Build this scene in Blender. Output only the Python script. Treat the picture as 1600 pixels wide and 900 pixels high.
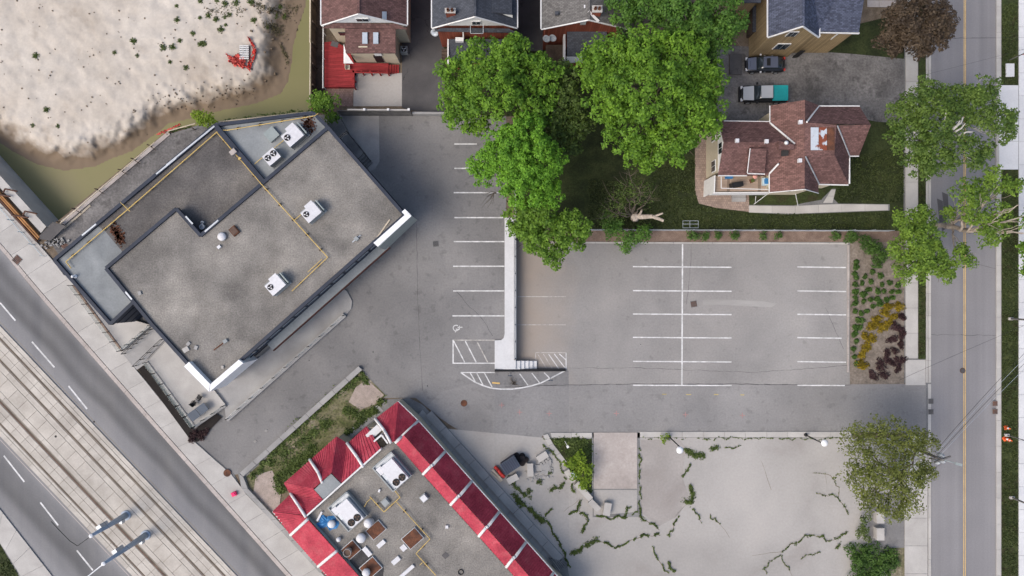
import bpy, bmesh, math, random
import numpy as np
from mathutils import Vector, Matrix
from mathutils.geometry import tessellate_polygon

for o in list(bpy.data.objects):
    bpy.data.objects.remove(o, do_unlink=True)
random.seed(7)
R = math.radians
scene = bpy.context.scene
COL = scene.collection

# ------------------------------------------------------------------ camera, sky, sun, exposure
CH = 76.19                      # camera height in metres; the drone looks straight down
FPX = 1066.667                  # focal length in photo pixels (24 mm on a 36 mm wide sensor, 1600 px)
cam_data = bpy.data.cameras.new('camera')
cam_data.lens = 24.0; cam_data.sensor_width = 36.0
cam_data.clip_start = 0.5; cam_data.clip_end = 3000.0
cam = bpy.data.objects.new('camera', cam_data)
cam.location = (0, 0, CH); cam.rotation_euler = (0, 0, 0)
COL.objects.link(cam); scene.camera = cam

SUN_EL = R(50); SUN_FROM = Vector((-0.86, -0.5, 0)).normalized()
world = bpy.data.worlds.new('World'); scene.world = world; world.use_nodes = True
wn = world.node_tree.nodes; wl = world.node_tree.links
sky = wn.new('ShaderNodeTexSky'); sky.sky_type = 'NISHITA'; sky.sun_disc = False
sky.sun_elevation = SUN_EL; sky.sun_rotation = math.atan2(SUN_FROM.x, SUN_FROM.y)
sky.air_density = 1.0; sky.dust_density = 4.5; sky.ozone_density = 1.0
bg = wn['Background']; bg.inputs[1].default_value = 0.15
wl.new(sky.outputs[0], bg.inputs[0])
sd = bpy.data.lights.new('sun', 'SUN'); sd.energy = 0.95; sd.angle = R(34); sd.color = (1.0, 0.955, 0.895)
sun = bpy.data.objects.new('sun', sd)
sun.rotation_euler = (-(SUN_FROM * math.cos(SUN_EL) + Vector((0, 0, math.sin(SUN_EL))))).to_track_quat('-Z', 'Y').to_euler()
sun.location = (-40, -30, 60); COL.objects.link(sun)
vs = scene.view_settings
vs.view_transform = 'Standard'; vs.look = 'None'; vs.gamma = 1.0; vs.use_curve_mapping = False
vs.exposure = 0.56

# ------------------------------------------------------------------ helpers
def P(px, py, z=0.0):           # photo pixel seen at height z -> world point
    k = (CH - z) / FPX
    return Vector(((px - 800) * k, (450 - py) * k, z))

def H(px, py):                  # ground level: upper lot 0, lower lot -1, a ramp between them in the south
    if py < 579:
        return 0.0 if px < 806 else -1.0
    return -min(1.0, max(0.0, (px - 773) / 116.0))

def G(px, py, dz=0.0):
    return P(px, py, H(px, py) + dz)

class MB:
    def __init__(s): s.v = []; s.f = []; s.m = []
    def poly(s, pts, up=None, mi=0):
        pts = [Vector(p) for p in pts]
        b = len(s.v); s.v += pts
        tris = tessellate_polygon([pts]) if len(pts) > 4 else None
        if tris is None:
            fs = [tuple(range(len(pts)))]
        else:
            fs = [tuple(t) for t in tris]
        for f in fs:
            a = [pts[i] for i in f]
            n = (a[1] - a[0]).cross(a[2] - a[0])
            if up is not None and n.dot(up) < 0: f = tuple(reversed(f))
            s.f.append(tuple(b + i for i in f)); s.m.append(mi)
    def prism(s, top, z0, mi=0):            # top: 3D polygon; side walls go straight down to z0
        top = [Vector(p) for p in top]
        a = sum(top[i].x * top[(i + 1) % len(top)].y - top[(i + 1) % len(top)].x * top[i].y for i in range(len(top)))
        if a < 0: top = top[::-1]
        s.poly(top, Vector((0, 0, 1)), mi)
        n = len(top); b = len(s.v)
        s.v += top + [Vector((p.x, p.y, z0)) for p in top]
        for i in range(n):
            j = (i + 1) % n
            s.f.append((b + i, b + n + i, b + n + j, b + j)); s.m.append(mi)
        s.poly([Vector((p.x, p.y, z0)) for p in top], Vector((0, 0, -1)), mi)
    def slab(s, pts, t, mi=0):              # sloping slab t thick
        pts = [Vector(p) for p in pts]
        n0 = Vector((0, 0, 0))
        for i in range(len(pts)):
            a, c = pts[i], pts[(i + 1) % len(pts)]
            n0 += Vector(((a.y - c.y) * (a.z + c.z), (a.z - c.z) * (a.x + c.x), (a.x - c.x) * (a.y + c.y)))
        if n0.z < 0: pts = pts[::-1]
        s.poly(pts, Vector((0, 0, 1)), mi)
        n = len(pts); b = len(s.v); lo = [p - Vector((0, 0, t)) for p in pts]
        s.v += pts + lo
        for i in range(n):
            j = (i + 1) % n
            s.f.append((b + i, b + n + i, b + n + j, b + j)); s.m.append(mi)
        s.poly(lo, Vector((0, 0, -1)), mi)
    def box(s, c, size, rz=0.0, mi=0, M=None):
        sx, sy, sz = [v / 2 for v in size]
        q = Matrix.Rotation(rz, 4, 'Z') if M is None else M
        c = Vector(c); b = len(s.v)
        for x, y, z in ((-sx, -sy, -sz), (sx, -sy, -sz), (sx, sy, -sz), (-sx, sy, -sz), (-sx, -sy, sz), (sx, -sy, sz), (sx, sy, sz), (-sx, sy, sz)):
            s.v.append(c + q @ Vector((x, y, z)))
        for f in ((0, 3, 2, 1), (4, 5, 6, 7), (0, 1, 5, 4), (1, 2, 6, 5), (2, 3, 7, 6), (3, 0, 4, 7)):
            s.f.append(tuple(b + i for i in f)); s.m.append(mi)
    def tube(s, p0, p1, r0, r1=None, n=6, mi=0, caps=True):
        p0 = Vector(p0); p1 = Vector(p1); r1 = r0 if r1 is None else r1
        d = (p1 - p0)
        if d.length < 1e-6: return
        d.normalize(); a = d.orthogonal().normalized(); c = d.cross(a); b = len(s.v)
        for p, r in ((p0, r0), (p1, r1)):
            for i in range(n):
                t = 2 * math.pi * i / n
                s.v.append(p + (a * math.cos(t) + c * math.sin(t)) * r)
        for i in range(n):
            j = (i + 1) % n
            s.f.append((b + i, b + j, b + n + j, b + n + i)); s.m.append(mi)
        if caps:
            s.f.append(tuple(b + n + i for i in range(n))); s.m.append(mi)
            s.f.append(tuple(b + n - 1 - i for i in range(n))); s.m.append(mi)
    def path(s, pts, r, n=6, mi=0):
        for a, c in zip(pts[:-1], pts[1:]): s.tube(a, c, r, r, n, mi)
    def lathe(s, c, prof, n=16, mi=0, M=None):   # prof: (radius, z)
        c = Vector(c); b = len(s.v)
        for r, z in prof:
            for i in range(n):
                t = 2 * math.pi * i / n
                p = Vector((r * math.cos(t), r * math.sin(t), z))
                s.v.append(c + (M @ p if M else p))
        for k in range(len(prof) - 1):
            for i in range(n):
                j = (i + 1) % n
                s.f.append((b + k * n + i, b + k * n + j, b + (k + 1) * n + j, b + (k + 1) * n + i)); s.m.append(mi)
        s.f.append(tuple(b + (len(prof) - 1) * n + i for i in range(n))); s.m.append(mi)
        s.f.append(tuple(b + n - 1 - i for i in range(n))); s.m.append(mi)
    def build(s, name, mat, parent=None, smooth=False, label=None, cat=None, group=None, kind=None):
        me = bpy.data.meshes.new(name)
        me.from_pydata([tuple(v) for v in s.v], [], s.f)
        ms = mat if isinstance(mat, (list, tuple)) else [mat]
        for m_ in ms: me.materials.append(m_)
        if len(ms) > 1: me.polygons.foreach_set('material_index', s.m)
        if smooth: me.polygons.foreach_set('use_smooth', [True] * len(me.polygons))
        me.update()
        return link(bpy.data.objects.new(name, me), parent, label, cat, group, kind)

def tag(o, label=None, cat=None, group=None, kind=None):
    if label: o['label'] = label
    if cat: o['category'] = cat
    if group: o['group'] = group
    if kind: o['kind'] = kind
    return o

def link(o, parent=None, label=None, cat=None, group=None, kind=None):
    COL.objects.link(o)
    if parent is not None:
        o.parent = parent
        o.matrix_parent_inverse = BASE[parent.name] if parent.name in BASE else Matrix()
    return tag(o, label, cat, group, kind)

BASE = {}
def thing(name, label, cat, loc=(0, 0, 0), group=None):   # an Empty at the thing's base; parts are given in world coordinates
    o = bpy.data.objects.new(name, None); COL.objects.link(o)
    o.location = loc; o.empty_display_size = 0.5
    BASE[o.name] = Matrix.Translation(-Vector(loc))
    return tag(o, label, cat, group)

def proto(name):                                          # an Empty at the origin; parts in local coordinates
    o = bpy.data.objects.new(name, None); COL.objects.link(o); o.empty_display_size = 0.3
    return o
def copy_tree(o, parent=None):
    c = o.copy(); COL.objects.link(c)
    if parent is not None: c.parent = parent
    for ch in list(o.children): copy_tree(ch, c)
    return c
USED = {}
def place(pr, loc, rz, label, cat, group=None, s=1.0):
    if pr.name in USED: o = copy_tree(pr)
    else: o = pr; USED[pr.name] = True
    o.location = loc; o.rotation_euler = (0, 0, rz); o.scale = (s, s, s)
    return tag(o, label, cat, group)

def clip_px(poly, x0, x1):
    for lim, sg in ((x0, 1), (x1, -1)):
        out = []
        for i in range(len(poly)):
            a, b = poly[i - 1], poly[i]
            ia, ib = (a[0] - lim) * sg >= 0, (b[0] - lim) * sg >= 0
            if ia != ib:
                t = (lim - a[0]) / (b[0] - a[0]); out.append((lim, a[1] + (b[1] - a[1]) * t))
            if ib: out.append(b)
        poly = out
        if len(poly) < 3: return []
    return poly
CUTS = [-1e5] + [773 + 14.5 * i for i in range(9)] + [1e5]
def drape_mb(mb, poly, dz, z=None):
    up = Vector((0, 0, 1))
    if z is None and max(p[1] for p in poly) > 579 and min(p[0] for p in poly) < 889 and max(p[0] for p in poly) > 773:
        sw = lambda q: [(b, a) for a, b in q]
        if min(p[1] for p in poly) < 579:           # the part north of the flank wall stays level
            top = sw(clip_px(sw(poly), -1e5, 579)); poly = sw(clip_px(sw(poly), 579, 1e5))
            if len(top) > 2: drape_mb(mb, top, dz, 0.0 if sum(p[0] for p in top) / len(top) < 806 else -1.0)
        for a, b in zip(CUTS[:-1], CUTS[1:]):
            q = clip_px(poly, a, b)
            if len(q) > 2: mb.poly([P(x, y, -min(1.0, max(0.0, (x - 773) / 116.0)) + dz) for x, y in q], up)
    else:
        cx = sum(p[0] for p in poly) / len(poly); cy = sum(p[1] for p in poly) / len(poly)
        zz = H(cx, cy) if z is None else z
        mb.poly([P(x, y, zz + dz) for x, y in poly], up)
def drape(name, poly, dz, mat, parent=None, z=None, kind=None, **kw):
    mb = MB(); drape_mb(mb, poly, dz, z)
    return mb.build(name, mat, parent, kind=kind, **kw)
def pline(a, b, w):                                       # a painted line as a quad in photo pixels
    d = Vector((b[0] - a[0], b[1] - a[1])); d.normalize(); n = Vector((-d.y, d.x)) * w / 2
    return [(a[0] + n.x, a[1] + n.y), (b[0] + n.x, b[1] + n.y), (b[0] - n.x, b[1] - n.y), (a[0] - n.x, a[1] - n.y)]
def along(line, t):                                       # point at fraction t of a pixel polyline
    ls = [math.dist(a, b) for a, b in zip(line[:-1], line[1:])]; s = t * sum(ls)
    for (a, b), l in zip(zip(line[:-1], line[1:]), ls):
        if s <= l or (a, b) == (line[-2], line[-1]):
            k = s / l if l else 0; return (a[0] + (b[0] - a[0]) * k, a[1] + (b[1] - a[1]) * k)
        s -= l
def strip_panels(parent, A, B, n, dz, thick, gap, mat, name='panel', z=None, m=1):
    L = sum(math.dist(a, b) for a, b in zip(A[:-1], A[1:]))
    g = gap / max(L, 1) / 2
    for i in range(n):
        for j in range(m):
            a0, a1 = along(A, i / n + g), along(A, (i + 1) / n - g)
            b0, b1 = along(B, i / n + g), along(B, (i + 1) / n - g)
            t0, t1 = j / m, (j + 1) / m
            W = math.dist(a0, b0); e = gap / max(W, 1) / 2
            t0 += e; t1 -= e
            q = [(a0[0] + (b0[0] - a0[0]) * t0, a0[1] + (b0[1] - a0[1]) * t0), (a1[0] + (b1[0] - a1[0]) * t0, a1[1] + (b1[1] - a1[1]) * t0),
                 (a1[0] + (b1[0] - a1[0]) * t1, a1[1] + (b1[1] - a1[1]) * t1), (a0[0] + (b0[0] - a0[0]) * t1, a0[1] + (b0[1] - a0[1]) * t1)]
            k = random.uniform(-.004, .004)
            zs = [(H(*p) if z is None else z) + dz + k for p in q]
            mb = MB(); mb.slab([P(p[0], p[1], zz) for p, zz in zip(q, zs)], thick)
            mb.build(name, mat, parent)
def wall_strip(mb, a, b, w, z0, z1, ztrace=None):         # straight wall between two pixel points, traced at ztrace
    zt = z1 if ztrace is None else ztrace
    p, q = P(a[0], a[1], zt), P(b[0], b[1], zt)
    d = (q - p); d.z = 0; d.normalize(); n = Vector((-d.y, d.x, 0)) * w / 2
    top = [p + n, q + n, q - n, p - n]
    for v in top: v.z = z1
    mb.prism(top, z0)
# ------------------------------------------------------------------ procedural materials
def mat(name, stops, scale=1.0, rough=0.9, fine=(9, .12), big=None, bump=0.0, bscale=20, stretch=None, rand=0.0, spec=0.25, metal=0.0, cracks=None, spots=None, silt=None, lanes=None):
    m = bpy.data.materials.new(name); m.use_nodes = True
    nt = m.node_tree; N = nt.nodes; L = nt.links
    b = N['Principled BSDF']
    b.inputs['Roughness'].default_value = rough; b.inputs['Metallic'].default_value = metal
    b.inputs['Specular IOR Level'].default_value = spec
    geo = N.new('ShaderNodeNewGeometry'); vec = geo.outputs['Position']
    def mapped(st):
        mp = N.new('ShaderNodeMapping'); mp.vector_type = 'POINT'
        mp.inputs['Rotation'].default_value = (0, 0, st[0]); mp.inputs['Scale'].default_value = (st[1], st[2], 1)
        L.new(vec, mp.inputs['Vector']); return mp.outputs[0]
    def noise(sc, det=4, v=None, dist=0.0, ro=.55):
        n = N.new('ShaderNodeTexNoise'); n.inputs['Scale'].default_value = sc; n.inputs['Detail'].default_value = det
        n.inputs['Distortion'].default_value = dist; n.inputs['Roughness'].default_value = ro
        L.new(v if v is not None else vec, n.inputs['Vector']); return n.outputs[0]
    base = noise(scale, 6, mapped(stretch) if stretch else None, .3)
    cr = N.new('ShaderNodeValToRGB'); L.new(base, cr.inputs[0])
    e = cr.color_ramp.elements
    while len(e) < len(stops): e.new(.5)
    for el, (p, c) in zip(e, stops): el.position = p; el.color = (*c, 1)
    col = cr.outputs[0]
    def mul(c, val, lo, hi, f0=.3, f1=.7):
        mr = N.new('ShaderNodeMapRange'); mr.inputs[1].default_value = f0; mr.inputs[2].default_value = f1
        mr.inputs[3].default_value = lo; mr.inputs[4].default_value = hi; L.new(val, mr.inputs[0])
        mx = N.new('ShaderNodeVectorMath'); mx.operation = 'SCALE'
        L.new(c, mx.inputs[0]); L.new(mr.outputs[0], mx.inputs[3]); return mx.outputs[0]
    if fine: col = mul(col, noise(fine[0], 3, ro=.7), 1 - fine[1], 1 + fine[1])
    if big: col = mul(col, noise(big[0], 3), 1 - big[1], 1 + big[1])
    if spots: col = mul(col, noise(spots[0], 3), 1, spots[2], spots[1], spots[1] + .1)       # oil drips and scuffs
    if silt:                                     # tan silt washed along a wall: (x0, x1, colour)
        sx = N.new('ShaderNodeSeparateXYZ'); L.new(vec, sx.inputs[0])
        w_ = N.new('ShaderNodeMath'); w_.operation = 'MULTIPLY_ADD'; w_.inputs[1].default_value = 7.0; L.new(noise(.3, 5), w_.inputs[0]); L.new(sx.outputs[0], w_.inputs[2])
        ms = N.new('ShaderNodeMapRange'); ms.inputs[1].default_value = silt[0] + 3.5; ms.inputs[2].default_value = silt[1] + 3.5; ms.inputs[3].default_value = .85; ms.inputs[4].default_value = 0; L.new(w_.outputs[0], ms.inputs[0])
        mm = N.new('ShaderNodeMix'); mm.data_type = 'RGBA'; L.new(ms.outputs[0], mm.inputs[0]); L.new(col, mm.inputs[6]); mm.inputs[7].default_value = (*silt[2], 1); col = mm.outputs[2]
    if lanes:                                    # wear across the lanes: (direction, from, to, stops)
        dp = N.new('ShaderNodeVectorMath'); dp.operation = 'DOT_PRODUCT'; L.new(vec, dp.inputs[0]); dp.inputs[1].default_value = lanes[0]
        wz = N.new('ShaderNodeMath'); wz.operation = 'MULTIPLY_ADD'; wz.inputs[1].default_value = 1.4; L.new(noise(.12, 3), wz.inputs[0]); L.new(dp.outputs['Value'], wz.inputs[2])
        lr = N.new('ShaderNodeMapRange'); lr.inputs[1].default_value = lanes[1] + .7; lr.inputs[2].default_value = lanes[2] + .7; L.new(wz.outputs[0], lr.inputs[0])
        rp = N.new('ShaderNodeValToRGB'); rp.color_ramp.interpolation = 'EASE'; L.new(lr.outputs[0], rp.inputs[0]); e2 = rp.color_ramp.elements
        while len(e2) < len(lanes[3]): e2.new(.5)
        for el, (p_, v_) in zip(e2, lanes[3]): el.position = p_; el.color = (v_ / 2, v_ / 2, v_ / 2, 1)
        m2 = N.new('ShaderNodeVectorMath'); m2.operation = 'MULTIPLY'; L.new(col, m2.inputs[0]); L.new(rp.outputs[0], m2.inputs[1])
        m3 = N.new('ShaderNodeVectorMath'); m3.operation = 'SCALE'; m3.inputs[3].default_value = 2; L.new(m2.outputs[0], m3.inputs[0]); col = m3.outputs[0]
    if rand:
        oi = N.new('ShaderNodeObjectInfo'); col = mul(col, oi.outputs['Random'], 1 - rand, 1 + rand, 0, 1)
    if cracks:                                   # (scale, width, darkness)
        dn = noise(1.3, 4); dv = N.new('ShaderNodeVectorMath'); dv.operation = 'ADD'
        nv = N.new('ShaderNodeTexNoise'); nv.inputs['Scale'].default_value = .9; nv.inputs['Detail'].default_value = 5; L.new(vec, nv.inputs['Vector'])
        sc = N.new('ShaderNodeVectorMath'); sc.operation = 'SCALE'; sc.inputs[3].default_value = 1.6
        L.new(nv.outputs['Color'], sc.inputs[0]); L.new(vec, dv.inputs[0]); L.new(sc.outputs[0], dv.inputs[1])
        vo = N.new('ShaderNodeTexVoronoi'); vo.feature = 'DISTANCE_TO_EDGE'; vo.inputs['Scale'].default_value = cracks[0]
        L.new(dv.outputs[0], vo.inputs['Vector'])
        mr = N.new('ShaderNodeMapRange'); mr.inputs[1].default_value = 0; mr.inputs[2].default_value = cracks[1]
        mr.inputs[3].default_value = cracks[2]; mr.inputs[4].default_value = 1; L.new(vo.outputs[0], mr.inputs[0])
        gate = N.new('ShaderNodeMapRange'); gate.inputs[1].default_value = .5; gate.inputs[2].default_value = .6; L.new(noise(.22, 2), gate.inputs[0])
        mxr = N.new('ShaderNodeMath'); mxr.operation = 'MAXIMUM'; inv = N.new('ShaderNodeMath'); inv.operation = 'SUBTRACT'; inv.inputs[0].default_value = 1
        L.new(gate.outputs[0], inv.inputs[1]); L.new(mr.outputs[0], mxr.inputs[0]); L.new(inv.outputs[0], mxr.inputs[1])
        mx = N.new('ShaderNodeVectorMath'); mx.operation = 'SCALE'; L.new(col, mx.inputs[0]); L.new(mxr.outputs[0], mx.inputs[3]); col = mx.outputs[0]
    L.new(col, b.inputs['Base Color'])
    if bump:
        bp = N.new('ShaderNodeBump'); bp.inputs['Strength'].default_value = bump; bp.inputs['Distance'].default_value = .05
        L.new(noise(bscale, 5, ro=.7), bp.inputs['Height']); L.new(bp.outputs[0], b.inputs['Normal'])
    return m

def flat(name, c, v=.12, **kw):
    kw.setdefault('fine', (4, .08)); kw.setdefault('scale', .8)
    return mat(name, [(.3, tuple(x * (1 - v) for x in c)), (.7, tuple(x * (1 + v) for x in c))], **kw)

def leaf_mat(name, dark, light, tr=.35, scale=.55):
    m = bpy.data.materials.new(name); m.use_nodes = True
    nt = m.node_tree; N = nt.nodes; L = nt.links; b = N['Principled BSDF']
    b.inputs['Roughness'].default_value = .6; b.inputs['Specular IOR Level'].default_value = .25
    geo = N.new('ShaderNodeNewGeometry')
    n = N.new('ShaderNodeTexNoise'); n.inputs['Scale'].default_value = scale; n.inputs['Detail'].default_value = 3; L.new(geo.outputs['Position'], n.inputs['Vector'])
    a = N.new('ShaderNodeMath'); a.operation = 'MULTIPLY_ADD'; a.inputs[1].default_value = .55; L.new(geo.outputs['Random Per Island'], a.inputs[0])
    s = N.new('ShaderNodeMath'); s.operation = 'MULTIPLY_ADD'; s.inputs[1].default_value = 1.1; s.inputs[2].default_value = -.33; L.new(n.outputs[0], s.inputs[0]); L.new(s.outputs[0], a.inputs[2])
    cr = N.new('ShaderNodeValToRGB'); L.new(a.outputs[0], cr.inputs[0])
    cr.color_ramp.elements[0].position = .1; cr.color_ramp.elements[0].color = (*dark, 1)
    cr.color_ramp.elements[1].position = .9; cr.color_ramp.elements[1].color = (*light, 1)
    L.new(cr.outputs[0], b.inputs['Base Color'])
    t = N.new('ShaderNodeBsdfTranslucent'); L.new(cr.outputs[0], t.inputs[0])
    mx = N.new('ShaderNodeMixShader'); mx.inputs[0].default_value = tr
    L.new(b.outputs[0], mx.inputs[1]); L.new(t.outputs[0], mx.inputs[2]); L.new(mx.outputs[0], N['Material Output'].inputs[0])
    return m

def shingle(name, c, v=.3, rot=0.0, rows=(3.2, 6.5), v2=.12):
    m = mat(name, [(.3, tuple(x * (1 - v2) for x in c)), (.7, tuple(x * (1 + v2) for x in c))], scale=.45, fine=(6, .1), rough=.9, spec=.2)
    nt = m.node_tree; N = nt.nodes; L = nt.links; b = N['Principled BSDF']
    src = b.inputs['Base Color'].links[0].from_socket
    geo = N.new('ShaderNodeNewGeometry'); mp = N.new('ShaderNodeMapping'); mp.inputs['Rotation'].default_value = (0, 0, rot)
    mp.inputs['Scale'].default_value = (rows[0], rows[1], 0); L.new(geo.outputs['Position'], mp.inputs[0])
    br = N.new('ShaderNodeTexBrick'); br.inputs['Scale'].default_value = 1.0; br.inputs['Mortar Size'].default_value = .05
    br.inputs['Brick Width'].default_value = 1; br.inputs['Row Height'].default_value = 1; br.inputs['Bias'].default_value = 0
    br.inputs['Color1'].default_value = (1 - v, 1 - v, 1 - v, 1); br.inputs['Color2'].default_value = (1 + v, 1 + v, 1 + v, 1); br.inputs['Mortar'].default_value = (.55, .55, .55, 1)
    L.new(mp.outputs[0], br.inputs['Vector'])
    mx = N.new('ShaderNodeVectorMath'); mx.operation = 'MULTIPLY'; L.new(src, mx.inputs[0]); L.new(br.outputs[0], mx.inputs[1]); L.new(mx.outputs[0], b.inputs['Base Color'])
    return m

g3 = lambda v, w=0: (v + w, v, v - w)
M = {}
M['soil'] = mat('soil', [(.3, (.10, .075, .05)), (.7, (.19, .15, .11))], 1.2, fine=(14, .3), bump=.4)
M['asphalt_lot'] = mat('asphalt_lot', [(.25, (.14, .138, .137)), (.5, (.186, .182, .179)), (.8, (.25, .242, .233))], .14, fine=(5, .12), big=(.05, .2), bump=.25, bscale=40, spots=(1.1, .58, .82))
M['asphalt_low'] = mat('asphalt_low', [(.25, (.182, .177, .172)), (.5, (.232, .224, .216)), (.8, (.285, .272, .258))], .13, fine=(5, .1), big=(.045, .18), bump=.25, bscale=40, spots=(1.1, .63, .84), silt=(.5, 7.5, (.30, .25, .205)))
M['asphalt_mid'] = mat('asphalt_mid', [(.25, (.165, .162, .16)), (.5, (.212, .207, .203)), (.8, (.26, .252, .244))], .14, fine=(5, .11), big=(.05, .16), bump=.25, bscale=40, spots=(1.1, .58, .84))
M['asphalt_west'] = mat('asphalt_west', [(.3, (.15, .15, .155)), (.5, (.17, .169, .172)), (.72, (.19, .187, .186))], 1.0, fine=(6, .07), big=(.12, .08), bump=.2, bscale=40, stretch=(-R(46.5 - 90), .5, .02), lanes=((.7261, .6876, 0), -59, -38, [(0, 1.35), (.06, 1.1), (.12, .66), (.18, .8), (.24, .95), (.29, 1.2), (.69, 1.3), (.76, 1.12), (.81, .66), (.855, .85), (.9, .68), (.98, 1.4)]))
M['asphalt_east'] = mat('asphalt_east', [(.3, (.168, .164, .17)), (.6, (.208, .203, .208)), (.8, (.238, .233, .236))], 1.0, fine=(6, .07), big=(.1, .1), bump=.2, bscale=40, stretch=(0, .6, .012))
M['asphalt_dark'] = mat('asphalt_dark', [(.3, (.06, .058, .06)), (.7, (.10, .096, .096))], .3, fine=(22, .16), bump=.3, bscale=40, cracks=(.2, .008, .5))
M['asphalt_yard'] = mat('asphalt_yard', [(.3, (.09, .086, .084)), (.5, (.145, .139, .136)), (.75, (.205, .196, .19))], .35, fine=(4, .3), big=(.15, .2), bump=.3, bscale=30, spots=(.7, .55, .62))
M['concrete'] = mat('concrete', [(.3, (.34, .325, .305)), (.7, (.43, .415, .39))], .5, fine=(14, .09), rand=.06, bump=.1)
M['concrete_pink'] = mat('concrete_pink', [(.3, (.33, .292, .268)), (.7, (.42, .38, .352))], .5, fine=(4, .1), rand=.05, big=(.2, .12), bump=.1)
M['concrete_white'] = mat('concrete_white', [(.3, (.50, .505, .51)), (.7, (.58, .585, .59))], .5, fine=(5, .05), rand=.03)
M['concrete_grey'] = mat('concrete_grey', [(.3, (.24, .235, .23)), (.7, (.33, .325, .315))], .5, fine=(14, .1), rand=.07, bump=.1)
M['concrete_dark'] = mat('concrete_dark', [(.3, (.13, .13, .13)), (.7, (.22, .22, .215))], .7, fine=(10, .2), rand=.1, bump=.2)
M['concrete_old'] = mat('concrete_old', [(.25, (.255, .236, .221)), (.42, (.31, .297, .28)), (.58, (.34, .325, .306)), (.78, (.375, .354, .332))], .14, fine=(4, .06), big=(.05, .14), bump=.2)
M['track'] = mat('track', [(.3, (.365, .335, .295)), (.7, (.455, .425, .38))], .5, fine=(5, .08), rand=.05, big=(.25, .09), bump=.1)
M['track_joint'] = flat('track_joint', (.235, .208, .175))
M['rail'] = flat('rail', (.085, .065, .052), .3, rough=.5, metal=.4)
M['sand'] = None
M['white_paint'] = mat('white_paint', [(.35, (.42, .42, .41)), (.6, (.62, .62, .615))], 1.6, fine=(5, .12))
M['white_worn'] = mat('white_worn', [(.42, (.30, .285, .265)), (.6, (.46, .44, .41))], 1.8, fine=(9, .15))
M['yellow_paint'] = mat('yellow_paint', [(.35, (.50, .33, .12)), (.65, (.62, .42, .16))], 1.5, fine=(8, .15))
M['yellow_faint'] = flat('yellow_faint', (.40, .33, .13), .2)
M['red_faint'] = flat('red_faint', (.34, .19, .18), .2)
M['grass'] = mat('grass', [(.25, (.014, .018, .007)), (.5, (.024, .033, .010)), (.7, (.038, .046, .015)), (.9, (.075, .07, .035))], .7, fine=(5, .4), big=(.2, .3), bump=.6, bscale=25)
M['grass_verge'] = mat('grass_verge', [(.3, (.035, .030, .014)), (.5, (.030, .042, .012)), (.75, (.058, .066, .021))], .7, fine=(5, .4), bump=.6, bscale=25)
M['dry_grass'] = mat('dry_grass', [(.3, (.05, .065, .018)), (.45, (.105, .105, .048)), (.62, (.18, .16, .105)), (.8, (.30, .27, .22))], .55, fine=(4, .45), bump=.7, bscale=22)
M['gravel_pink'] = mat('gravel_pink', [(.3, (.26, .215, .185)), (.7, (.36, .30, .265))], 1.5, fine=(16, .25), bump=.5)
M['mulch'] = mat('mulch', [(.3, (.13, .09, .07)), (.7, (.22, .16, .125))], 1.1, fine=(13, .35), bump=.6)
M['mulch_bed'] = mat('mulch_bed', [(.3, (.135, .112, .09)), (.7, (.215, .182, .15))], 1.0, fine=(4, .28), bump=.5)
M['mulch_black'] = flat('mulch_black', (.016, .013, .012), .4, fine=(14, .4), bump=.5)
M['roof_gravel'] = mat('roof_gravel', [(.25, (.105, .099, .092)), (.46, (.175, .165, .151)), (.72, (.26, .243, .218))], .16, fine=(6.5, .3), big=(.42, .2), bump=.6, bscale=9)
M['roof_gravel_dark'] = mat('roof_gravel_dark', [(.28, (.07, .066, .064)), (.5, (.112, .105, .10)), (.78, (.18, .166, .148))], .16, fine=(6.5, .3), big=(.5, .15), bump=.6, bscale=9)
M['membrane'] = mat('membrane', [(.3, (.165, .178, .184)), (.6, (.235, .25, .254)), (.85, (.29, .29, .28))], .35, fine=(5, .1), big=(.3, .1))
M['metal_navy'] = flat('metal_navy', (.026, .033, .05), .2, rough=.6, spec=.25, scale=.5)
M['wall_navy'] = flat('wall_navy', (.026, .032, .048), .2, rough=.6, spec=.25, scale=.5)
M['seam'] = flat('seam', (.012, .013, .018))
M['glass_dark'] = flat('glass_dark', (.02, .028, .035), .2, rough=.08, spec=.8)
M['glass_blue'] = flat('glass_blue', (.09, .12, .16), .2, rough=.12, spec=.8)
M['white_metal'] = flat('white_metal', (.70, .71, .72), .03, rough=.5)
M['unit_white'] = flat('unit_white', (.56, .56, .575), .04, rough=.5, rand=.04)
M['unit_grey'] = flat('unit_grey', (.25, .27, .275), .1, rough=.5)
M['panel_green'] = flat('panel_green', (.24, .275, .27), .1, rough=.5)
M['black'] = flat('black', (.014, .014, .015), .2, rough=.55)
M['fan_brown'] = flat('fan_brown', (.10, .065, .05), .3)
M['pipe_yellow'] = flat('pipe_yellow', (.50, .36, .13), .15)
M['rust'] = mat('rust', [(.3, (.055, .03, .022)), (.7, (.16, .065, .035))], 1.5, fine=(8, .25))
M['brick_red'] = shingle('brick_red', (.20, .058, .036), .2, rows=(4, 10))
M['roof_red'] = mat('roof_red', [(.25, (.27, .034, .055)), (.5, (.36, .046, .07)), (.75, (.40, .085, .105))], .8, fine=(5, .25), big=(.3, .18), rough=.75, spec=.15)
M['roof_brown'] = shingle('roof_brown', (.125, .070, .064), .3)
M['roof_brown2'] = shingle('roof_brown2', (.15, .084, .074), .28)
M['roof_slate'] = shingle('roof_slate', (.062, .068, .082), .22)
M['roof_grey'] = shingle('roof_grey', (.13, .125, .12), .25)
M['roof_blue'] = shingle('roof_blue', (.072, .082, .118), .35)
M['stucco'] = flat('stucco', (.46, .41, .31), .08)
M['tan_brick'] = shingle('tan_brick', (.27, .20, .11), .15, rows=(4, 9))
M['siding_white'] = flat('siding_white', (.62, .64, .64), .05)
M['trim_white'] = flat('trim_white', (.62, .62, .61), .05)
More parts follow.
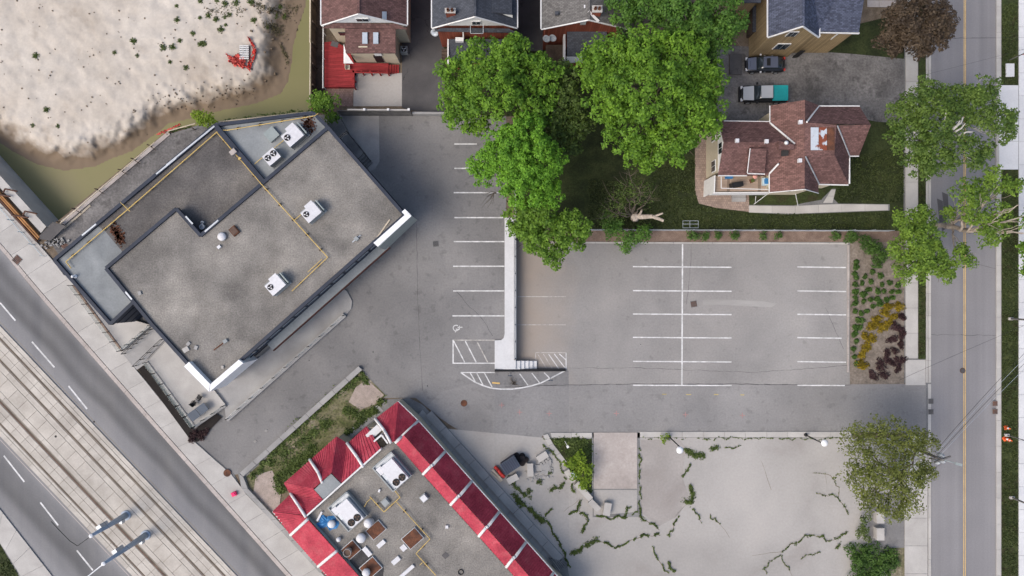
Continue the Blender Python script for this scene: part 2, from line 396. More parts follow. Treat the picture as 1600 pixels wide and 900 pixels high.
M['deck_red'] = shingle('deck_red', (.24, .03, .032), .18, rot=R(45), rows=(.4, 6))
M['red_wood'] = flat('red_wood', (.25, .03, .03), .15)
M['deck_tan'] = shingle('deck_tan', (.34, .26, .20), .12, rot=R(90), rows=(.3, 7))
M['paver_pink'] = shingle('paver_pink', (.23, .155, .13), .2, rows=(5, 5))
M['paver_tan'] = shingle('paver_tan', (.27, .205, .17), .18, rows=(4, 4))
M['wood_dark'] = flat('wood_dark', (.075, .055, .042), .35, rand=.2, fine=(9, .3))
M['wood_grey'] = flat('wood_grey', (.13, .125, .12), .25, rand=.2, fine=(9, .25))
M['wood_light'] = flat('wood_light', (.46, .40, .31), .15, rand=.12)
M['wood_orange'] = flat('wood_orange', (.30, .15, .06), .25, rand=.15)
M['steel_brown'] = flat('steel_brown', (.10, .055, .04), .25)
M['galv'] = flat('galv', (.42, .45, .48), .1, rough=.5, metal=.4)
M['pole_blue'] = flat('pole_blue', (.30, .36, .43), .15, rough=.5)
M['tarp_blue'] = flat('tarp_blue', (.035, .16, .36), .25, rough=.5)
M['pale_blue'] = flat('pale_blue', (.42, .53, .58), .1)
M['patio_blue'] = flat('patio_blue', (.05, .068, .095), .15, rough=.5)
M['plastic_red'] = flat('plastic_red', (.50, .045, .035), .2, rough=.5)
M['mesh_red'] = flat('mesh_red', (.52, .09, .075), .3, rough=.7)
M['orange'] = flat('orange', (.75, .14, .04), .1)
M['pink'] = flat('pink', (.75, .05, .16), .1)
M['teal'] = flat('teal', (.015, .27, .28), .08, rough=.5)
M['car_navy_sheen'] = flat('car_navy_sheen', (.085, .10, .145), .05, rough=.3, spec=.6, fine=None)  # navy lightened on roof and bonnet to paint in their reflections
M['car_top_sheen'] = flat('car_top_sheen', (.36, .38, .40), .04, rough=.3, spec=.6, fine=None)  # pale reflections painted onto the dark pickup's roof and bonnet
M['bin_navy'] = flat('bin_navy', (.03, .035, .06), .2, rough=.5)
M['rubber'] = flat('rubber', (.018, .015, .016), .3)
M['tyre_red'] = flat('tyre_red', (.10, .03, .032), .3)
M['bark'] = mat('bark', [(.3, (.09, .07, .055)), (.7, (.17, .14, .11))], 4, fine=(14, .3), bump=.6)
M['bark_pale'] = mat('bark_pale', [(.3, (.28, .235, .19)), (.7, (.45, .39, .33))], 4, fine=(14, .25), bump=.5)
M['bark_white'] = mat('bark_white', [(.3, (.42, .41, .39)), (.7, (.6, .59, .57))], 4, fine=(14, .2))
M['lf_maple'] = leaf_mat('lf_maple', (.042, .105, .010), (.168, .315, .026), .22)
M['lf_bright'] = leaf_mat('lf_bright', (.05, .145, .010), (.175, .37, .028), .2)
M['lf_mid'] = leaf_mat('lf_mid', (.048, .108, .012), (.16, .285, .028), .25)
M['lf_dark'] = leaf_mat('lf_dark', (.03, .08, .012), (.105, .215, .03), .2)
M['lf_silver'] = leaf_mat('lf_silver', (.03, .066, .012), (.125, .195, .034), .2)
M['lf_olive'] = leaf_mat('lf_olive', (.085, .105, .022), (.20, .23, .055))
M['lf_purple'] = leaf_mat('lf_purple', (.034, .024, .017), (.10, .072, .045), .2)
M['lf_bush'] = leaf_mat('lf_bush', (.028, .065, .012), (.085, .16, .028), .25)
M['lf_weed'] = leaf_mat('lf_weed', (.04, .065, .014), (.12, .165, .04), .2, 1.2)
M['lf_lime'] = leaf_mat('lf_lime', (.10, .17, .015), (.24, .34, .03))
M['lf_yellow'] = leaf_mat('lf_yellow', (.12, .09, .008), (.33, .24, .014), .3, 2)
M['lf_wine'] = leaf_mat('lf_wine', (.028, .014, .016), (.07, .035, .036), .2, 2)
M['twig'] = flat('twig', (.11, .09, .07), .2)
M['lf_dark_olive'] = leaf_mat('lf_dark_olive', (.028, .055, .012), (.095, .145, .026), .2)  # darker olive leaf colour
M['lf_fresh'] = leaf_mat('lf_fresh', (.048, .10, .012), (.18, .285, .034), .2)
M['car_black'] = flat('car_black', (.012, .013, .016), .05, rough=.25, spec=.5, fine=None)
M['concrete_stained'] = mat('concrete_stained', [(.25, (.235, .212, .197)), (.5, (.285, .265, .248)), (.78, (.335, .312, .292))], .2, fine=(4, .08), big=(.1, .12), bump=.2)
M['lf_brown'] = leaf_mat('lf_brown', (.06, .055, .025), (.15, .13, .07), .2, 1.0)
# ------------------------------------------------------------------ the setting: ground, pit, roads, lots, pavements
PIT = [(-700, -492), (68, 360), (92, 344), (262, 204), (340, 191), (491, 177), (493, -700), (-700, -700)]
def ground():
    mb = MB(); up = Vector((0, 0, 1)); B = 7000
    outer = [P(-B, -B, -.03), P(806, -B, -.03), P(806, 579, -.03), P(-B, 579, -.03)]
    hole = [P(x, y, -.03) for x, y in PIT]
    pts = outer + hole; b = len(mb.v); mb.v += pts
    for t in tessellate_polygon([outer, hole]):
        a = [pts[i] for i in t]
        if (a[1] - a[0]).cross(a[2] - a[0]).z < 0: t = t[::-1]
        mb.f.append(tuple(b + i for i in t)); mb.m.append(0)
    mb.poly([P(806, -B, -1.03), P(B, -B, -1.03), P(B, 579, -1.03), P(806, 579, -1.03)], up)
    mb.poly([P(806, -B, -1.03), P(806, 579, -1.03), P(806, 579, -.03), P(806, -B, -.03)], Vector((1, 0, 0)))
    drape_mb(mb, [(-B, 579), (B, 579), (B, B), (-B, B)], -.03)
    mb.build('ground', M['soil'], kind='structure')
ground()

# --- the excavation: sand plateau, eroded bank, muddy water
WL = -3.3
SHORE = [(-700, 60), (-120, 170), (0, 222), (20, 236), (58, 256), (100, 266), (150, 259), (172, 248), (205, 236), (245, 207), (262, 193), (300, 184), (345, 172), (400, 161),
         (438, 146), (449, 128), (455, 100), (458, 70), (466, 40), (476, 12), (480, -30), (482, -700)]
def seg_d(p, a, b):
    ax, ay = a; bx, by = b; dx, dy = bx - ax, by - ay
    t = max(0, min(1, ((p[0] - ax) * dx + (p[1] - ay) * dy) / (dx * dx + dy * dy)))
    return math.hypot(p[0] - ax - t * dx, p[1] - ay - t * dy)
SHP = SHORE + [(-700, -700)]
def inside(p, poly):
    c = False; j = len(poly) - 1
    for i in range(len(poly)):
        if (poly[i][1] > p[1]) != (poly[j][1] > p[1]) and p[0] < (poly[j][0] - poly[i][0]) * (p[1] - poly[i][1]) / (poly[j][1] - poly[i][1]) + poly[i][0]: c = not c
        j = i
    return c
from mathutils import noise as mnoise
def pit_h(px, py):
    d = min(seg_d((px, py), a, b) for a, b in zip(SHORE[:-1], SHORE[1:]))
    if not inside((px, py), SHP): return WL - min(1.0, d / 60)
    w = 48 + max(0, min(1, (px - 390) / 50)) * 34
    n = mnoise.fractal(Vector((px / 16, py / 16, 0)), 1.0, 2.0, 4)
    gl = abs(mnoise.noise(Vector((px / 17 + py / 50, py / 45, 3.1))) + .5 * mnoise.noise(Vector((px / 7, py / 9, 5))))
    t = max(0, min(1, (d + n * 5) / w)); s = t * t * (3 - 2 * t)
    gully = max(0, .25 - gl) * 1.5 * s * (1 - max(0, min(1, (d - w * .6) / w)))
    return WL + .04 + 1.9 * s - gully * .55 + n * .10 * s + mnoise.noise(Vector((px / 60, py / 60, 7))) * .15 * s
def pit():
    xs = list(range(-690, -100, 20)) + list(range(-100, 510, 3)); ys = list(range(-690, -80, 20)) + list(range(-80, 384, 3))
    mb = MB(); nx = len(xs)
    for y in ys:
        for x in xs: mb.v.append(P(x, y, pit_h(x, y)))
    for j in range(len(ys) - 1):
        for i in range(nx - 1):
            a = j * nx + i; mb.f.append((a, a + nx, a + nx + 1, a + 1)); mb.m.append(0)
    m = mat('sand', [(.24, (.31, .26, .208)), (.42, (.43, .384, .328)), (.6, (.485, .444, .39)), (.8, (.42, .38, .333))], .11, fine=(4, .05), big=(.5, .09), bump=.3, bscale=3)
    N = m.node_tree.nodes; L = m.node_tree.links; b = N['Principled BSDF']; src = b.inputs['Base Color'].links[0].from_socket
    geo = N.new('ShaderNodeNewGeometry'); sp = N.new('ShaderNodeSeparateXYZ'); L.new(geo.outputs['Position'], sp.inputs[0])
    nz = N.new('ShaderNodeTexNoise'); nz.inputs['Scale'].default_value = .45; nz.inputs['Detail'].default_value = 6; L.new(geo.outputs['Position'], nz.inputs['Vector'])
    ad = N.new('ShaderNodeMath'); ad.operation = 'MULTIPLY_ADD'; ad.inputs[1].default_value = 2.2; L.new(nz.outputs[0], ad.inputs[0]); L.new(sp.outputs['Z'], ad.inputs[2])
    mr = N.new('ShaderNodeMapRange'); mr.inputs[1].default_value = WL + 1.75; mr.inputs[2].default_value = WL + 2.75; L.new(ad.outputs[0], mr.inputs[0])
    mx = N.new('ShaderNodeMix'); mx.data_type = 'RGBA'; L.new(mr.outputs[0], mx.inputs[0]); mx.inputs[6].default_value = (.185, .14, .098, 1); L.new(src, mx.inputs[7])
    L.new(mx.outputs[2], b.inputs['Base Color'])
    mb.build('excavated_sand', m, smooth=True, kind='structure')
    w = mat('muddy_water', [(.3, (.165, .162, .068)), (.6, (.205, .188, .09)), (.8, (.23, .195, .115))], .07, fine=None, rough=.35, spec=.2, bump=.05, bscale=3)
    drape('pond_water', [(-700, -492), (68, 364), (92, 350), (262, 210), (340, 197), (497, 183), (497, -700), (-700, -700)], 0, w, z=WL, kind='structure')
    # vertical sides of the pit
    mb = MB()
    ring = [(-700, -492), (68, 360), (92, 344), (262, 204), (340, 191), (491, 177), (493, -700)]
    for a, c in zip(ring[:-1], ring[1:]):
        p, q = P(*a, -.03), P(*c, -.03)
        mb.poly([p, q, Vector((q.x, q.y, -4.6)), Vector((p.x, p.y, -4.6))])
    mb.build('pit_wall', M['concrete_dark'], kind='structure')
pit()

# --- the western street with its tram track
KERB_N = [(-300, 62), (0, 388), (50, 450), (247, 675), (400, 847), (447, 900), (625, 1100)]
KERB_S = [(-300, 440), (0, 795), (82, 900), (240, 1100)]
street_w = drape('street', KERB_N + KERB_S[::-1], 0.0, M['asphalt_west'], kind='structure', z=0)
UD = Vector((.6876, .7261)); VD = Vector((.7261, -.6876))
def UV(u, v): q = UD * u + VD * v; return (q.x, q.y)
track = drape('tram_trackway', [UV(120, -350), UV(1130, -350), UV(1130, -469), UV(120, -469)], .05, M['track_joint'], kind='structure', z=0)
def band(v0, v1, step, u0=150, u1=1010):
    n = int((u1 - u0) / step); off = random.uniform(0, step)
    for i in range(n):
        a, c = u0 + off + i * step, u0 + off + (i + 1) * step
        q = [UV(a + .3, v0), UV(c - .3, v0), UV(c - .3, v1), UV(a + .3, v1)]
        if all(x < -30 or y < 300 or y > 935 for x, y in q): continue
        mb = MB(); mb.slab([P(x, y, .09 + random.uniform(-.003, .003)) for x, y in q], .07); mb.build('panel', M['track'], track)
for v0, v1, st in ((-468.7, -461.6, 44), (-461, -457.2, 44), (-453.6, -434.2, 22), (-427.6, -420.6, 44), (-420, -398.6, 22), (-398, -389.4, 44), (-385, -366.2, 22), (-361.8, -357, 44), (-356.4, -350.2, 44)):
    band(v0, v1, st)
for v in (-455.4, -430.9, -387.2, -364):
    mb = MB(); a, c = UV(120, v), UV(1120, v)
    wall_strip(mb, a, c, .09, .03, .085); mb.build('rail', M['rail'], track)
for v in (-432.3,):
    mb = MB(); wall_strip(mb, UV(120, v), UV(1120, v), .07, .03, .08); mb.build('drain_channel', M['steel_brown'], track)
# lane dashes
for a, b in (((0, 473), (24, 501)), ((50, 534), (85, 574)), ((107, 603), (136, 639)), ((6, 712), (38, 753)), ((63, 785), (91, 821)), ((120, 860), (145, 891)), ((172, 684), (172.5, 684.5))):
    if b[0] - a[0] > 2: drape('lane_dash', pline(a, b, 2.4), .006, M['white_paint'], street_w, z=0)
for v, d in ((-473, 1.2), (-346.5, 1.0)):
    drape('gutter_line', [UV(120, v), UV(1120, v), UV(1120, v + d), UV(120, v + d)], .005, M['concrete_pink'] if v < -400 else M['track_joint'], street_w, z=0)

walk_w = drape('west_pavement', [(-300, 60), (0, 386.5), (50, 448.5), (247, 673.5), (400, 845.5), (447, 898.5), (625, 1100), (700, 1080), (490, 880), (378, 764), (366, 742), (305, 690), (212, 577), (189, 552), (112, 447), (92, 420), (62, 382), (0, 316), (-300, -10)], .03, M['concrete_dark'], z=0, kind='structure')
KA = [(-120, 257), (0, 388), (50, 450), (247, 675), (400, 847), (447, 900), (510, 970)]
KB = [(-116, 252), (5, 385), (55, 446), (252, 671), (405, 843), (452, 896), (515, 966)]
strip_panels(walk_w, KA, KB, 20, .13, .1, .35, M['concrete_pink'], 'kerb_stone', z=0)
IB = [(-80, 228), (0, 317), (62, 383), (92, 418), (112, 446), (189, 551), (212, 576), (303, 690), (366, 745), (378, 765), (490, 882), (550, 945)]
KB2 = [(-115.5, 251.5), (5.5, 384.5), (55.5, 445.5), (252.5, 670.5), (405.5, 842.5), (452.5, 895.5), (515.5, 965.5)]
strip_panels(walk_w, KB2, IB, 24, .12, .09, .3, M['concrete'], 'panel', z=0, m=1)
walk_s = drape('south_pavement', [(-300, 440), (0, 795), (82, 900), (240, 1100), (190, 1110), (32, 905), (0, 850), (-300, 480)], .03, M['concrete_dark'], z=0, kind='structure')
strip_panels(walk_s, [(-40, 748), (0, 796), (82, 901), (110, 938)], [(-36, 745 + 60), (0, 848), (33, 902), (60, 940)], 7, .12, .09, .4, M['concrete'], 'panel', z=0)
drape('south_verge', [(-300, 480), (0, 850), (32, 905), (190, 1110), (-300, 1200)], .05, M['grass_verge'], z=0, kind='structure')

# --- the parking lots and the drive between them
lot = drape('parking_lot', [(330, 190), (512, 179), (791, 179), (791, 579), (889, 579), (889, 600), (1452, 600), (1452, 676), (850, 678), (842, 690), (800, 700), (770, 705), (690, 655), (650, 622), (592, 622), (563, 574), (376, 740), (366, 742), (305, 692), (255, 610), (130, 440), (76, 375), (92, 350), (262, 210)], 0, M['asphalt_lot'], kind='structure')
low = drape('lower_parking_lot', [(806, 376), (1328, 378), (1328, 601), (806, 601)], .004, M['asphalt_low'], z=-1, kind='structure')
drape('lot_drive', [(735, 600), (889, 604), (889, 600.5), (1452, 600.5), (1452, 675.5), (850, 677.5), (842, 689), (800, 698), (770, 703), (700, 662), (668, 634), (690, 612)], .003, M['asphalt_mid'], kind='structure')
dark_drive = drape('house_drive', [(628, -120), (682, -120), (692, 40), (696, 179), (640, 172), (628, 168)], .02, M['asphalt_dark'], kind='structure', z=0)
drape('house_lane', [(806, -120), (858, -120), (850, 40), (848, 80), (806, 80)], .02, M['asphalt_dark'], kind='structure', z=-1)
drape('yard_drive', [(1120, 70), (1455, 88), (1455, 196), (1370, 190), (1345, 185), (1120, 200)], .02, M['asphalt_yard'], kind='structure', z=-1)
pad = drape('concrete_apron', [(500, 190), (536, 180), (592, 179), (593, 252), (586, 264), (570, 272), (500, 205)], .02, M['concrete_grey'], kind='structure', z=0)
# painted stall lines (upper lot)
for y, x0, x1 in ((225, 710, 745), (263, 710, 738), (301, 709, 790), (340, 710, 786), (377.5, 709, 788), (416, 708, 788), (454.5, 708, 788), (493.5, 707, 788)):
    drape('painted_line', pline((x0, y), (x1, y), 1.9), .008, M['white_paint'], lot, z=0)
for y, x0, x1 in ((531.5, 707, 773), (567.5, 707, 773)):
    drape('painted_line', pline((x0, y), (x1, y), 1.7), .008, M['white_paint'] if y > 540 else M['white_worn'], lot, z=0)
drape('painted_line', pline((708, 531), (708, 568), 1.9), .009, M['white_paint'], lot, z=0)
for a, b, w in (((709, 533), (726, 566), 'white_paint'), ((727, 533), (744, 566), 'white_paint'), ((746, 535), (762, 566), 'white_worn')):
    drape('painted_line', pline(a, b, 1.8), .010, M[w], lot, z=0)
ARC = [(720, 582), (730, 589), (742, 597), (755, 602.5), (768, 606.5), (782, 608), (800, 608), (815, 606), (830, 603), (845, 598.5), (858, 592), (870, 586), (884, 578.5)]
for a, b in zip(ARC[:-1], ARC[1:]): drape('painted_line', pline(a, b, 2.0), .009, M['white_paint'], lot)
for a, b in (((720, 582), (773, 582)), ((735, 583), (743, 597)), ((745, 583), (755, 602)), ((757, 583), (769, 605)), ((812, 584), (825, 602)), ((831, 583), (843, 598)), ((850, 582), (859, 591)), ):
    drape('painted_line', pline(a, b, 1.6), .011, M['white_paint'], lot)
drape('painted_mark', pline((769, 598), (781, 599), 2.5), .011, M['yellow_paint'], lot)
# wheelchair symbol
mb = MB()
for k in range(20):
    t0, t1 = R(20 + k * 16), R(20 + (k + 1) * 16)
    if k < 18:
        q = [(712.5 + 5 * math.cos(t0), 512.5 + 5 * math.sin(t0)), (712.5 + 5 * math.cos(t1), 512.5 + 5 * math.sin(t1)), (712.5 + 3.8 * math.cos(t1), 512.5 + 3.8 * math.sin(t1)), (712.5 + 3.8 * math.cos(t0), 512.5 + 3.8 * math.sin(t0))]
        drape_mb(mb, q, .009, 0)
for a, b, w in (((715, 511.5), (722.5, 511.3), 1.5), ((718, 509), (717.5, 515), 1.3), ((712, 514), (717, 514.5), 1.3), ((714, 515), (711, 519), 1.4)):
    drape_mb(mb, pline(a, b, w), .011, 0)
mb.build('wheelchair_symbol', M['white_paint'], lot)
# lower lot lines
for y, k in ((417, 0), (454.5, 0), (491, 0), (527.5, 0), (565, 0)):
    drape('painted_line', pline((989, y - .4), (1143, y + .6), 1.8), .010, M['white_paint'], low, z=-1)
    drape('painted_line', pline((1246, y), (1322 if y != 527.5 else 1315, y + 1), 1.8), .010, M['white_paint'], low, z=-1)
for x0, x1 in ((989, 1143), (1246, 1320)): drape('painted_line', pline((x0, 602), (x1, 602.3), 1.9), .014, M['white_paint'], lot, z=-1)
drape('painted_line', pline((1066.5, 381), (1065.5, 601), 2.2), .014, M['white_paint'], low, z=-1)
for y in (463.5, 507.5): drape('painted_line', pline((809, y), (884, y), 1.2), .010, M['white_worn'], low, z=-1)
for a, b in (((837, 551), (885, 551)), ((837, 551), (837, 563)), ((884.5, 551), (884.5, 577)), ((840, 553), (854, 576)), ((849, 553), (863, 576)), ((857, 553), (873, 576)), ((866, 553), (883, 575)), ((874, 553), (884, 562))):
    drape('painted_line', pline(a, b, 1.3), .012, M['white_worn'] if a[0] < 856 else M['white_paint'], low, z=-1)
# utility locate marks
for x, y, w, m_ in ((1038, 616, 7, 'yellow_faint'), (1076, 616.5, 8, 'yellow_faint'), (1119, 616.5, 7, 'yellow_faint'), (1160, 617, 6, 'yellow_faint')):
    drape('painted_mark', pline((x - w / 2, y), (x + w / 2, y), 1.3), .010, M[m_], lot)
for x, y in ((1071, 648), (1160, 649), (963, 646), (858, 646), (812, 644), (784, 633)):
    drape('painted_mark', pline((x - 4, y), (x + 4, y), 1), .010, M['red_faint'], lot); drape('painted_mark', pline((x, y - 4), (x, y + 4), 1), .014, M['red_faint'], lot)
# sealed seam and cracks
def crack(pts, w, m_, par, dz=.006, z=None, wob=1.0, nm='crack_sealer'):
    mb = MB(); rr = random.Random(int(pts[0][0] * 7 + pts[0][1]))
    q = []
    for a, b in zip(pts[:-1], pts[1:]):
        n = max(1, int(math.dist(a, b) / 9))
        for i in range(n): q.append((a[0] + (b[0] - a[0]) * i / n + rr.uniform(-wob, wob), a[1] + (b[1] - a[1]) * i / n + rr.uniform(-wob, wob)))
    q.append(pts[-1])
    for a, b in zip(q[:-1], q[1:]): drape_mb(mb, pline(a, b, w * rr.uniform(.5, 1.3)), dz, z)
    mb.build(nm, M[m_], par)
crack([(790, 605), (860, 602), (990, 600), (1140, 600), (1240, 601)], 1.2, 'asphalt_dark', lot, .007, wob=.5)
crack([(1240, 601), (1330, 601.5)], .9, 'asphalt_dark', lot, .007, wob=.4)
crack([(890, 575), (1000, 575), (1180, 582), (1325, 571)], .5, 'asphalt_dark', low, .007, z=-1, wob=.7)
crack([(1080, 382), (1078, 430), (1073, 475)], .5, 'asphalt_dark', low, .007, z=-1)
crack([(707, 450), (755, 500), (770, 525)], .6, 'asphalt_dark', lot, .006, z=0)
crack([(651, 350), (653, 480), (660, 610)], .6, 'asphalt_dark', lot, .006, z=0, wob=.6)
crack([(1290, 480), (1318, 545)], .5, 'asphalt_dark', low, .007, z=-1)
# water trail from the catch basin
drape('dried_trickle', [(1098, 469), (1135, 468), (1185, 470), (1215, 474), (1205, 480), (1160, 478), (1120, 476), (1098, 477)], .007, mat('dried_silt', [(.35, (.22, .212, .20)), (.65, (.35, .34, .325))], .35, fine=(18, .1), stretch=(0, .25, 1.2)), low, z=-1)

# --- the eastern street
street_e = drape('east_street', [(1455, -700), (1557, -700), (1557, 1600), (1455, 1600)], 0, M['asphalt_east'], z=-1, kind='structure')
for x in (1506.5, 1508.7): drape('centre_line', pline((x, -60), (x - (.8 if x < 1507 else .4), 960), 1.1), .006, M['yellow_paint'], street_e, z=-1)
mb = MB()
for (xa, y0, y1) in ((1464, 310, 350), (1472, 300, 345), (1468, 330, 362)): drape_mb(mb, [(xa, y0), (xa + 9, y0 + 4), (xa + 11, y1 - 6), (xa + 4, y1)], .006 + xa * 1e-6, -1)
mb.build('asphalt_patch', M['asphalt_dark'], street_e)
crack([(1455, 238 / 4), (1556, 59)], .5, 'asphalt_dark', street_e, .007, z=-1)
crack([(1455, 523), (1556, 524)], .6, 'asphalt_dark', street_e, .007, z=-1)
crack([(1500, 405), (1556, 420)], .6, 'asphalt_dark', street_e, .007, z=-1)
kerbs = drape('street_kerb', [(1447, -400), (1455, -400), (1455, 1300), (1447, 1300)], .02, M['concrete_dark'], z=-1, kind='structure')
strip_panels(kerbs, [(1450.5, -30), (1450.5, 598)], [(1455, -30), (1455, 598)], 18, .10, .09, .4, M['concrete'], 'kerb_stone', z=-1)
strip_panels(kerbs, [(1450.5, 676), (1450.5, 940)], [(1455, 676), (1455, 940)], 8, .10, .09, .4, M['concrete'], 'kerb_stone', z=-1)
strip_panels(kerbs, [(1447, -30), (1447, 598)], [(1450, -30), (1450, 598)], 18, .12, .11, .4, M['concrete'], 'kerb_stone', z=-1)
strip_panels(kerbs, [(1450, 600), (1450, 675)], [(1455, 600), (1455, 675)], 2, .03, .02, .4, M['concrete'], 'kerb_stone', z=-1)
kerb_e = drape('far_kerb', [(1556.5, -400), (1565, -400), (1565, 1300), (1556.5, 1300)], .02, M['concrete_dark'], z=-1, kind='structure')
strip_panels(kerb_e, [(1557, -30), (1557, 940)], [(1564.5, -30), (1564.5, 940)], 24, .12, .1, .35, M['concrete'], 'kerb_stone', z=-1)
drape('east_verge', [(1565, -400), (1592, -400), (1592, 1300), (1565, 1300)], .06, M['grass_verge'], z=-1, kind='structure')
walk_fe = drape('far_pavement', [(1591, -400), (1640, -400), (1640, 1300), (1591, 1300)], .07, M['concrete_dark'], z=-1, kind='structure')
strip_panels(walk_fe, [(1592, -30), (1592, 940)], [(1614, -30), (1614, 940)], 27, .13, .05, .4, M['concrete_white'], 'panel', z=-1)
drive_fe = drape('driveway_slab', [(1561, 133), (1592, 133), (1592, 265), (1561, 265)], .125, M['concrete_dark'], z=-1, kind='structure')
strip_panels(drive_fe, [(1561, 133), (1561, 265)], [(1591.5, 133), (1591.5, 265)], 3, .15, .02, .5, M['concrete_white'], 'panel', z=-1)
walk_e = drape('east_pavement', [(1412, -400), (1447, -400), (1447, 599), (1412, 599)], .03, M['concrete_dark'], z=-1, kind='structure')
strip_panels(walk_e, [(1415, -30), (1415, 560)], [(1434.5, -30), (1434.5, 560)], 15, .11, .07, .4, M['concrete'], 'panel', z=-1)
strip_panels(walk_e, [(1415, 562), (1415, 602)], [(1446.5, 562), (1446.5, 602)], 1, .10, .06, .4, M['concrete'], 'panel', z=-1)
drape('kerbside_verge', [(1435, -60), (1446.5, -60), (1446.5, 561), (1435, 561)], .10, M['grass_verge'], z=-1, kind='structure')
walk_e2 = drape('corner_pavement', [(1413, 678), (1447, 678), (1447, 1300), (1413, 1300)], .03, M['concrete_dark'], z=-1, kind='structure')
strip_panels(walk_e2, [(1413.5, 679), (1413.5, 940)], [(1449.5, 679), (1449.5, 940)], 6, .10, .06, .4, M['concrete'], 'panel', z=-1)

# --- planting bed, lawns
drape('planting_bed', [(1328, 379), (1413, 362), (1413, 600), (1328, 600.5)], .05, M['mulch_bed'], z=-1, kind='structure')
drape('mulch_strip', [(900, 359), (1413, 361), (1413, 378), (900, 378)], .055, M['mulch'], z=-1, kind='structure')
drape('back_lawn', [(806, 60), (1120, 60), (1130, 195), (1413, 185), (1413, 362), (806, 362)], .015, M['grass'], z=-1, kind='structure')
drape('front_lawn', [(1270, 55), (1413, 20), (1413, 92), (1330, 84), (1270, 80)], .03, M['grass'], z=-1, kind='structure')
drape('side_yard', [(694, 60), (806, 60), (806, 182), (694, 179)], .015, M['grass'], z=0, kind='structure')
drape('brick_path', [(1086, 200), (1112, 200), (1112, 290), (1170, 302), (1171, 331), (1120, 325), (1092, 318), (1086, 300)], .03, M['paver_tan'], z=-1, kind='structure')
path = drape('garden_path', [(1170, 320), (1240, 321), (1285, 310), (1300, 295), (1306, 295), (1302, 310), (1310, 318), (1390, 319), (1390, 329), (1312, 332), (1230, 335), (1170, 332)], .03, M['concrete_dark'], z=-1, kind='structure')
strip_panels(path, [(1170, 321), (1240, 322), (1300, 318.5), (1388, 319.5)], [(1170, 332), (1240, 334), (1310, 331), (1388, 328.5)], 6, .06, .03, .4, M['concrete'], 'panel', z=-1)
strip_panels(path, [(1286, 317), (1299, 296)], [(1301, 317), (1306, 296)], 2, .06, .03, .4, M['concrete'], 'panel', z=-1)
drape('flower_bed', [(1172, 306), (1240, 302), (1292, 295), (1284, 312), (1240, 320), (1172, 320)], .035, M['grass_verge'], z=-1, kind='structure')
strip_panels(walk_e, [(1355, 0), (1355, 11)], [(1412, 0), (1412, 12)], 1, .10, .06, .5, M['concrete_pink'], 'panel', z=-1, m=3)

# kerbs of the lower lot
lk = drape('lot_kerb', [(900, 377.5), (1329, 379), (1329, 382), (900, 381)], .02, M['concrete_dark'], z=-1, kind='structure')
strip_panels(lk, [(900, 377.5), (1328, 379)], [(900, 380.5), (1325, 382)], 14, .14, .12, .5, M['concrete'], 'kerb_stone', z=-1)
strip_panels(lk, [(1324.6, 382.6), (1324, 582)], [(1327.6, 382.6), (1327, 582)], 7, .14, .12, .6, M['concrete_pink'], 'kerb_stone', z=-1)

# --- the old concrete lot in the south-east
old = drape('old_concrete_lot', [(700, 670), (850, 684), (1412, 684), (1412, 1100), (900, 1100), (880, 880)], .004, M['concrete_old'], kind='structure')
ok = drape('lot_edge', [(849, 676), (1332, 676), (1332, 684), (849, 684)], .012, M['concrete_dark'], kind='structure')
strip_panels(ok, [(1000, 674.5), (1330, 674.5)], [(1000, 683.5), (1330, 683.5)], 10, .10, .1, .4, M['concrete'], 'kerb_stone', z=-1)
strip_panels(ok, [(860, 676), (925, 676)], [(862, 684), (925, 684)], 2, .10, .1, .5, M['concrete'], 'kerb_stone')
strip_panels(ok, [(848, 680), (851, 689), (880, 728)], [(856, 678), (858, 685), (886, 722)], 3, .10, .1, .5, M['concrete'], 'kerb_stone')
padl = drape('loading_pad', [(926, 675), (1000, 675), (1000, 808), (926, 808)], .012, M['concrete_dark'], z=-1, kind='structure')
strip_panels(padl, [(927.5, 675.5), (927.5, 764)], [(996, 675.5), (996, 764)], 1, .07, .05, .6, M['concrete_pink'], 'panel', z=-1)
strip_panels(padl, [(927.5, 765), (927.5, 806)], [(996, 765), (996, 800)], 1, .05, .03, .8, M['concrete_old'], 'panel', z=-1)
drape('patched_slab', [(1001, 687), (1062, 687), (1072, 700), (1066, 745), (1076, 775), (1060, 806), (1030, 822), (1001, 800)], .009, M['concrete_stained'], z=-1, kind='structure')
drape('asphalt_corner', [(1357, 770), (1413, 770), (1413, 856), (1357, 856)], .010, M['asphalt_lot'], z=-1, kind='structure')
drape('dry_verge', [(1388, 856), (1413, 856), (1413, 1000), (1380, 1000)], .02, M['dry_grass'], z=-1, kind='structure')
drape('weed_triangle', [(860, 686), (925, 686), (925, 770), (905, 760)], .03, M['grass_verge'], kind='structure')
drape('laneway', [(76, 375), (92, 352), (262, 212), (335, 194), (336, 215), (100, 410)], .01, M['asphalt_yard'], z=0, kind='structure')
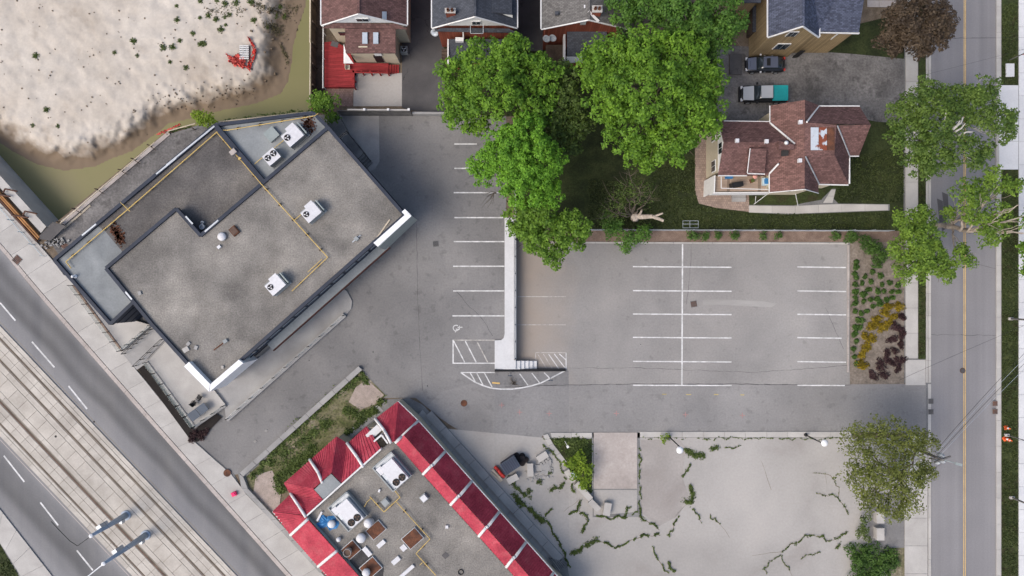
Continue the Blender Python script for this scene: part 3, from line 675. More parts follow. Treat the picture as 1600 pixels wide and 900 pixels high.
# ------------------------------------------------------------------ the flat-roofed commercial building
def px_prism(pts, z1, z0, name, m_, parent):
    mb = MB(); mb.prism([P(x, y, z1) for x, y in pts], z0); return mb.build(name, m_, parent)
def parapet(parent, pts, ztop, w=.34, drop=.5, name='parapet', m_='metal_navy', closed=False):
    segs = list(zip(pts[:-1], pts[1:])) + ([(pts[-1], pts[0])] if closed else [])
    for i, (a, b) in enumerate(segs):
        mb = MB(); wall_strip(mb, a, b, w, ztop - drop + .002 * i, ztop + .003 * i, ztrace=ztop); mb.build(name, M[m_], parent)
ZU, ZL = 6.3, 5.2
com = thing('commercial_building', 'dark navy commercial building with two gravel roof levels beside the tram street', 'building', P(400, 400, 0))
U = [(165, 419), (275, 326), (313, 368), (411, 285), (512, 199), (632, 336), (327, 606), (237, 507)]
Lo = [(84, 406), (336, 195), (489, 176), (512, 200), (411, 287), (313, 370), (275, 328), (165, 421), (209, 471), (172, 506)]
px_prism(U, ZU - .02, -.1, 'wall', M['wall_navy'], com)
px_prism([(84, 406), (336, 195), (489, 176), (511, 200), (411, 285), (313, 368), (275, 326), (166, 419), (210, 470), (172, 506)], ZL - .02, -.1, 'wall', M['wall_navy'], com)
drape('roof_gravel', [(166, 419), (275, 327), (313, 369), (411, 286), (512, 200), (631, 336), (327, 605), (238, 507)], 0, M['roof_gravel'], com, z=ZU)
drape('roof_gravel', [(150, 351), (336, 196), (411, 285), (313, 368), (275, 326), (191, 393)], 0, M['roof_gravel_dark'], com, z=ZL)
drape('roof_membrane', [(85, 406), (150, 351), (165, 362), (178, 378), (191, 393), (166, 419), (209, 470), (172, 505)], .004, M['membrane'], com, z=ZL)
drape('roof_membrane', [(338, 197), (489, 177), (511, 200), (413, 284)], .004, M['membrane'], com, z=ZL)
parapet(com, [(313, 368), (411, 285), (512, 199), (632, 336)], ZU + .25)
parapet(com, [(632, 336), (327, 606)], ZU + .25)
parapet(com, [(327, 606), (237, 507), (165, 419), (275, 326), (313, 368)], ZU + .25)
parapet(com, [(512, 199), (489, 176), (336, 195), (84, 406), (172, 506), (209, 471)], ZL + .3)
parapet(com, [(337, 197), (411, 284)], ZL + .45, .5, name='dividing_parapet')
parapet(com, [(342, 208), (413, 291)], ZL + .2, .12, name='dividing_flashing', m_='galv', drop=.3)
# pale strips put in as highlights along the dark parapet caps
for a, b, zt in (((244, 272), (275, 247), ZL + .31), ((260, 258), (335, 197), ZL + .312), ((128, 368), (150, 350), ZL + .32), ((290, 338), (301, 350), ZU + .26), ((320, 362), (341, 344), ZU + .262), ((196, 456), (206, 468), ZU + .264)):
    mb = MB(); wall_strip(mb, a, b, .16, zt - .05, zt + .012, ztrace=zt); mb.build('cap_highlight', M['galv'], com)
# white fascia corner and the north-east sign box
for pts in ([(287.5, 572.5), (295, 565.5), (328, 600), (326.5, 612)], [(328.5, 600.5), (373, 562), (380, 567.5), (327.5, 612)]):
    px_prism(pts, 7.0, 3.0, 'white_fascia', M['white_metal'], com)
sg = px_prism([(584, 379.5), (632, 336.5), (643, 337), (591, 386.5)], 7.2, 2.8, 'sign_box', M['panel_green'], com)
mb = MB(); mb.prism([P(*q, 7.235) for q in ((583.5, 379.5), (635.5, 333), (643, 337.5), (590, 385.5))], 7.203); mb.build('sign_cap', M['white_metal'], sg)
mb = MB(); mb.prism([P(*q, 7.2) for q in ((627.5, 331), (632.5, 326.5), (642, 336), (637, 341))], 6.0); mb.build('white_fascia', M['white_metal'], com)
# shop front: windows, columns, canopy
pa, pb = P(632, 336, ZU), P(327, 606, ZU)
d = (pb - pa); d.z = 0; LEN = d.length; d.normalize(); nrm = Vector((d.y, -d.x, 0))
if nrm.x < 0: nrm = -nrm
ang = math.atan2(d.y, d.x)
for i in range(11):
    s_ = 4.4 + i * 1.75
    c = pa + d * s_ + nrm * .02; w_ = MB(); w_.box((c.x, c.y, 4.75), (1.45, .1, 1.1), ang); wo = w_.build('window', M['glass_blue'], com)
    w_ = MB(); w_.box((c.x + nrm.x * .05, c.y + nrm.y * .05, 4.14), (1.55, .14, .08), ang); w_.build('sill', M['metal_navy'], wo)
for i in range(7):
    c = pa + d * (5.2 + i * 2.7) + nrm * .03; mb = MB(); mb.box((c.x, c.y, 1.4), (2.2, .08, 2.4), ang); mb.build('shop_window', M['glass_dark'], com)
mb = MB(); c0 = pa + d * 3.6; c1 = pa + d * 20.2
mb.prism([Vector((q.x, q.y, 3.4)) for q in (c0 + nrm * .05, c1 + nrm * .05, c1 + nrm * .95, c0 + nrm * .95)], 3.1); can = mb.build('canopy', M['unit_grey'], com)
mb = MB(); mb.prism([Vector((q.x, q.y, 3.43)) for q in (c0 + nrm * .952, c1 + nrm * .952, c1 + nrm * 1.07, c0 + nrm * 1.07)], 3.0); mb.build('canopy_edge', flat('canopy_brown', (.07, .032, .028)), can)
# seams on the south end wall of the lower wing, door recess
qa, qb = P(172, 506, ZL), P(209, 471, ZL); e_ = (qb - qa).normalized(); en = Vector((e_.y, -e_.x, 0)); ea = math.atan2(e_.y, e_.x)
for z in (1.3, 2.6, 3.9):
    c = (qa + qb) / 2 + en * .015; mb = MB(); mb.box((c.x, c.y, z), ((qb - qa).length, .05, .06), ea); mb.build('cladding_seam', M['seam'], com)
c = qb - e_ * .75 + en * .03; mb = MB(); mb.box((c.x, c.y, 1.3), (1.3, .1, 2.5), ea); mb.build('door', M['black'], com)

# roof-top machines
def fan_parts(par, x, y, z, r, rim='unit_grey', blade='unit_white'):
    mb = MB(); mb.lathe((x, y, z), [(r, 0), (r, .05), (r * .9, .07), (r * .88, .01)], 20); f = mb.build('fan', M['black'], par)
    mb = MB(); mb.lathe((x, y, z + .02), [(r * .22, 0), (r * .22, .06)], 10); mb.build('fan_hub', M['black'], f)
    for k in range(3):
        t = k * 2.094 + .5; mb = MB()
        mb.box((x + r * .5 * math.cos(t), y + r * .5 * math.sin(t), z + .035), (r * .62, r * .34, .02), t); mb.build('fan_blade', M[blade], f)
def unit_single():                           # packaged unit with one fan and a stepped lid
    o = proto('rooftop_unit')
    mb = MB(); mb.box((0, 0, .08), (2.1, 1.5, .16)); mb.build('base_frame', M['unit_grey'], o)
    mb = MB(); mb.box((-.1, 0, .6), (1.8, 1.4, .88)); mb.build('cabinet', M['unit_grey'], o)
    mb = MB(); mb.box((-.15, -.06, 1.08), (1.72, 1.3, .08)); mb.box((.2, .74, 1.079), (.95, .3, .078)); mb.build('top_panel', M['unit_white'], o)
    fan_parts(o, -.62, .12, 1.12, .3)
    mb = MB()
    for k in range(5): mb.box((.92 + .02 * k, 0, .35 + .16 * k), (.12, 1.3, .05))
    mb.build('side_louvre', M['panel_green'], o)
    mb = MB(); mb.tube((1.0, -.45, .2), (1.0, -.45, .9), .05); mb.build('pipe_stub', M['galv'], o)
    mb = MB(); mb.tube((1.0, .1, .2), (1.0, .1, .8), .04); mb.build('pipe_stub', M['galv'], o)
    return o
def unit_double():
    o = proto('condenser_unit')
    mb = MB(); mb.box((0, 0, .08), (1.6, 1.35, .16)); mb.build('base_frame', M['unit_grey'], o)
    mb = MB(); mb.box((0, 0, .62), (1.5, 1.25, .9)); mb.build('cabinet', M['unit_grey'], o)
    mb = MB(); mb.box((0, 0, 1.1), (1.5, 1.25, .08)); mb.build('top_panel', M['unit_white'], o)
    fan_parts(o, -.37, .12, 1.14, .32); fan_parts(o, .37, .12, 1.14, .32)
    return o
us = unit_single(); BA = R(41)
place(us, P(492, 332, ZU), BA, 'white one-fan rooftop unit near the white sign box', 'air conditioner', 'one-fan rooftop units')
place(us, P(437, 444, ZU), BA, 'white one-fan rooftop unit at the end of the yellow pipe', 'air conditioner', 'one-fan rooftop units')
place(us, P(464, 214, ZL), BA, 'white one-fan rooftop unit in the pale roof well', 'air conditioner', 'one-fan rooftop units', 1.1)
place(unit_double(), P(430, 248, ZL), BA, 'white two-fan condenser in the pale roof well', 'air conditioner')
def px_box(name, x, y, z, sx, sy, sz, rz, m_, label=None, cat=None, parent=None, group=None, top=None):
    mb = MB(); c = P(x, y, z); mb.box((c.x, c.y, z + sz / 2), (sx, sy, sz), rz)
    if top:
        t = thing(name, label, cat, c, group); mb.build('body', M[m_], t); mb = MB(); mb.box((c.x, c.y, z + sz + top[1] / 2), (sx * top[2], sy * top[2], top[1]), rz); mb.build('lid', M[top[0]], t); return t
    return mb.build(name, M[m_], parent, label=label, cat=cat, group=group)
px_box('roof_hatch', 426, 211, ZL, 1.15, 1.15, .35, BA, 'unit_grey', 'square grey roof hatch between the two well units', 'hatch', top=('panel_green', .06, 1.05))
px_box('roof_hatch', 367, 361, ZU, .75, .9, .25, BA, 'rust', 'small brown roof hatch beside the white dome vent', 'hatch', top=('fan_brown', .05, .8))
px_box('vent_box', 343, 386, ZU, .35, .3, .2, BA, 'unit_white', 'tiny white vent box below the dome vent', 'vent')
mb = MB(); mb.lathe(P(348, 370, ZU), [(.42, 0), (.42, .2), (.46, .22), (.40, .34), (.25, .44), (.05, .48)], 18); mb.build('dome_vent', M['unit_white'], None, True, 'round white dome vent on the upper gravel roof', 'vent')
t_ = thing('plumbing_vent', 'pair of short pipes in the roof corner notch', 'vent', P(319, 354, ZL))
for x, y in ((318, 355), (318.5, 348)):
    mb = MB(); mb.lathe(P(x, y, ZL), [(.28 if x == 318 else .15, 0), (.28 if x == 318 else .15, .4), (.2 if x == 318 else .1, .4), (.2 if x == 318 else .1, .2)], 12); mb.build('pipe', M['galv'], t_)
mb = MB(); mb.lathe(P(118, 432, ZL), [(.22, 0), (.22, .1), (.12, .12), (.12, .5), (.16, .52), (.05, .6)], 12); mb.build('roof_vent', M['white_metal'], None, True, 'single white vent stub on the pale south-west membrane', 'vent')
for i, (x, y, s_, lb) in enumerate(((291, 546, .62, 'largest pale paving block near the white corner fascia'), (295, 537, .4, 'small brown block above the largest paving block'), (307, 543, .4, 'small brown block right of the largest paving block'), (348.5, 573.5, .3, 'small white block near the right white fascia arm'), (219, 458, .4, 'lone brown block near the south-west parapet'))):
    px_box('paving_block', x, y, ZU, s_, s_ * .8, .15, R(30 + 20 * i), 'concrete' if s_ > .5 or i == 3 else 'concrete_grey', lb, 'block')
t_ = thing('drain_pipe_piece', 'short rusty pipe with a flange lying on gravel', 'pipe', P(345, 537, ZU)); mb = MB(); mb.tube(P(334, 547, ZU + .08), P(350, 535, ZU + .08), .06); mb.build('tube', M['rust'], t_); mb = MB(); mb.box(P(352, 533, ZU + .12), (.45, .35, .2), .5); mb.build('flange', M['unit_grey'], t_)
t_ = thing('antenna_base', 'grey cross-shaped bracket on the roof below the right unit', 'bracket', P(557, 373, ZU))
mb = MB(); mb.box(P(557, 373, ZU + .15), (.4, .4, .3), BA); mb.build('block', M['unit_grey'], t_); mb = MB(); mb.box(P(557, 373, ZU + .08), (1.1, .1, .1), BA); mb.build('arm', M['galv'], t_)
mb = MB(); wall_strip(mb, (583, 380), (609, 343), .13, ZU + .002, ZU + .12); mb.build('timber_strip', M['wood_light'], None, label='pale timber strip leaning along the sign box', cat='timber')
t_ = thing('meter_box', 'beige meter box with valves on the yellow pipe', 'meter', P(365, 238, ZL)); mb = MB(); mb.box(P(365, 238, ZL + .45), (.65, .5, .5), BA); mb.build('box', M['concrete_pink'], t_); mb = MB(); mb.box(P(375, 248, ZL + .35), (.3, .2, .3), BA); mb.build('valve', M['pipe_yellow'], t_)
def gas_pipe(name, pts, z, r, label, branches=()):
    t = thing(name, label, 'pipe', P(*pts[0], z))
    mb = MB(); mb.path([P(x, y, z + .28) for x, y in pts], r); mb.build('pipe_run', M['pipe_yellow'], t)
    for a, b in branches:
        mb = MB(); mb.path([P(*a, z + .28), P(*b, z + .28)], r * .8); mb.build('branch', M['pipe_yellow'], t)
    for a, b in zip(pts[:-1], pts[1:]):
        n = int(math.dist(a, b) / 28)
        for i in range(n):
            x, y = a[0] + (b[0] - a[0]) * (i + .5) / n, a[1] + (b[1] - a[1]) * (i + .5) / n
            mb = MB(); c = P(x, y, z); mb.box((c.x, c.y, z + .11), (.3, .14, .22), BA); mb.build('support', M['wood_dark'], t)
gas_pipe('gas_pipe', [(111, 419), (103, 409), (200, 327), (345, 201)], ZL, .055, 'long yellow gas pipe along the lower roof by the laneway', (((188, 316), (203, 330)),))
gas_pipe('gas_pipe', [(345, 203), (355, 203.5), (492, 181), (497, 177)], ZL, .05, 'yellow gas pipe along the north edge of the roof well')
gas_pipe('gas_pipe', [(339, 207), (409, 288)], ZL, .05, 'yellow gas pipe beside the dividing parapet', (((384, 258), (391, 252)), ((398, 256), (446, 217))))
gas_pipe('gas_pipe', [(406, 285), (512, 402), (456, 455)], ZU, .05, 'yellow gas pipe bending across the upper gravel roof', (((460, 344), (474, 332)), ((503, 405), (481, 425))))
mb = MB()
rr = random.Random(3)
for k in range(260):
    x = 184 + rr.gauss(0, 5); y = 366 + (x - 184) * 1.0 + rr.gauss(0, 6)
    c = P(x, y, ZL); mb.box((c.x, c.y, ZL + .05), (rr.uniform(.08, .2), rr.uniform(.06, .14), .07), rr.uniform(0, 3))
for k in range(150):
    x = 482 + rr.gauss(0, 5); y = 195 + rr.gauss(0, 7)
    c = P(x, y, ZL); mb.box((c.x, c.y, ZL + .05), (rr.uniform(.08, .2), rr.uniform(.06, .14), .07), rr.uniform(0, 3))
mb.build('fallen_leaves', M['rust'], label='brown dead leaves heaped on the lower roof', cat='leaves', kind='stuff')

# terraces, ramps, glass railings
ter = thing('terrace', 'raised pale concrete terrace along the south-west side of the commercial building', 'terrace', P(260, 580, 0))
px_prism([(100, 430), (135, 432), (172, 490), (236, 508), (190, 548), (186, 548)], .5, .11, 'slab', M['concrete'], ter)
px_prism([(230, 566), (262, 530), (330, 604), (352, 632), (305, 668)], .45, .11, 'slab', M['concrete_white'] if False else M['concrete'], ter)
px_prism([(191, 549), (238, 510), (258, 530), (228, 563), (212, 572)], .2, .11, 'stair_ramp', M['concrete_grey'], ter)
mb = MB(); wall_strip(mb, (114, 446), (190, 548), .25, 0.1, .56); w1 = mb.build('edge_wall', M['mulch'], ter)
mb = MB(); wall_strip(mb, (229, 565), (304, 667), .25, 0.1, .53); mb.build('edge_wall', M['concrete_grey'], ter)
mb = MB(); wall_strip(mb, (304, 667), (352, 634), .25, 0.1, .51); mb.build('edge_wall', M['concrete_grey'], ter)
wk = thing('shop_walkway', 'grey concrete walkway under the canopy along the drive', 'walkway', P(450, 560, 0))
mb = MB(); mb.prism([P(x, y, .15) for x, y in [(330, 607), (380, 566), (533, 449), (542, 455), (550, 470), (549, 482), (540, 493), (354, 658), (350, 634)]], -.02); mb.build('slab', M['concrete_grey'], wk)
mb = MB(); wall_strip(mb, (354, 656), (538, 492), .5, 0, .42); mb.build('low_wall', M['concrete_grey'], wk)
glassm = bpy.data.materials.new('rail_glass'); glassm.use_nodes = True
gb = glassm.node_tree.nodes['Principled BSDF']; gb.inputs['Base Color'].default_value = (.72, .80, .74, 1); gb.inputs['Roughness'].default_value = .1; gb.inputs['Alpha'].default_value = .22
def railing(pts, z0, h, step, label, glass=True, out=(-1, 0)):
    t = thing('railing', label, 'railing', P(*pts[0], z0))
    for a, b in zip(pts[:-1], pts[1:]):
        n = max(1, round(math.dist(a, b) / step)); A, B = P(*a, z0), P(*b, z0)
        for i in range(n + 1):
            if i == n and b != pts[-1]: continue
            p = A.lerp(B, i / n); mb = MB(); mb.box((p.x, p.y, z0 + h / 2), (.07, .07, h)); mb.build('post', M['black'], t)
        if glass:
            for i in range(n):
                p, q = A.lerp(B, (i + .06) / n), A.lerp(B, (i + .94) / n); dd = (q - p); an = math.atan2(dd.y, dd.x); c = (p + q) / 2
                mb = MB(); mb.box((c.x, c.y, z0 + h * .52), (dd.length, .02, h * .85), an); mb.build('glass_panel', glassm, t)
        else:
            mb = MB(); mb.tube(A + Vector((0, 0, h)), B + Vector((0, 0, h)), .03); mb.build('top_rail', M['black'], t)
            mb = MB(); mb.tube(A + Vector((0, 0, h * .5)), B + Vector((0, 0, h * .5)), .02); mb.build('mid_rail', M['black'], t)
railing([(114, 446), (190, 548)], .55, 1.0, 18, 'glass railing along the pavement beside the lower terrace wall')
railing([(190, 548), (238, 508)], .45, 1.0, 17, 'glass railing on the left side of the terrace stairs')
railing([(197, 552), (240, 514)], .2, 1.0, 11, 'dark handrail nearest the left side of the stairs', False)
railing([(214, 571), (257, 530)], .2, 1.0, 16, 'dark handrail on the right side of the stairs', False)
railing([(230, 566), (304, 667)], .5, 1.0, 21, 'glass railing between the patio and the dark planter')
railing([(304, 666), (350, 634)], .5, 1.0, 19, 'glass railing behind the navy patio table')
railing([(356, 654), (537, 493)], .4, .75, 24, 'row of low posts with glass on the walkway wall')
drape('terrace_forecourt', [(186, 550), (238, 509), (264, 531), (229, 567), (214, 578)], .112, M['concrete_grey'], z=0, kind='structure')
drape('planter_bed', [(216, 577), (224, 571), (303, 672), (300, 690), (292, 680)], .135, M['mulch_black'], z=0, kind='structure')
drape('planter_bed', [(300, 690), (303, 672), (336, 645), (347, 652), (310, 690)], .14, M['mulch_black'], z=0, kind='structure')
t_ = thing('patio_table', 'navy two-panel patio table at the terrace corner', 'table', P(309, 644, .45))
for pts, dz in (([(292, 648), (305, 638.5), (313.5, 649.5), (301, 659)], 0), ([(305.5, 638), (318, 629), (326, 639.5), (314, 649)], .02)):
    mb = MB(); mb.slab([P(x, y, 1.2 + dz) for x, y in pts], .06); mb.build('table_top', M['patio_blue'], t_)
for x, y in ((294, 648), (302, 656), (317, 632), (324, 639)):
    c = P(x, y, .8); mb = MB(); mb.box((c.x, c.y, .81), (.06, .06, .7)); mb.build('leg', M['black'], t_)
ch = proto('patio_chair')
mb = MB(); mb.box((0, 0, .44), (.48, .46, .06)); mb.build('seat', M['black'], ch)
mb = MB(); mb.box((-.24, 0, .72), (.06, .48, .5)); mb.build('backrest', M['black'], ch)
for sy in (-.25, .25): mb = MB(); mb.box((0, sy, .64), (.46, .05, .05)); mb.build('armrest', M['black'], ch)
for sx in (-.2, .2):
    for sy in (-.2, .2): mb = MB(); mb.tube((sx, sy, 0), (sx, sy, .42), .022); mb.build('leg', M['black'], ch)
place(ch, P(314, 620, .45), 2.6, 'black patio chair under the white fascia corner', 'chair', 'patio chairs')
place(ch, P(306, 629, .45), .9, 'black patio chair pushed against the navy table', 'chair', 'patio chairs')
# back stairs on the north-east side
t_ = thing('back_steps', 'dark concrete landing and steps with black railing behind the building', 'steps', P(560, 230, 0))
px_prism([(513, 172), (528, 178), (545, 209), (556, 221), (569, 238), (557, 250), (531, 218), (511, 196)], .9, .0, 'landing', M['concrete_dark'], t_)
for i in range(4):
    a, b = (557 + i * 3.2, 250 + i * 4), (569 + i * 3.2, 238 + i * 4)
    px_prism([a, b, (b[0] + 3.2, b[1] + 4), (a[0] + 3.2, a[1] + 4)], .72 - i * .18, 0, 'step', M['concrete_dark'], t_)
railing([(533, 218), (544.5, 208), (580, 252)], .9, 1.0, 16, 'black railing along the back steps', False)

# ------------------------------------------------------------------ the red-roofed restaurant
res = thing('restaurant_building', 'restaurant with a red ribbed mansard roof and white battens', 'building', P(640, 800, 0))
ZE, ZT, ZF = 3.0, 4.9, 4.3
def rib(name, a, b, c, d_, n, lift=.05):     # a-b along the eave, d-c along the top
    mb = MB(); A, B, C_, D_ = [P(*q) for q in (a, b, c, d_)]
    nn = (B - A).cross(D_ - A)
    if nn.length < 1e-6: nn = (B - A).cross(C_ - A)
    nn.normalize()
    if nn.z < 0: nn = -nn
    for i in range(n):
        t0, t1 = i / n, (i + 1) / n; tm = t0 + (t1 - t0) * .55
        e0, e1, em = A.lerp(B, t0), A.lerp(B, t1), A.lerp(B, tm); f0, f1, fm = D_.lerp(C_, t0), D_.lerp(C_, t1), D_.lerp(C_, tm)
        h = nn * lift
        mb.poly([e0 + h, em + h, fm + h, f0 + h], nn); mb.poly([em, e1, f1, fm], nn)
        mb.poly([em + h, em, fm, fm + h]); mb.poly([e0 + h, e0, f0, f0 + h])
    return mb.build(name, M['roof_red'], res)
def batten(pts, r=.16):
    mb = MB(); q = [P(x, y, z + .1) for x, y, z in pts]
    for a, b in zip(q[:-1], q[1:]): mb.tube(a, b, r, r, 8)
    mb.build('batten', M['trim_white'], res, True)
# flat roof and inner walls
fl = [(479, 805), (532, 756), (595, 702), (612, 690), (620, 694), (661, 742), (704, 790), (748, 839), (791, 887), (833, 935), (874, 982), (601, 942), (560, 900), (526, 861)]
drape('roof_gravel', fl, 0, M['roof_gravel'], res, z=ZF)
px_prism([(430, 799), (456, 776), (446, 757), (526, 686), (541, 695), (575, 667), (590, 668), (590, 656), (621, 630), (652, 659), (693, 707), (860, 900), (903, 943), (876, 984), (600, 944), (540, 930), (508, 893)], ZE - .05, -1.1, 'wall', M['stucco'], res)
# south-west slope
swo = [(426, 799, ZE), (454, 836, ZE), (497, 885, ZE), (540, 933, ZE)]; swi = [(479, 806, ZT), (481, 811, ZT), (526, 861, ZT), (570, 910, ZT)]
rib('roof_panel', swo[0], swo[1], (482, 810, ZT), (478, 806, ZT), 8)
for i in (1, 2): rib('roof_panel', swo[i], swo[i + 1], swi[i + 1], swi[i], 14)
for i in (1, 2): batten([(swo[i][0], swo[i][1], ZE), (swi[i][0], swi[i][1], ZT)])
mb = MB(); A_, B_ = P(480, 808, ZT), P(580, 921, ZT); mb.poly([A_, B_, B_ - Vector((0, 0, .7)), A_ - Vector((0, 0, .7))]); mb.build('inner_wall', M['panel_green'], res)
# north-west front
rib('roof_panel', (426, 799, ZE), (454, 772, ZE), (505, 780, ZT), (479, 805, ZT), 10)
rib('roof_panel', (454, 772, ZE), (444, 755, ZE), (490, 764, ZT + .1), (504, 780, ZT), 6)
rib('roof_panel', (444, 755, ZE), (526, 682, ZE), (518, 739, ZT + .3), (490, 764, ZT + .1), 26)
rib('roof_panel', (526, 682, ZE), (543, 693, ZE), (533, 755, ZT), (518, 739, ZT + .3), 7)
rib('roof_panel', (543, 693, ZE), (573, 666, ZE), (595, 701, ZT), (533, 756, ZT), 12)
batten([(454, 771, ZE), (466, 789, ZT - .5), (478, 808, ZT)]); batten([(484, 718, ZE), (497, 738, ZT - .2), (504, 755, ZT)]); batten([(542, 692, ZE), (558, 714, ZT - .4), (568, 730, ZT)])
mb = MB(); mb.slab([P(*q, ZT + .12) for q in ((491, 765), (517, 740), (533, 756), (505, 780))], .15); mb.build('flat_membrane', M['membrane'], res)
parts_t = [(478, 806), (595, 702)]
mb = MB(); wall_strip(mb, (479, 806), (595, 702), .16, ZF, ZT + .1, ztrace=ZT + .1); mb.build('coping', M['trim_white'], res)
mb = MB(); mb.slab([P(*q, 3.7) for q in ((571, 680), (589, 663.5), (597, 672), (578, 689))], .2); mb.build('entrance_canopy', M['concrete_white'], res)
mb = MB(); wall_strip(mb, (584, 690), (596, 680), .15, 3.0, ZT, ztrace=ZT); mb.build('coping', M['trim_white'], res)
mb = MB(); wall_strip(mb, (596, 680), (606, 693), .15, 3.0, ZT + .01, ztrace=ZT); mb.build('coping', M['trim_white'], res)
# corner tower
rib('roof_panel', (586, 655, ZE), (622, 627, ZE), (616, 690, ZT + .5), (611, 691, ZT + .3), 14)
rib('roof_panel', (622, 627, ZE), (654, 658, ZE), (618, 691, ZT + .4), (616, 690, ZT + .5), 14)
batten([(586, 654, ZE), (600, 672, ZT - .4), (611, 692, ZT + .3)]); batten([(653, 658, ZE), (628, 682, ZT - .1), (617, 692, ZT + .3)])
# north-east wing: outer slope up to a ridge, short inner slope back down
no = [(654, 658), (696, 705), (737, 752), (780, 800), (822, 847), (865, 895), (908, 943)]; ni = [(618, 692), (661, 741), (704, 789), (748, 838), (791, 886), (833, 935), (875, 983)]
for i in range(6):
    ra = (no[i][0] * .36 + ni[i][0] * .64, no[i][1] * .36 + ni[i][1] * .64, ZT + .25); rb = (no[i + 1][0] * .36 + ni[i + 1][0] * .64, no[i + 1][1] * .36 + ni[i + 1][1] * .64, ZT + .25)
    rib('roof_panel', (*no[i], ZE), (*no[i + 1], ZE), rb, ra, 16); rib('roof_panel', (*ni[i], ZF + .1), (*ni[i + 1], ZF + .1), rb, ra, 16, .03)
    if i: batten([(*no[i], ZE), (ra[0] + 3, ra[1] - 2, ZT + .1), ra, (*ni[i], ZF + .15)])
mb = MB(); mb.path([P(622, 627, ZE), P(654, 657.5, ZE), P(909, 942.5, ZE)], .07); mb.build('gutter', M['trim_white'], res)
mb = MB(); mb.path([P(426, 799, ZE), P(541, 934, ZE)], .06); mb.build('gutter', M['trim_white'], res)
# machines on the restaurant roof
def rtu():
    o = proto('rooftop_unit')
    mb = MB()
    for sx, sy, wx, wy in ((0, 1.27, 3.3, .12), (0, -1.27, 3.3, .12), (1.62, 0, .12, 2.42), (-1.62, 0, .12, 2.42)): mb.box((sx, sy, .3), (wx, wy, .6))
    mb.build('roof_kerb', M['unit_grey'], o)
    mb = MB(); mb.box((0, 0, .2), (3.1, 2.4, .3)); mb.build('base', M['galv'], o)
    mb = MB(); mb.box((-.2, -.25, .75), (2.7, 1.6, .8)); mb.build('cabinet', M['unit_white'], o)
    mb = MB(); mb.box((.9, .72, .65), (.8, .6, .6)); mb.build('side_cabinet', M['unit_white'], o)
    mb = MB(); mb.box((.1, .75, .5), (.7, .5, .35)); mb.build('intake_hood', M['galv'], o)
    fan_parts(o, -1.05, -.6, 1.15, .38, blade='fan_brown'); fan_parts(o, -1.05, .2, 1.15, .38, blade='fan_brown')
    return o
r0 = rtu(); RA = R(131)
place(r0, P(614, 735, ZF), RA, 'white two-fan unit in a grey kerb nearest the corner tower', 'air conditioner', 'restaurant rooftop units')
place(r0, P(545, 797, ZF), RA, 'white two-fan unit in a grey kerb next to the blue tarp', 'air conditioner', 'restaurant rooftop units')
def pad_thing(x, y, sx, sy, label):
    t = thing('rusty_curb', label, 'roof curb', P(x, y, ZF)); c = P(x, y, ZF)
    mb = MB(); mb.box((c.x, c.y, ZF + .12), (sx, sy, .24), BA); mb.build('curb', M['galv'] if sx > 1.5 else M['rust'], t)
    mb = MB(); mb.box((c.x, c.y, ZF + .26), (sx * .93, sy * .93, .06), BA); mb.build('cover', M['rust'], t); return t
pad_thing(645, 840, 1.9, 1.5, 'square rusty roof curb with a pale rim right of centre'); pad_thing(588, 827, 1.8, 1.3, 'rusty roof curb under the tilted exhaust fan'); pad_thing(549, 858, 1.7, 1.4, 'rusty roof curb under the open round stack'); pad_thing(580, 886, 1.9, 1.6, 'rusty roof curb under the lowest white exhaust fan')
def stack(x, y, r, h, label, m_='unit_white', tilt=None, open_=False, zb=ZF):
    c = P(x, y, zb + h * .7); c.z = zb; t = thing('exhaust_fan', label, 'exhaust fan', c)
    Mx = Matrix.Rotation(tilt, 4, 'Y') if tilt else None
    mb = MB(); mb.lathe(c, [(r * .8, 0), (r * .8, h * .5), (r, h * .55), (r, h), (r * .9, h + .02), (r * .88, h - .2)] if open_ else [(r * .75, 0), (r * .75, h * .4), (r, h * .5), (r, h * .8), (r * .7, h), (.05, h + .05)], 18, M=Mx); mb.build('housing', M[m_], t, True)
    mb = MB(); mb.lathe(c + ((Mx @ Vector((0, 0, h - .18))) if Mx else Vector((0, 0, h - .18))), [(r * .86, 0), (r * .86, .03)], 16, M=Mx); mb.build('throat' if open_ else 'band', M['fan_brown'] if open_ else M['unit_grey'], t)
    return t
stack(579, 818, .48, .9, 'tilted white exhaust fan on the long rusty curb', tilt=-.5, zb=ZF + .29); stack(564, 841, .5, .9, 'fat white exhaust fan beside the long rusty curb')
stack(543, 863, .42, .8, 'open round stack with a dark throat', 'concrete_pink', open_=True, zb=ZF + .29); stack(572, 895, .42, .7, 'lowest white exhaust fan near the bottom edge', zb=ZF + .29); stack(518, 819, .4, .7, 'white exhaust fan standing on the blue tarp'); stack(529, 843, .25, .5, 'small white vent cap between the stacks')
mb = MB(); tp = []
rr = random.Random(5)
for k in range(22):
    a = k / 22 * 2 * math.pi; r_ = 13 + rr.uniform(-4, 6); tp.append((512 + r_ * 1.15 * math.cos(a), 815 + r_ * .8 * math.sin(a)))
b0 = len(mb.v); mb.v.append(P(512, 815, ZF + .12)); mb.v += [P(512 + (x - 512) * .5, 815 + (y - 815) * .5, ZF + rr.uniform(.03, .22)) for x, y in tp]; mb.v += [P(x, y, ZF + .02 + rr.uniform(0, .06)) for x, y in tp]
for k in range(22):
    j = (k + 1) % 22; mb.f += [(b0, b0 + 1 + j, b0 + 1 + k), (b0 + 1 + k, b0 + 1 + j, b0 + 23 + j, b0 + 23 + k)]; mb.m += [0, 0]
mb.build('tarp', M['tarp_blue'], label='crumpled blue tarp on the restaurant roof', cat='tarp')
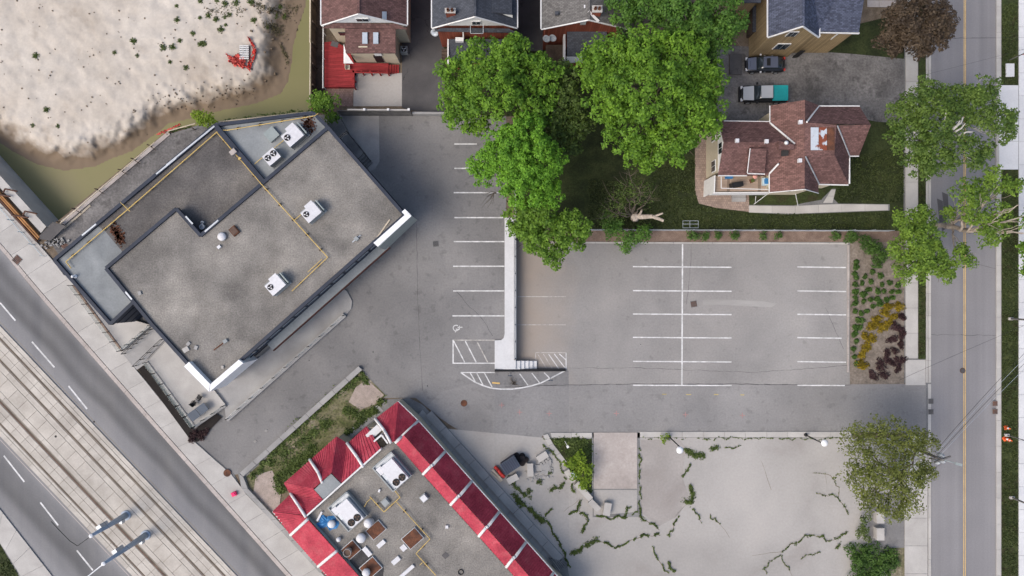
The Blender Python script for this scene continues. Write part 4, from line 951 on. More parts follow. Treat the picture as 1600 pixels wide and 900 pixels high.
for x, y, sx, sy, rz, m_, lb in ((663, 777, .75, .75, BA, 'unit_white', 'white dome skylight in the middle of the restaurant roof'), (603, 783.5, .75, .75, BA, 'unit_grey', 'grey skylight inside the loop of yellow pipe')):
    px_box('skylight', x, y, ZF, sx, sy, .3, rz, 'unit_grey', lb, 'skylight', top=(m_, .12, .8))
for x, y, sx, sy, rz, lb in ((596, 849, .95, .45, BA, 'short grey cover lying left of the square rusty curb'), (574, 861, .5, 1.1, BA, 'short grey louvre box above the dark stain'), (619, 875, .95, .5, BA, 'short white cover below the square rusty curb'), (636, 892, 1.9, .35, BA, 'long white duct cover near the bottom edge'), (500, 806, 1.1, .2, R(62), 'pale pipe lying beside the blue tarp'), (631, 855, .6, .6, BA, 'small white fan box at the square rusty curb'), (586, 880, .7, .15, R(-30), 'white stick lying on the dark stain'), (698.5, 822.5, .3, .3, 0, 'tiny beige box on the right half of the gravel'), (593, 766, .3, .2, 1.2, 'tiny pale bottle shape between the two units')):
    px_box('metal_cover', x, y, ZF, sx, sy, .22, rz, 'unit_white', lb, 'cover')
drape('roof_stain', [(545, 872), (565, 855), (580, 868), (600, 888), (598, 905), (575, 915), (555, 895)], .006, mat('tar_stain', [(.3, (.02, .02, .022)), (.7, (.09, .085, .085))], .5, fine=(8, .3)), res, z=ZF)
drape('roof_drain', [(690, 868), (696, 862), (702, 868), (696, 874)], .03, M['asphalt_dark'], res, z=ZF)
mb = MB()
for k in range(16):
    a, b = 2 * math.pi * k / 16, 2 * math.pi * (k + 1) / 16; c = P(720, 894, ZF + .06); mb.tube(c + Vector((.26 * math.cos(a), .26 * math.sin(a), 0)), c + Vector((.26 * math.cos(b), .26 * math.sin(b), 0)), .05)
mb.build('rubber_ring', M['black'], label='black rubber ring on the restaurant gravel', cat='ring')
gas_pipe('gas_pipe', [(578, 776), (600, 800), (625, 777), (616, 765)], ZF, .05, 'yellow gas pipe looping round the grey skylight', (((579, 779), (573, 785)), ((573, 785), (569, 792))))
gas_pipe('gas_pipe', [(619, 784), (672, 842), (650, 865), (681, 899)], ZF, .045, 'yellow gas pipe running past the square rusty curb', (((660, 879), (656, 883)),))

# restaurant surroundings
drape('grass_patch', [(563, 578), (602, 617), (592, 640), (520, 690), (440, 755), (432, 790), (470, 860), (462, 858), (380, 758), (380, 745)], .03, M['dry_grass'], kind='structure', z=0)
drape('gravel_patch', [(573, 593), (600, 617), (585, 632), (562, 640), (545, 628), (556, 605)], .04, M['gravel_pink'], kind='structure', z=0)
drape('gravel_patch', [(400, 742), (425, 735), (440, 765), (436, 795), (455, 835), (440, 825), (395, 775)], .036, M['concrete_dark'] if False else M['gravel_pink'], kind='structure', z=0)
pk = drape('planter_base', [(560, 573), (566, 578), (384, 745), (388, 760), (470, 852), (500, 890), (492, 890), (378, 764), (372, 741)], .05, M['concrete_dark'], kind='structure', z=0)
strip_panels(pk, [(560, 572), (374, 739)], [(566, 578), (380, 745)], 9, .38, .36, .5, M['concrete_grey'], 'kerb_stone', z=0)
strip_panels(pk, [(374, 740), (376, 762), (500, 896)], [(380, 745), (382, 758), (506, 890)], 9, .38, .36, .5, M['concrete_grey'], 'kerb_stone', z=0)
rw = drape('restaurant_walk', [(595, 625), (640, 622), (660, 632), (700, 672), (885, 875), (890, 905), (870, 905), (652, 662), (622, 632), (585, 658), (540, 690), (532, 682)], .02, M['concrete_dark'], kind='structure')
strip_panels(rw, [(660, 640), (868, 876)], [(650, 652), (858, 888)], 12, .08, .06, .5, M['concrete_grey'], 'panel')
strip_panels(rw, [(674, 642), (880, 870)], [(664, 650), (870, 880)], 9, .30, .3, .5, M['concrete_grey'], 'kerb_stone')
strip_panels(rw, [(530, 686), (590, 632)], [(540, 694), (600, 642)], 4, .06, .04, .5, M['concrete_grey'], 'panel', z=0)
strip_panels(rw, [(856, 872), (878, 876)], [(872, 895), (886, 884)], 6, .36, .3, 1.2, M['concrete_dark'], 'ramp_board')
# ------------------------------------------------------------------ houses
def yprism(mb, prof, y0, y1):                # profile in (x, z), extruded along y
    n = len(prof); b = len(mb.v)
    mb.v += [Vector((x, y0, z)) for x, z in prof] + [Vector((x, y1, z)) for x, z in prof]
    mb.f.append(tuple(b + i for i in range(n))); mb.f.append(tuple(b + n + n - 1 - i for i in range(n))); mb.m += [0, 0]
    for i in range(n):
        j = (i + 1) % n; mb.f.append((b + i, b + n + i, b + n + j, b + j)); mb.m.append(0)
def wbox(name, m_, par, x0, x1, y, z0, z1, d_=.08):
    mb = MB(); mb.box(((x0 + x1) / 2, y, (z0 + z1) / 2), (x1 - x0, d_, z1 - z0)); return mb.build(name, M[m_] if isinstance(m_, str) else m_, par)
def window(par, x0, x1, y, z0, z1):
    w = wbox('window', 'trim_white', par, x0 - .07, x1 + .07, y, z0 - .07, z1 + .07, .1)
    mid = (x0 + x1) / 2
    wbox('pane', 'glass_dark', w, x0, mid - .03, y - .04, z0, z1, .08); wbox('pane', 'glass_dark', w, mid + .03, x1, y - .04, z0, z1, .08)
def gable_house(t, xl, xa, xr, ya, ze, zr, zg, roof, wall, gable, gutter='trim_white', north=-150):
    yf = P(xa, ya, zr).y; yn = P(0, north, ze).y
    Lx, Ax, Rx = P(xl, 0, ze).x, P(xa, 0, zr).x, P(xr, 0, ze).x
    for x in (Lx, Rx):
        mb = MB(); mb.slab([(x, yf, ze), (Ax, yf, zr), (Ax, yn, zr), (x, yn, ze)], .16); mb.build('roof', M[roof], t)
        mb = MB(); mb.box((x + (-.05 if x < Ax else .05), (yf + yn) / 2, ze - .05), (.12, yn - yf, .14)); mb.build('gutter', M[gutter], t)
        mb = MB(); mb.tube((x, yf - .04, ze - .1), (Ax, yf - .04, zr - .1), .09, n=4); mb.build('barge_board', M[gutter], t)
    mb = MB(); mb.box((Ax, (yf + yn) / 2, zr - .0), (.25, yn - yf, .07)); mb.build('ridge_cap', M[roof], t)
    yw = yf + (.12 if gable else .3)
    sl = (zr - ze) / (Ax - Lx)
    mb = MB(); x0, x1 = Lx + .45, Rx - .45
    yprism(mb, [(x0, zg), (x1, zg), (x1, ze - .2 + .4 * sl * .6), (Ax, zr - .28), (x0, ze - .2 + .4 * sl * .6)], yw, yn - .5); mb.build('wall', M[wall], t)
    if gable:
        mb = MB(); zb = ze + .4; k = (zr - .3 - zb) / (zr - ze)
        yprism(mb, [(Ax - (Ax - Lx) * k, zb), (Ax + (Rx - Ax) * k, zb), (Ax, zr - .3)], yw - .06, yw - .004); mb.build('gable_siding', M[gable], t)
    return dict(yf=yf, yw=yw, Lx=Lx, Ax=Ax, Rx=Rx)
def px_slab(t, name, pts, m_, th=.14):
    mb = MB(); mb.slab([P(*p) for p in pts], th); return mb.build(name, M[m_] if isinstance(m_, str) else m_, t)
def chimney(t, x0, x1, y0, y1, ztop, zbot, m_, name='chimney'):
    a, b = P(x0, y0, ztop), P(x1, y1, ztop); cx, cy = (a.x + b.x) / 2, (a.y + b.y) / 2; sx, sy = abs(b.x - a.x), abs(a.y - b.y)
    mb = MB(); mb.box((cx, cy, (ztop + zbot) / 2), (sx, sy, ztop - zbot)); c = mb.build(name, M[m_], t)
    mb = MB(); mb.box((cx, cy, ztop + .06), (sx + .12, sy + .12, .12)); mb.build('chimney_cap', M['concrete'], c)
    for s_ in (-1, 1):
        mb = MB(); mb.lathe((cx + s_ * sx * .22, cy, ztop + .12), [(.16, 0), (.14, .3), (.1, .3), (.1, .1)], 10); mb.build('flue', M['rust'], c)
    return c
def dish(x, y, z, label, az=-1.9):
    c = P(x, y, z); t = thing('satellite_dish', label, 'satellite dish', c)
    Mx = Matrix.Rotation(az, 4, 'Z') @ Matrix.Rotation(R(55), 4, 'Y')
    mb = MB(); mb.lathe(c + Vector((0, 0, .45)), [(.02, 0), (.25, .05), (.4, .13), (.41, .12), (.25, .03), (.02, -.02)], 16, M=Mx); mb.build('reflector', M['unit_grey'] if False else M['galv'], t, True)
    mb = MB(); mb.tube(c, c + Vector((0, 0, .45)), .03); mb.tube(c + Vector((0, 0, .4)), c + Vector((0, 0, .45)) + Mx @ Vector((0, 0, .5)), .02); mb.build('mast', M['galv'], t)

# house with the red deck
h1 = thing('house', 'house with brown shingle roof, white gable and red deck', 'house', P(570, 40, 0))
k = gable_house(h1, 502, 560, 636, 20.5, 5.5, 8.5, 0, 'roof_brown', 'stucco', 'siding_white')
px_slab(h1, 'pent_roof', [(503, 43.5, 5.45), (636, 45, 5.45), (620, 37, 5.95), (520, 36, 5.95)], 'roof_brown')
window(h1, P(557, 30, 6.9).x, P(575, 30, 6.9).x, k['yw'] - .1, 6.5, 7.1)
yb = P(0, 83, 4.4).y; xl_, xr_ = P(540, 0, 4.4).x, P(618, 0, 4.4).x
px_slab(h1, 'rear_roof', [(539, 44, 5.3), (618, 44, 5.3), (618, 83, 4.4), (540, 83, 4.4)], 'roof_brown')
mb = MB(); mb.box(((xl_ + xr_) / 2, (yb + .35 + k['yw']) / 2, 2.1), (xr_ - xl_ - .5, k['yw'] - yb - .35, 4.2)); mb.build('rear_wall', M['stucco'], h1)
for x0 in (566, 583): px_slab(h1, 'skylight', [(x0, 50.5, 5.35), (x0 + 8, 50.5, 5.35), (x0 + 8, 68, 4.95), (x0, 68, 4.95)], flat('skylight_glass', (.35, .40, .46)), .12)
px_slab(h1, 'flashing', [(560, 72, 4.75), (574, 72, 4.75), (574, 74, 4.72), (560, 74, 4.72)], 'stucco', .06)
px_slab(h1, 'roof_vent', [(597, 18, 7.45), (604, 18, 7.1), (604, 31, 7.1), (597, 29, 7.45)], 'galv', .1); px_slab(h1, 'roof_vent', [(566, 2, 7.9), (571, 2, 7.75), (571, 8, 7.75), (566, 8, 7.9)], 'unit_white', .1)
px_slab(h1, 'awning', [(537, 68, 3.6), (541, 83, 3.4), (552, 99, 2.9), (537, 99, 2.9)], 'trim_white', .05)
yr = yb + .35
wbox('door', 'black', h1, P(586, 0, 1.6).x, P(598, 0, 1.6).x, yr - .04, .65, 2.7); wbox('window', 'siding_white', h1, P(585, 0, 3.2).x, P(596, 0, 3.2).x, yr - .06, 2.8, 3.7)
wbox('side_window', 'glass_dark', h1, P(529, 0, 3).x, P(540, 0, 3).x, k['yw'] - .05, 2.4, 3.2)
dk = thing('red_deck', 'red painted wooden deck wrapped round the brown-roofed house', 'deck', P(530, 110, 0))
px_prism([(507, 66), (524, 64), (545, 78), (553, 98), (607, 99), (607, 112), (553, 112), (553, 136), (507, 136)], .6, .02, 'floor', M['deck_red'], dk)
for a, b in (((553, 113), (606, 114)), ((553, 113), (553, 136))):
    for z in (1.05, 1.5):
        mb = MB(); wall_strip(mb, a, b, .1, z - .1, z); mb.build('rail', M['red_wood'], dk)
    n = 5 if b[0] > 560 else 3
    for i in range(n):
        x, y = a[0] + (b[0] - a[0]) * i / (n - 1), a[1] + (b[1] - a[1]) * i / (n - 1); c = P(x, y, 1); mb = MB(); mb.box((c.x, c.y, .8), (.12, .12, 1.5)); mb.build('post', M['red_wood'], dk)
for i in range(4):
    x = 607.5 + i * 4; px_prism([(x, 101), (x + 3.8, 101), (x + 3.8, 114), (x, 114)], .48 - i * .12, 0, 'step', M['red_wood'], dk)
drape('paver_patio', [(507, 136), (552, 136), (551, 166), (518, 166)], .03, M['paver_pink'], z=0, kind='structure')
drape('patio_slab', [(553, 114), (628, 114), (628, 166), (552, 166)], .025, M['concrete_old'], z=0, kind='structure')
t_ = thing('condenser_unit', 'black and white garden condenser beside the red-deck house', 'air conditioner', P(631, 77, 0))
c = P(631, 77, .8); mb = MB(); mb.box((c.x, c.y, .4), (.75, .75, .75)); mb.build('cabinet', M['unit_grey'], t_); fan_parts(t_, c.x, c.y, .79, .3)
t_ = thing('deck_chair', 'small beige chair on the red deck', 'chair', P(543, 105, .6)); mb = MB(); mb.box(P(543, 105, 1.0), (.5, .5, .06)); mb.build('seat', M['wood_light'], t_); mb = MB(); mb.box(P(540, 104, 1.25), (.06, .5, .5)); mb.build('backrest', M['wood_light'], t_)
for dx in (-.2, .2):
    for dy in (-.2, .2): mb = MB(); c = P(543, 105, .8); mb.box((c.x + dx, c.y + dy, .79), (.05, .05, .38)); mb.build('leg', M['wood_light'], t_)
px_box('door_mat', 523, 69, .6, .8, .6, .03, -.3, 'asphalt_dark', 'dark mat on the red deck by the side wall', 'mat')

# house with the slate roof and brick chimney
h2 = thing('house', 'house with slate-grey roof, white gable and red brick chimney', 'house', P(742, 40, 0))
k = gable_house(h2, 675, 742, 808, 25, 6, 9, 0, 'roof_slate', 'brick_red', 'siding_white')
px_slab(h2, 'pent_roof', [(677, 48.5, 5.95), (807, 51, 5.95), (795, 44.5, 6.3), (690, 43.5, 6.3)], 'roof_slate')
chimney(h2, 696, 711, 14, 20, 8.3, .2, 'brick_red')
window(h2, P(738, 35, 7.1).x, P(750, 35, 7.1).x, k['yw'] - .1, 6.9, 7.6)
px_slab(h2, 'balcony_floor', [(735, 42, 5.6), (755, 42, 5.6), (755, 52, 5.6), (735, 52, 5.6)], 'black', .1)
for a, b in (((735, 38), (735, 52)), ((735, 52), (755, 52)), ((755, 52), (755, 38))): mb = MB(); wall_strip(mb, a, b, .06, 6.3, 6.36); mb.build('balcony_rail', M['galv'], h2)
px_slab(h2, 'dormer_roof', [(768, 19, 7.9), (800, 23, 6.9), (800, -40, 6.9), (768, -40, 7.9)], 'roof_slate')
mb = MB(); mb.poly([P(785, 22, 7.2), P(801, 28, 6.5), P(801, 23.5, 6.9)]); mb.build('dormer_gable', M['siding_white'], h2)
px_slab(h2, 'rear_roof', [(701, 61, 3.4), (800, 61, 3.4), (800, 98, 3.1), (701, 98, 3.1)], 'roof_slate')
px_prism([(704, 62), (798, 62), (798, 95), (704, 95)], 2.95, 0, 'rear_wall', M['brick_red'], h2)
mb = MB(); wall_strip(mb, (700, 61), (700, 99), .15, 2.9, 3.42); mb.build('fascia', M['trim_white'], h2)
px_slab(h2, 'downpipe', [(722, 34, 6.3), (724, 34, 6.3), (725, 60, 3.6), (723, 60, 3.6)], 'trim_white', .08)
t_ = px_box('wall_unit', 718.5, 64, 3.4, .85, .4, .5, 0, 'unit_white', 'white box unit on the flat dark roof behind the slate house', 'air conditioner', top=('white_metal', .03, 1.02))
dish(680, 53, 5.1, 'satellite dish at the eave corner of the slate-roofed house')
pg = thing('wooden_steps', 'dark wooden steps between the slate house and its drive', 'steps', P(694, 85, 0))
for i in range(4): px_prism([(690, 76 + i * 5), (701, 76 + i * 5), (701, 80 + i * 5), (690, 80 + i * 5)], 1.3 - i * .3, 0, 'step', M['wood_dark'], pg)

# house with the grey-brown roof
h3 = thing('house', 'house with weathered grey roof, brick gable and rear deck', 'house', P(910, 40, -1))
k = gable_house(h3, 846, 920, 983, 30, 6, 8.5, -1, 'roof_grey', 'brick_red', None)
chimney(h3, 926, 940, 10, 19, 9.0, 4, 'brick_red')
px_slab(h3, 'flashing', [(918, 19, 8.55), (921, 16, 8.55), (937, 32, 8.0), (934, 35, 8.0)], 'trim_white', .1)
px_slab(h3, 'rear_roof', [(886, 42, 4.6), (948, 42, 4.6), (948, 88, 3.6), (886, 88, 3.6)], 'roof_slate')
px_prism([(889, 48), (945, 48), (945, 86), (889, 86)], 3.4, -1, 'rear_wall', M['brick_red'], h3)
mb = MB(); wall_strip(mb, (882, 50), (882, 101), .2, 2.6, 3.7); mb.build('fascia', M['trim_white'], h3)
px_slab(h3, 'porch_roof', [(885, 88.5, 3.5), (910, 88.5, 3.5), (910, 98, 3.2), (885, 98, 3.2)], 'galv', .1)
px_prism([(853, 70), (880, 70), (880, 106), (855, 106)], 1.6, -1, 'rear_deck', M['wood_dark'], h3)
px_slab(h3, 'gable_window', [(906, 34, 7.6), (917, 31, 7.6), (915, 38, 7.1), (907, 38, 7.1)], 'unit_grey', .15)
for x, y in ((870, 20), (915, 10)): px_slab(h3, 'roof_vent', [(x - 2.5, y - 2.5, 7.2 if x < 900 else 8.3), (x + 2.5, y - 2.5, 7.3 if x < 900 else 8.35), (x + 2.5, y + 2.5, 7.3 if x < 900 else 8.35), (x - 2.5, y + 2.5, 7.2 if x < 900 else 8.3)], 'roof_slate' if x < 900 else 'unit_white', .3)
dish(854, 62, 4.8, 'left satellite dish of the pair on the weathered grey house'); dish(863.5, 61, 4.8, 'right satellite dish of the pair on the weathered grey house')

# house with the blue-grey roof
h4 = thing('house', 'tan brick house with blue-grey shingle roof at the yard drive', 'house', P(1260, 40, -1))
k = gable_house(h4, 1200, 1255, 1280, 40, 6, 9, -1, 'roof_blue', 'tan_brick', None)
px_slab(h4, 'wing_roof', [(1255, 37, 8.7), (1279, 50, 6.0), (1342, 51, 6.0), (1353, -20, 6.0), (1368, -120, 6.0), (1255, -120, 9.02)], 'roof_blue')
mb = MB(); wall_strip(mb, (1278, 50), (1343, 51.5), .14, 5.8, 6.0); mb.build('gutter', M['trim_white'], h4)
px_prism([(1270, 20), (1340, 20), (1340, 47), (1270, 47)], 5.8, -1, 'wing_wall', M['tan_brick'], h4)
yw = k['yw'] - .06
window(h4, P(1232, 0, 6.3).x, P(1245, 0, 6.3).x, yw, 5.6, 6.7); window(h4, P(1212, 0, 2.6).x, P(1231, 0, 2.6).x, yw, 1.8, 3.3)
wbox('door', 'black', h4, P(1245, 0, .3).x, P(1253, 0, .3).x, yw, -1, 1.2)
mb = MB(); mb.path([P(1312, 50.5, 5.8), P(1300, 60, 3.5), P(1284, 73, -.9)], .07); mb.build('downpipe', M['trim_white'], h4)
mb = MB(); mb.path([P(1204, 56, 5.6), P(1200, 70, 0)], .05); mb.build('downpipe', M['wood_dark'], h4)
px_prism([(1197, 77), (1218, 77), (1218, 83), (1197, 83)], -.6, -1.0, 'door_step', M['concrete_dark'], h4)
px_box('low_platform', 1148, 102, -1, 1.3, 2.2, .3, 0, 'wood_dark', 'low dark wooden platform under the big maple beside the navy car', 'platform', top=('asphalt_dark', .05, 1.05))
px_box('garden_shed', 1180, 42, -1, 2.0, 2.6, 2.2, 0, 'wood_dark', 'dark flat-roofed lean-to between the dark tree and the tan house', 'shed', top=('roof_slate', .12, 1.1))
t_ = thing('neighbour_roof', 'slate roof corner at the top edge left of the tan house', 'house', P(1180, -20, -1)); px_slab(t_, 'roof', [(1160, 4, 5), (1189, 4, 5), (1189, -60, 5), (1160, -60, 7)], 'roof_slate'); px_prism([(1163, 0), (1186, 0), (1186, -60), (1163, -60)], 4.8, -1, 'wall', M['tan_brick'], t_)

# big cross-gabled house with the patched deck roof
h5 = thing('house', 'large brown cross-gabled house with a rusty patched flat roof top', 'house', P(1240, 240, -1))
E, T = 4.8, 7.4
px_prism([(1126, 197), (1204, 197), (1204, 266), (1126, 266)], 4.4, -1, 'wall', M['stucco'], h5)
px_prism([(1208, 172), (1275, 172), (1275, 293), (1208, 293)], 4.6, -1, 'wall', M['stucco'], h5)
px_prism([(1270, 172), (1336, 172), (1336, 238), (1321, 238), (1321, 282), (1270, 282)], 4.6, -1, 'wall', M['stucco'], h5)
for pts in ([(1203, 165, E), (1258, 156, T), (1257, 295, T), (1202, 300, E)], [(1258, 156, T), (1281, 165, E), (1280, 205, E), (1258, 205, T)], [(1257, 295, T), (1279, 301, E), (1279, 250, E), (1258, 235, T)]):
    px_slab(h5, 'roof_slope', pts, 'roof_brown2')
for pts in ([(1279, 166, E), (1343, 166, E), (1361, 195, T - .1), (1258, 192, T)], [(1361, 195, T - .1), (1342, 244, E), (1327, 244, E), (1306, 196, T)], [(1306, 196, T), (1327, 244, E), (1326, 288, E), (1303, 240, T)], [(1303, 240, T), (1326, 288, E), (1279, 287, E), (1258, 243, T)], [(1131, 222, 6.5), (1242, 223, 6.5), (1205, 190, 4.7), (1123, 189, 4.7)], [(1131, 222, 6.5), (1242, 223, 6.5), (1203, 274, 4.7), (1122, 274, 4.7)]):
    px_slab(h5, 'roof_slope', pts, 'roof_brown')
px_slab(h5, 'deck_roof', [(1257, 191, T + .03), (1307, 195, T + .03), (1304, 241, T + .03), (1257, 244, T + .03)], 'roof_brown2', .1)
peel = mat('peeling_paint', [(.47, (.19, .055, .03)), (.53, (.43, .47, .51))], 1.5, fine=(5, .1))
for x0, x1, m_ in ((1267, 1279, mat('old_white_paint', [(.36, (.20, .06, .035)), (.42, (.43, .47, .51))], 1.3, fine=(5, .08))), (1279.6, 1292, peel), (1292.6, 1304, 'rust')):
    px_slab(h5, 'metal_sheet', [(x0, 199, T + .1), (x1, 199, T + .1), (x1, 234.5, T + .1), (x0, 234.5, T + .1)], m_, .05)
px_slab(h5, 'shed_dormer', [(1171, 232, 6.6), (1198, 232, 6.6), (1195, 271, 5.5), (1168, 270, 5.5)], 'roof_brown', .5)
def flash(a, b, w=.18, dz=.1, m_='trim_white', nm='flashing'):
    mb = MB(); p, q = P(*a), P(*b); p.z += dz; q.z += dz; mb.tube(p, q, w / 2, w / 2, 5); mb.build(nm, M[m_], h5)
flash((1260, 191, T), (1279, 166, E)); flash((1279, 166, E), (1343, 166, E), .2, 0, nm='gutter'); flash((1308, 197, T), (1327, 244, E), .14, .1, 'galv'); flash((1258, 245, T), (1279, 287, E), .14, .1, 'galv')
flash((1203, 193, E), (1241, 225, 6.6), .2, .14); flash((1202, 271, E), (1216, 256, 5.7), .2, .12); flash((1279, 288, E), (1326, 289, E), .14, -.05, nm='gutter'); flash((1327.5, 244, E), (1342, 244, E), .12, 0, nm='gutter')
flash((1203, 165, E), (1203, 193, E), .14, 0, nm='gutter'); flash((1202, 271, E), (1202, 300, E), .14, 0, nm='gutter'); flash((1122, 274.5, 4.7), (1167, 274.5, 4.7), .12, 0, nm='gutter'); flash((1168, 271, 5.5), (1195, 272, 5.5), .12, 0, nm='gutter'); flash((1172, 232, 6.6), (1167.5, 270, 5.5), .1, .03, nm='flashing')
flash((1131, 189, 4.7), (1203, 190, 4.7), .12, 0, nm='gutter'); flash((1327.5, 246, E), (1327.5, 287, E), .2, -.05, nm='gutter'); flash((1258, 296, T), (1279, 302, E), .1, 0, nm='barge_board'); flash((1257, 296, T), (1202, 301, E), .1, 0, nm='barge_board')
c = chimney(h5, 1217, 1241, 221, 233, 7.6, 5.5, 'rust', 'roof_platform') if False else px_slab(h5, 'roof_platform', [(1217, 220, 7.2), (1241, 226, 7.2), (1241, 233, 7.2), (1217, 233, 7.2)], 'roof_brown', .5)
mb = MB(); mb.lathe(P(1227, 224, 7.2), [(.16, 0), (.16, .3), (.22, .32), (.05, .42)], 12); mb.build('roof_vent', M['white_metal'], h5, True)
px_slab(h5, 'roof_opening', [(1221, 235, 6.35), (1232, 234, 6.75), (1232, 243, 6.75), (1221, 244, 6.35)], 'black', .1)
for x, y, z in ((1250.5, 191, 7.15), (1249.5, 251, 7.1), (1151.5, 220, 6.55), (1197.5, 221, 6.6)):
    mb = MB(); mb.box(P(x, y, z + .05), (.35, .38, .35)); mb.build('roof_vent', M['unit_white'], h5)
mb = MB(); yprism(mb, [(-1, 0)], 0, 0) if False else None
# west gable wall pieces
wx = P(1126, 0, 4.4).x - .04
def xbox(name, m_, y0, y1, z0, z1, par=None, dx=0):
    mb = MB(); mb.box((wx - dx, (y0 + y1) / 2, (z0 + z1) / 2), (.08, abs(y1 - y0), z1 - z0)); return mb.build(name, M[m_], par or h5)
yN, yS = P(0, 197, 4.4).y, P(0, 266, 4.4).y
mb = MB(); b0 = [(wx - .03, yN, 4.0), (wx - .03, yS, 4.0), (wx - .03, (yN + yS) / 2 + .6, 6.2)]
mb.poly(b0, Vector((-1, 0, 0))); mb.poly([(x + .2, y, z) for x, y, z in b0], Vector((1, 0, 0))); mb.build('gable_siding', M['siding_white'], h5)
for (ya_, z0, z1) in ((P(0, 212, 2.2).y, 1.6, 2.8), (P(0, 260, 2.2).y, 1.6, 2.8), (P(0, 232, 4.6).y, 4.2, 5.2)):
    w = xbox('window', 'trim_white', ya_ - .65, ya_ + .65, z0 - .08, z1 + .08, dx=.04); xbox('pane', 'glass_dark', ya_ - .55, ya_ - .03, z0, z1, w, .08); xbox('pane', 'glass_dark', ya_ + .03, ya_ + .55, z0, z1, w, .08)
xbox('trim_band', 'trim_white', yN, yS, 3.75, 3.98, dx=.03)
# south gable windows and downpipes
ys = P(0, 293, 4.6).y - .05
for x0, x1 in ((1211, 1221), (1228, 1238)): window(h5, P(x0, 0, 3.0).x, P(x1, 0, 3.0).x, ys, 2.3, 3.6)
mb = MB(); yprism(mb, [(P(1208, 0, 4.6).x, 4.55), (P(1275, 0, 4.6).x, 4.55), (P(1257, 0, T).x, T - .35)], ys + .01, ys + .3); mb.build('gable_wall', M['stucco'], h5)
for a, b in (((1202, 301, 4.6), (1178, 319, -.9)), ((1243, 303, 2), (1247, 322, -.9)), ((1181, 307, 1.5), (1180, 318, -.9))): flash(a, b, .08, 0, nm='downpipe')
# upper balcony
bal = thing('balcony', 'first-floor balcony with tan boards and white parapet on the brown house', 'balcony', P(1155, 290, -1))
px_prism([(1116, 275), (1202, 275), (1202, 299), (1116, 299)], 2.6, 2.3, 'floor', M['deck_tan'], bal)
px_prism([(1115.2, 275), (1202, 275), (1202, 297), (1115.2, 297)], 2.28, -1, 'porch_wall', M['stucco'], bal)
for a, b, z1 in (((1115, 275), (1114, 301), 3.1), ((1114, 301.5), (1202, 301), 2.75)): mb = MB(); wall_strip(mb, a, b, .12, -.9 if a[0] < 1115.1 and b[0] < 1115 else 1.2, z1, 2.6); mb.build('parapet', M['trim_white'] if z1 > 3 else M['trim_white'], bal)
for a, b in (((1127, 276), (1127, 294)), ((1127, 294), (1200, 296))): mb = MB(); wall_strip(mb, a, b, .07, 3.4, 3.46); mb.build('rail', M['trim_white'], bal)
px_box('grill', 1148, 290, 2.6, 1.2, .5, 1.0, .15, 'black', 'covered black grill on the balcony', 'grill', top=('black', .12, .8))
px_box('storage_tub', 1195, 284.5, 2.6, .7, .8, .5, 0, 'pale_blue', 'white tub with blue cover in the balcony corner', 'tub', top=('tarp_blue', .2, .7))
px_box('planter', 1174, 283, 2.6, .4, .4, .35, .4, 'rust', 'brown plant pot on the balcony boards', 'planter', top=('lf_weed', .12, .8))
px_box('cushion_box', 1138, 277.5, 2.6, .75, .3, .4, 0, 'tarp_blue', 'blue cushion by the balcony back wall', 'cushion', top=('tarp_blue', .05, .9))
mb = MB(); mb.lathe(P(1179, 276, 3.2), [(.05, 0), (.24, .06), (.26, .2), (.15, .34), (.02, .38)], 14); mb.build('paper_lantern', flat('lantern', (.6, .3, .25)), None, True, 'round pink lantern under the eave over the balcony', 'lantern')
t_ = thing('entrance_steps', 'concrete steps below the balcony of the brown house', 'steps', P(1155, 310, -1))
for i in range(2): px_prism([(1144, 303 + i * 6), (1166, 303 + i * 6), (1165, 309 + i * 6), (1144, 309 + i * 6)], -.55 - i * .2, -1.0, 'step', M['concrete_grey'], t_)
# ------------------------------------------------------------------ vegetation
def leaf_mesh(name, C, Nn, S, m_, parent=None, **kw):
    n = len(C); rng = np.random.default_rng(n)
    a = np.cross(Nn, rng.normal(size=(n, 3))); a /= np.linalg.norm(a, axis=1, keepdims=True) + 1e-9
    b = np.cross(Nn, a); S = S[:, None]
    V = np.empty((n, 4, 3)); V[:, 0] = C - a * S; V[:, 1] = C - b * S * .55 + Nn * S * .12; V[:, 2] = C + a * S; V[:, 3] = C + b * S * .55 + Nn * S * .12
    me = bpy.data.meshes.new(name); me.vertices.add(4 * n); me.vertices.foreach_set('co', V.ravel())
    me.loops.add(4 * n); me.loops.foreach_set('vertex_index', np.arange(4 * n, dtype=np.int32))
    me.polygons.add(n); me.polygons.foreach_set('loop_start', np.arange(0, 4 * n, 4, dtype=np.int32))
    try: me.polygons.foreach_set('loop_total', np.full(n, 4, dtype=np.int32))
    except Exception: pass
    me.materials.append(M[m_]); me.update(calc_edges=True); me.validate()
    return link(bpy.data.objects.new(name, me), parent, **kw)
def unit(v): return v / (np.linalg.norm(v, axis=-1, keepdims=True) + 1e-9)
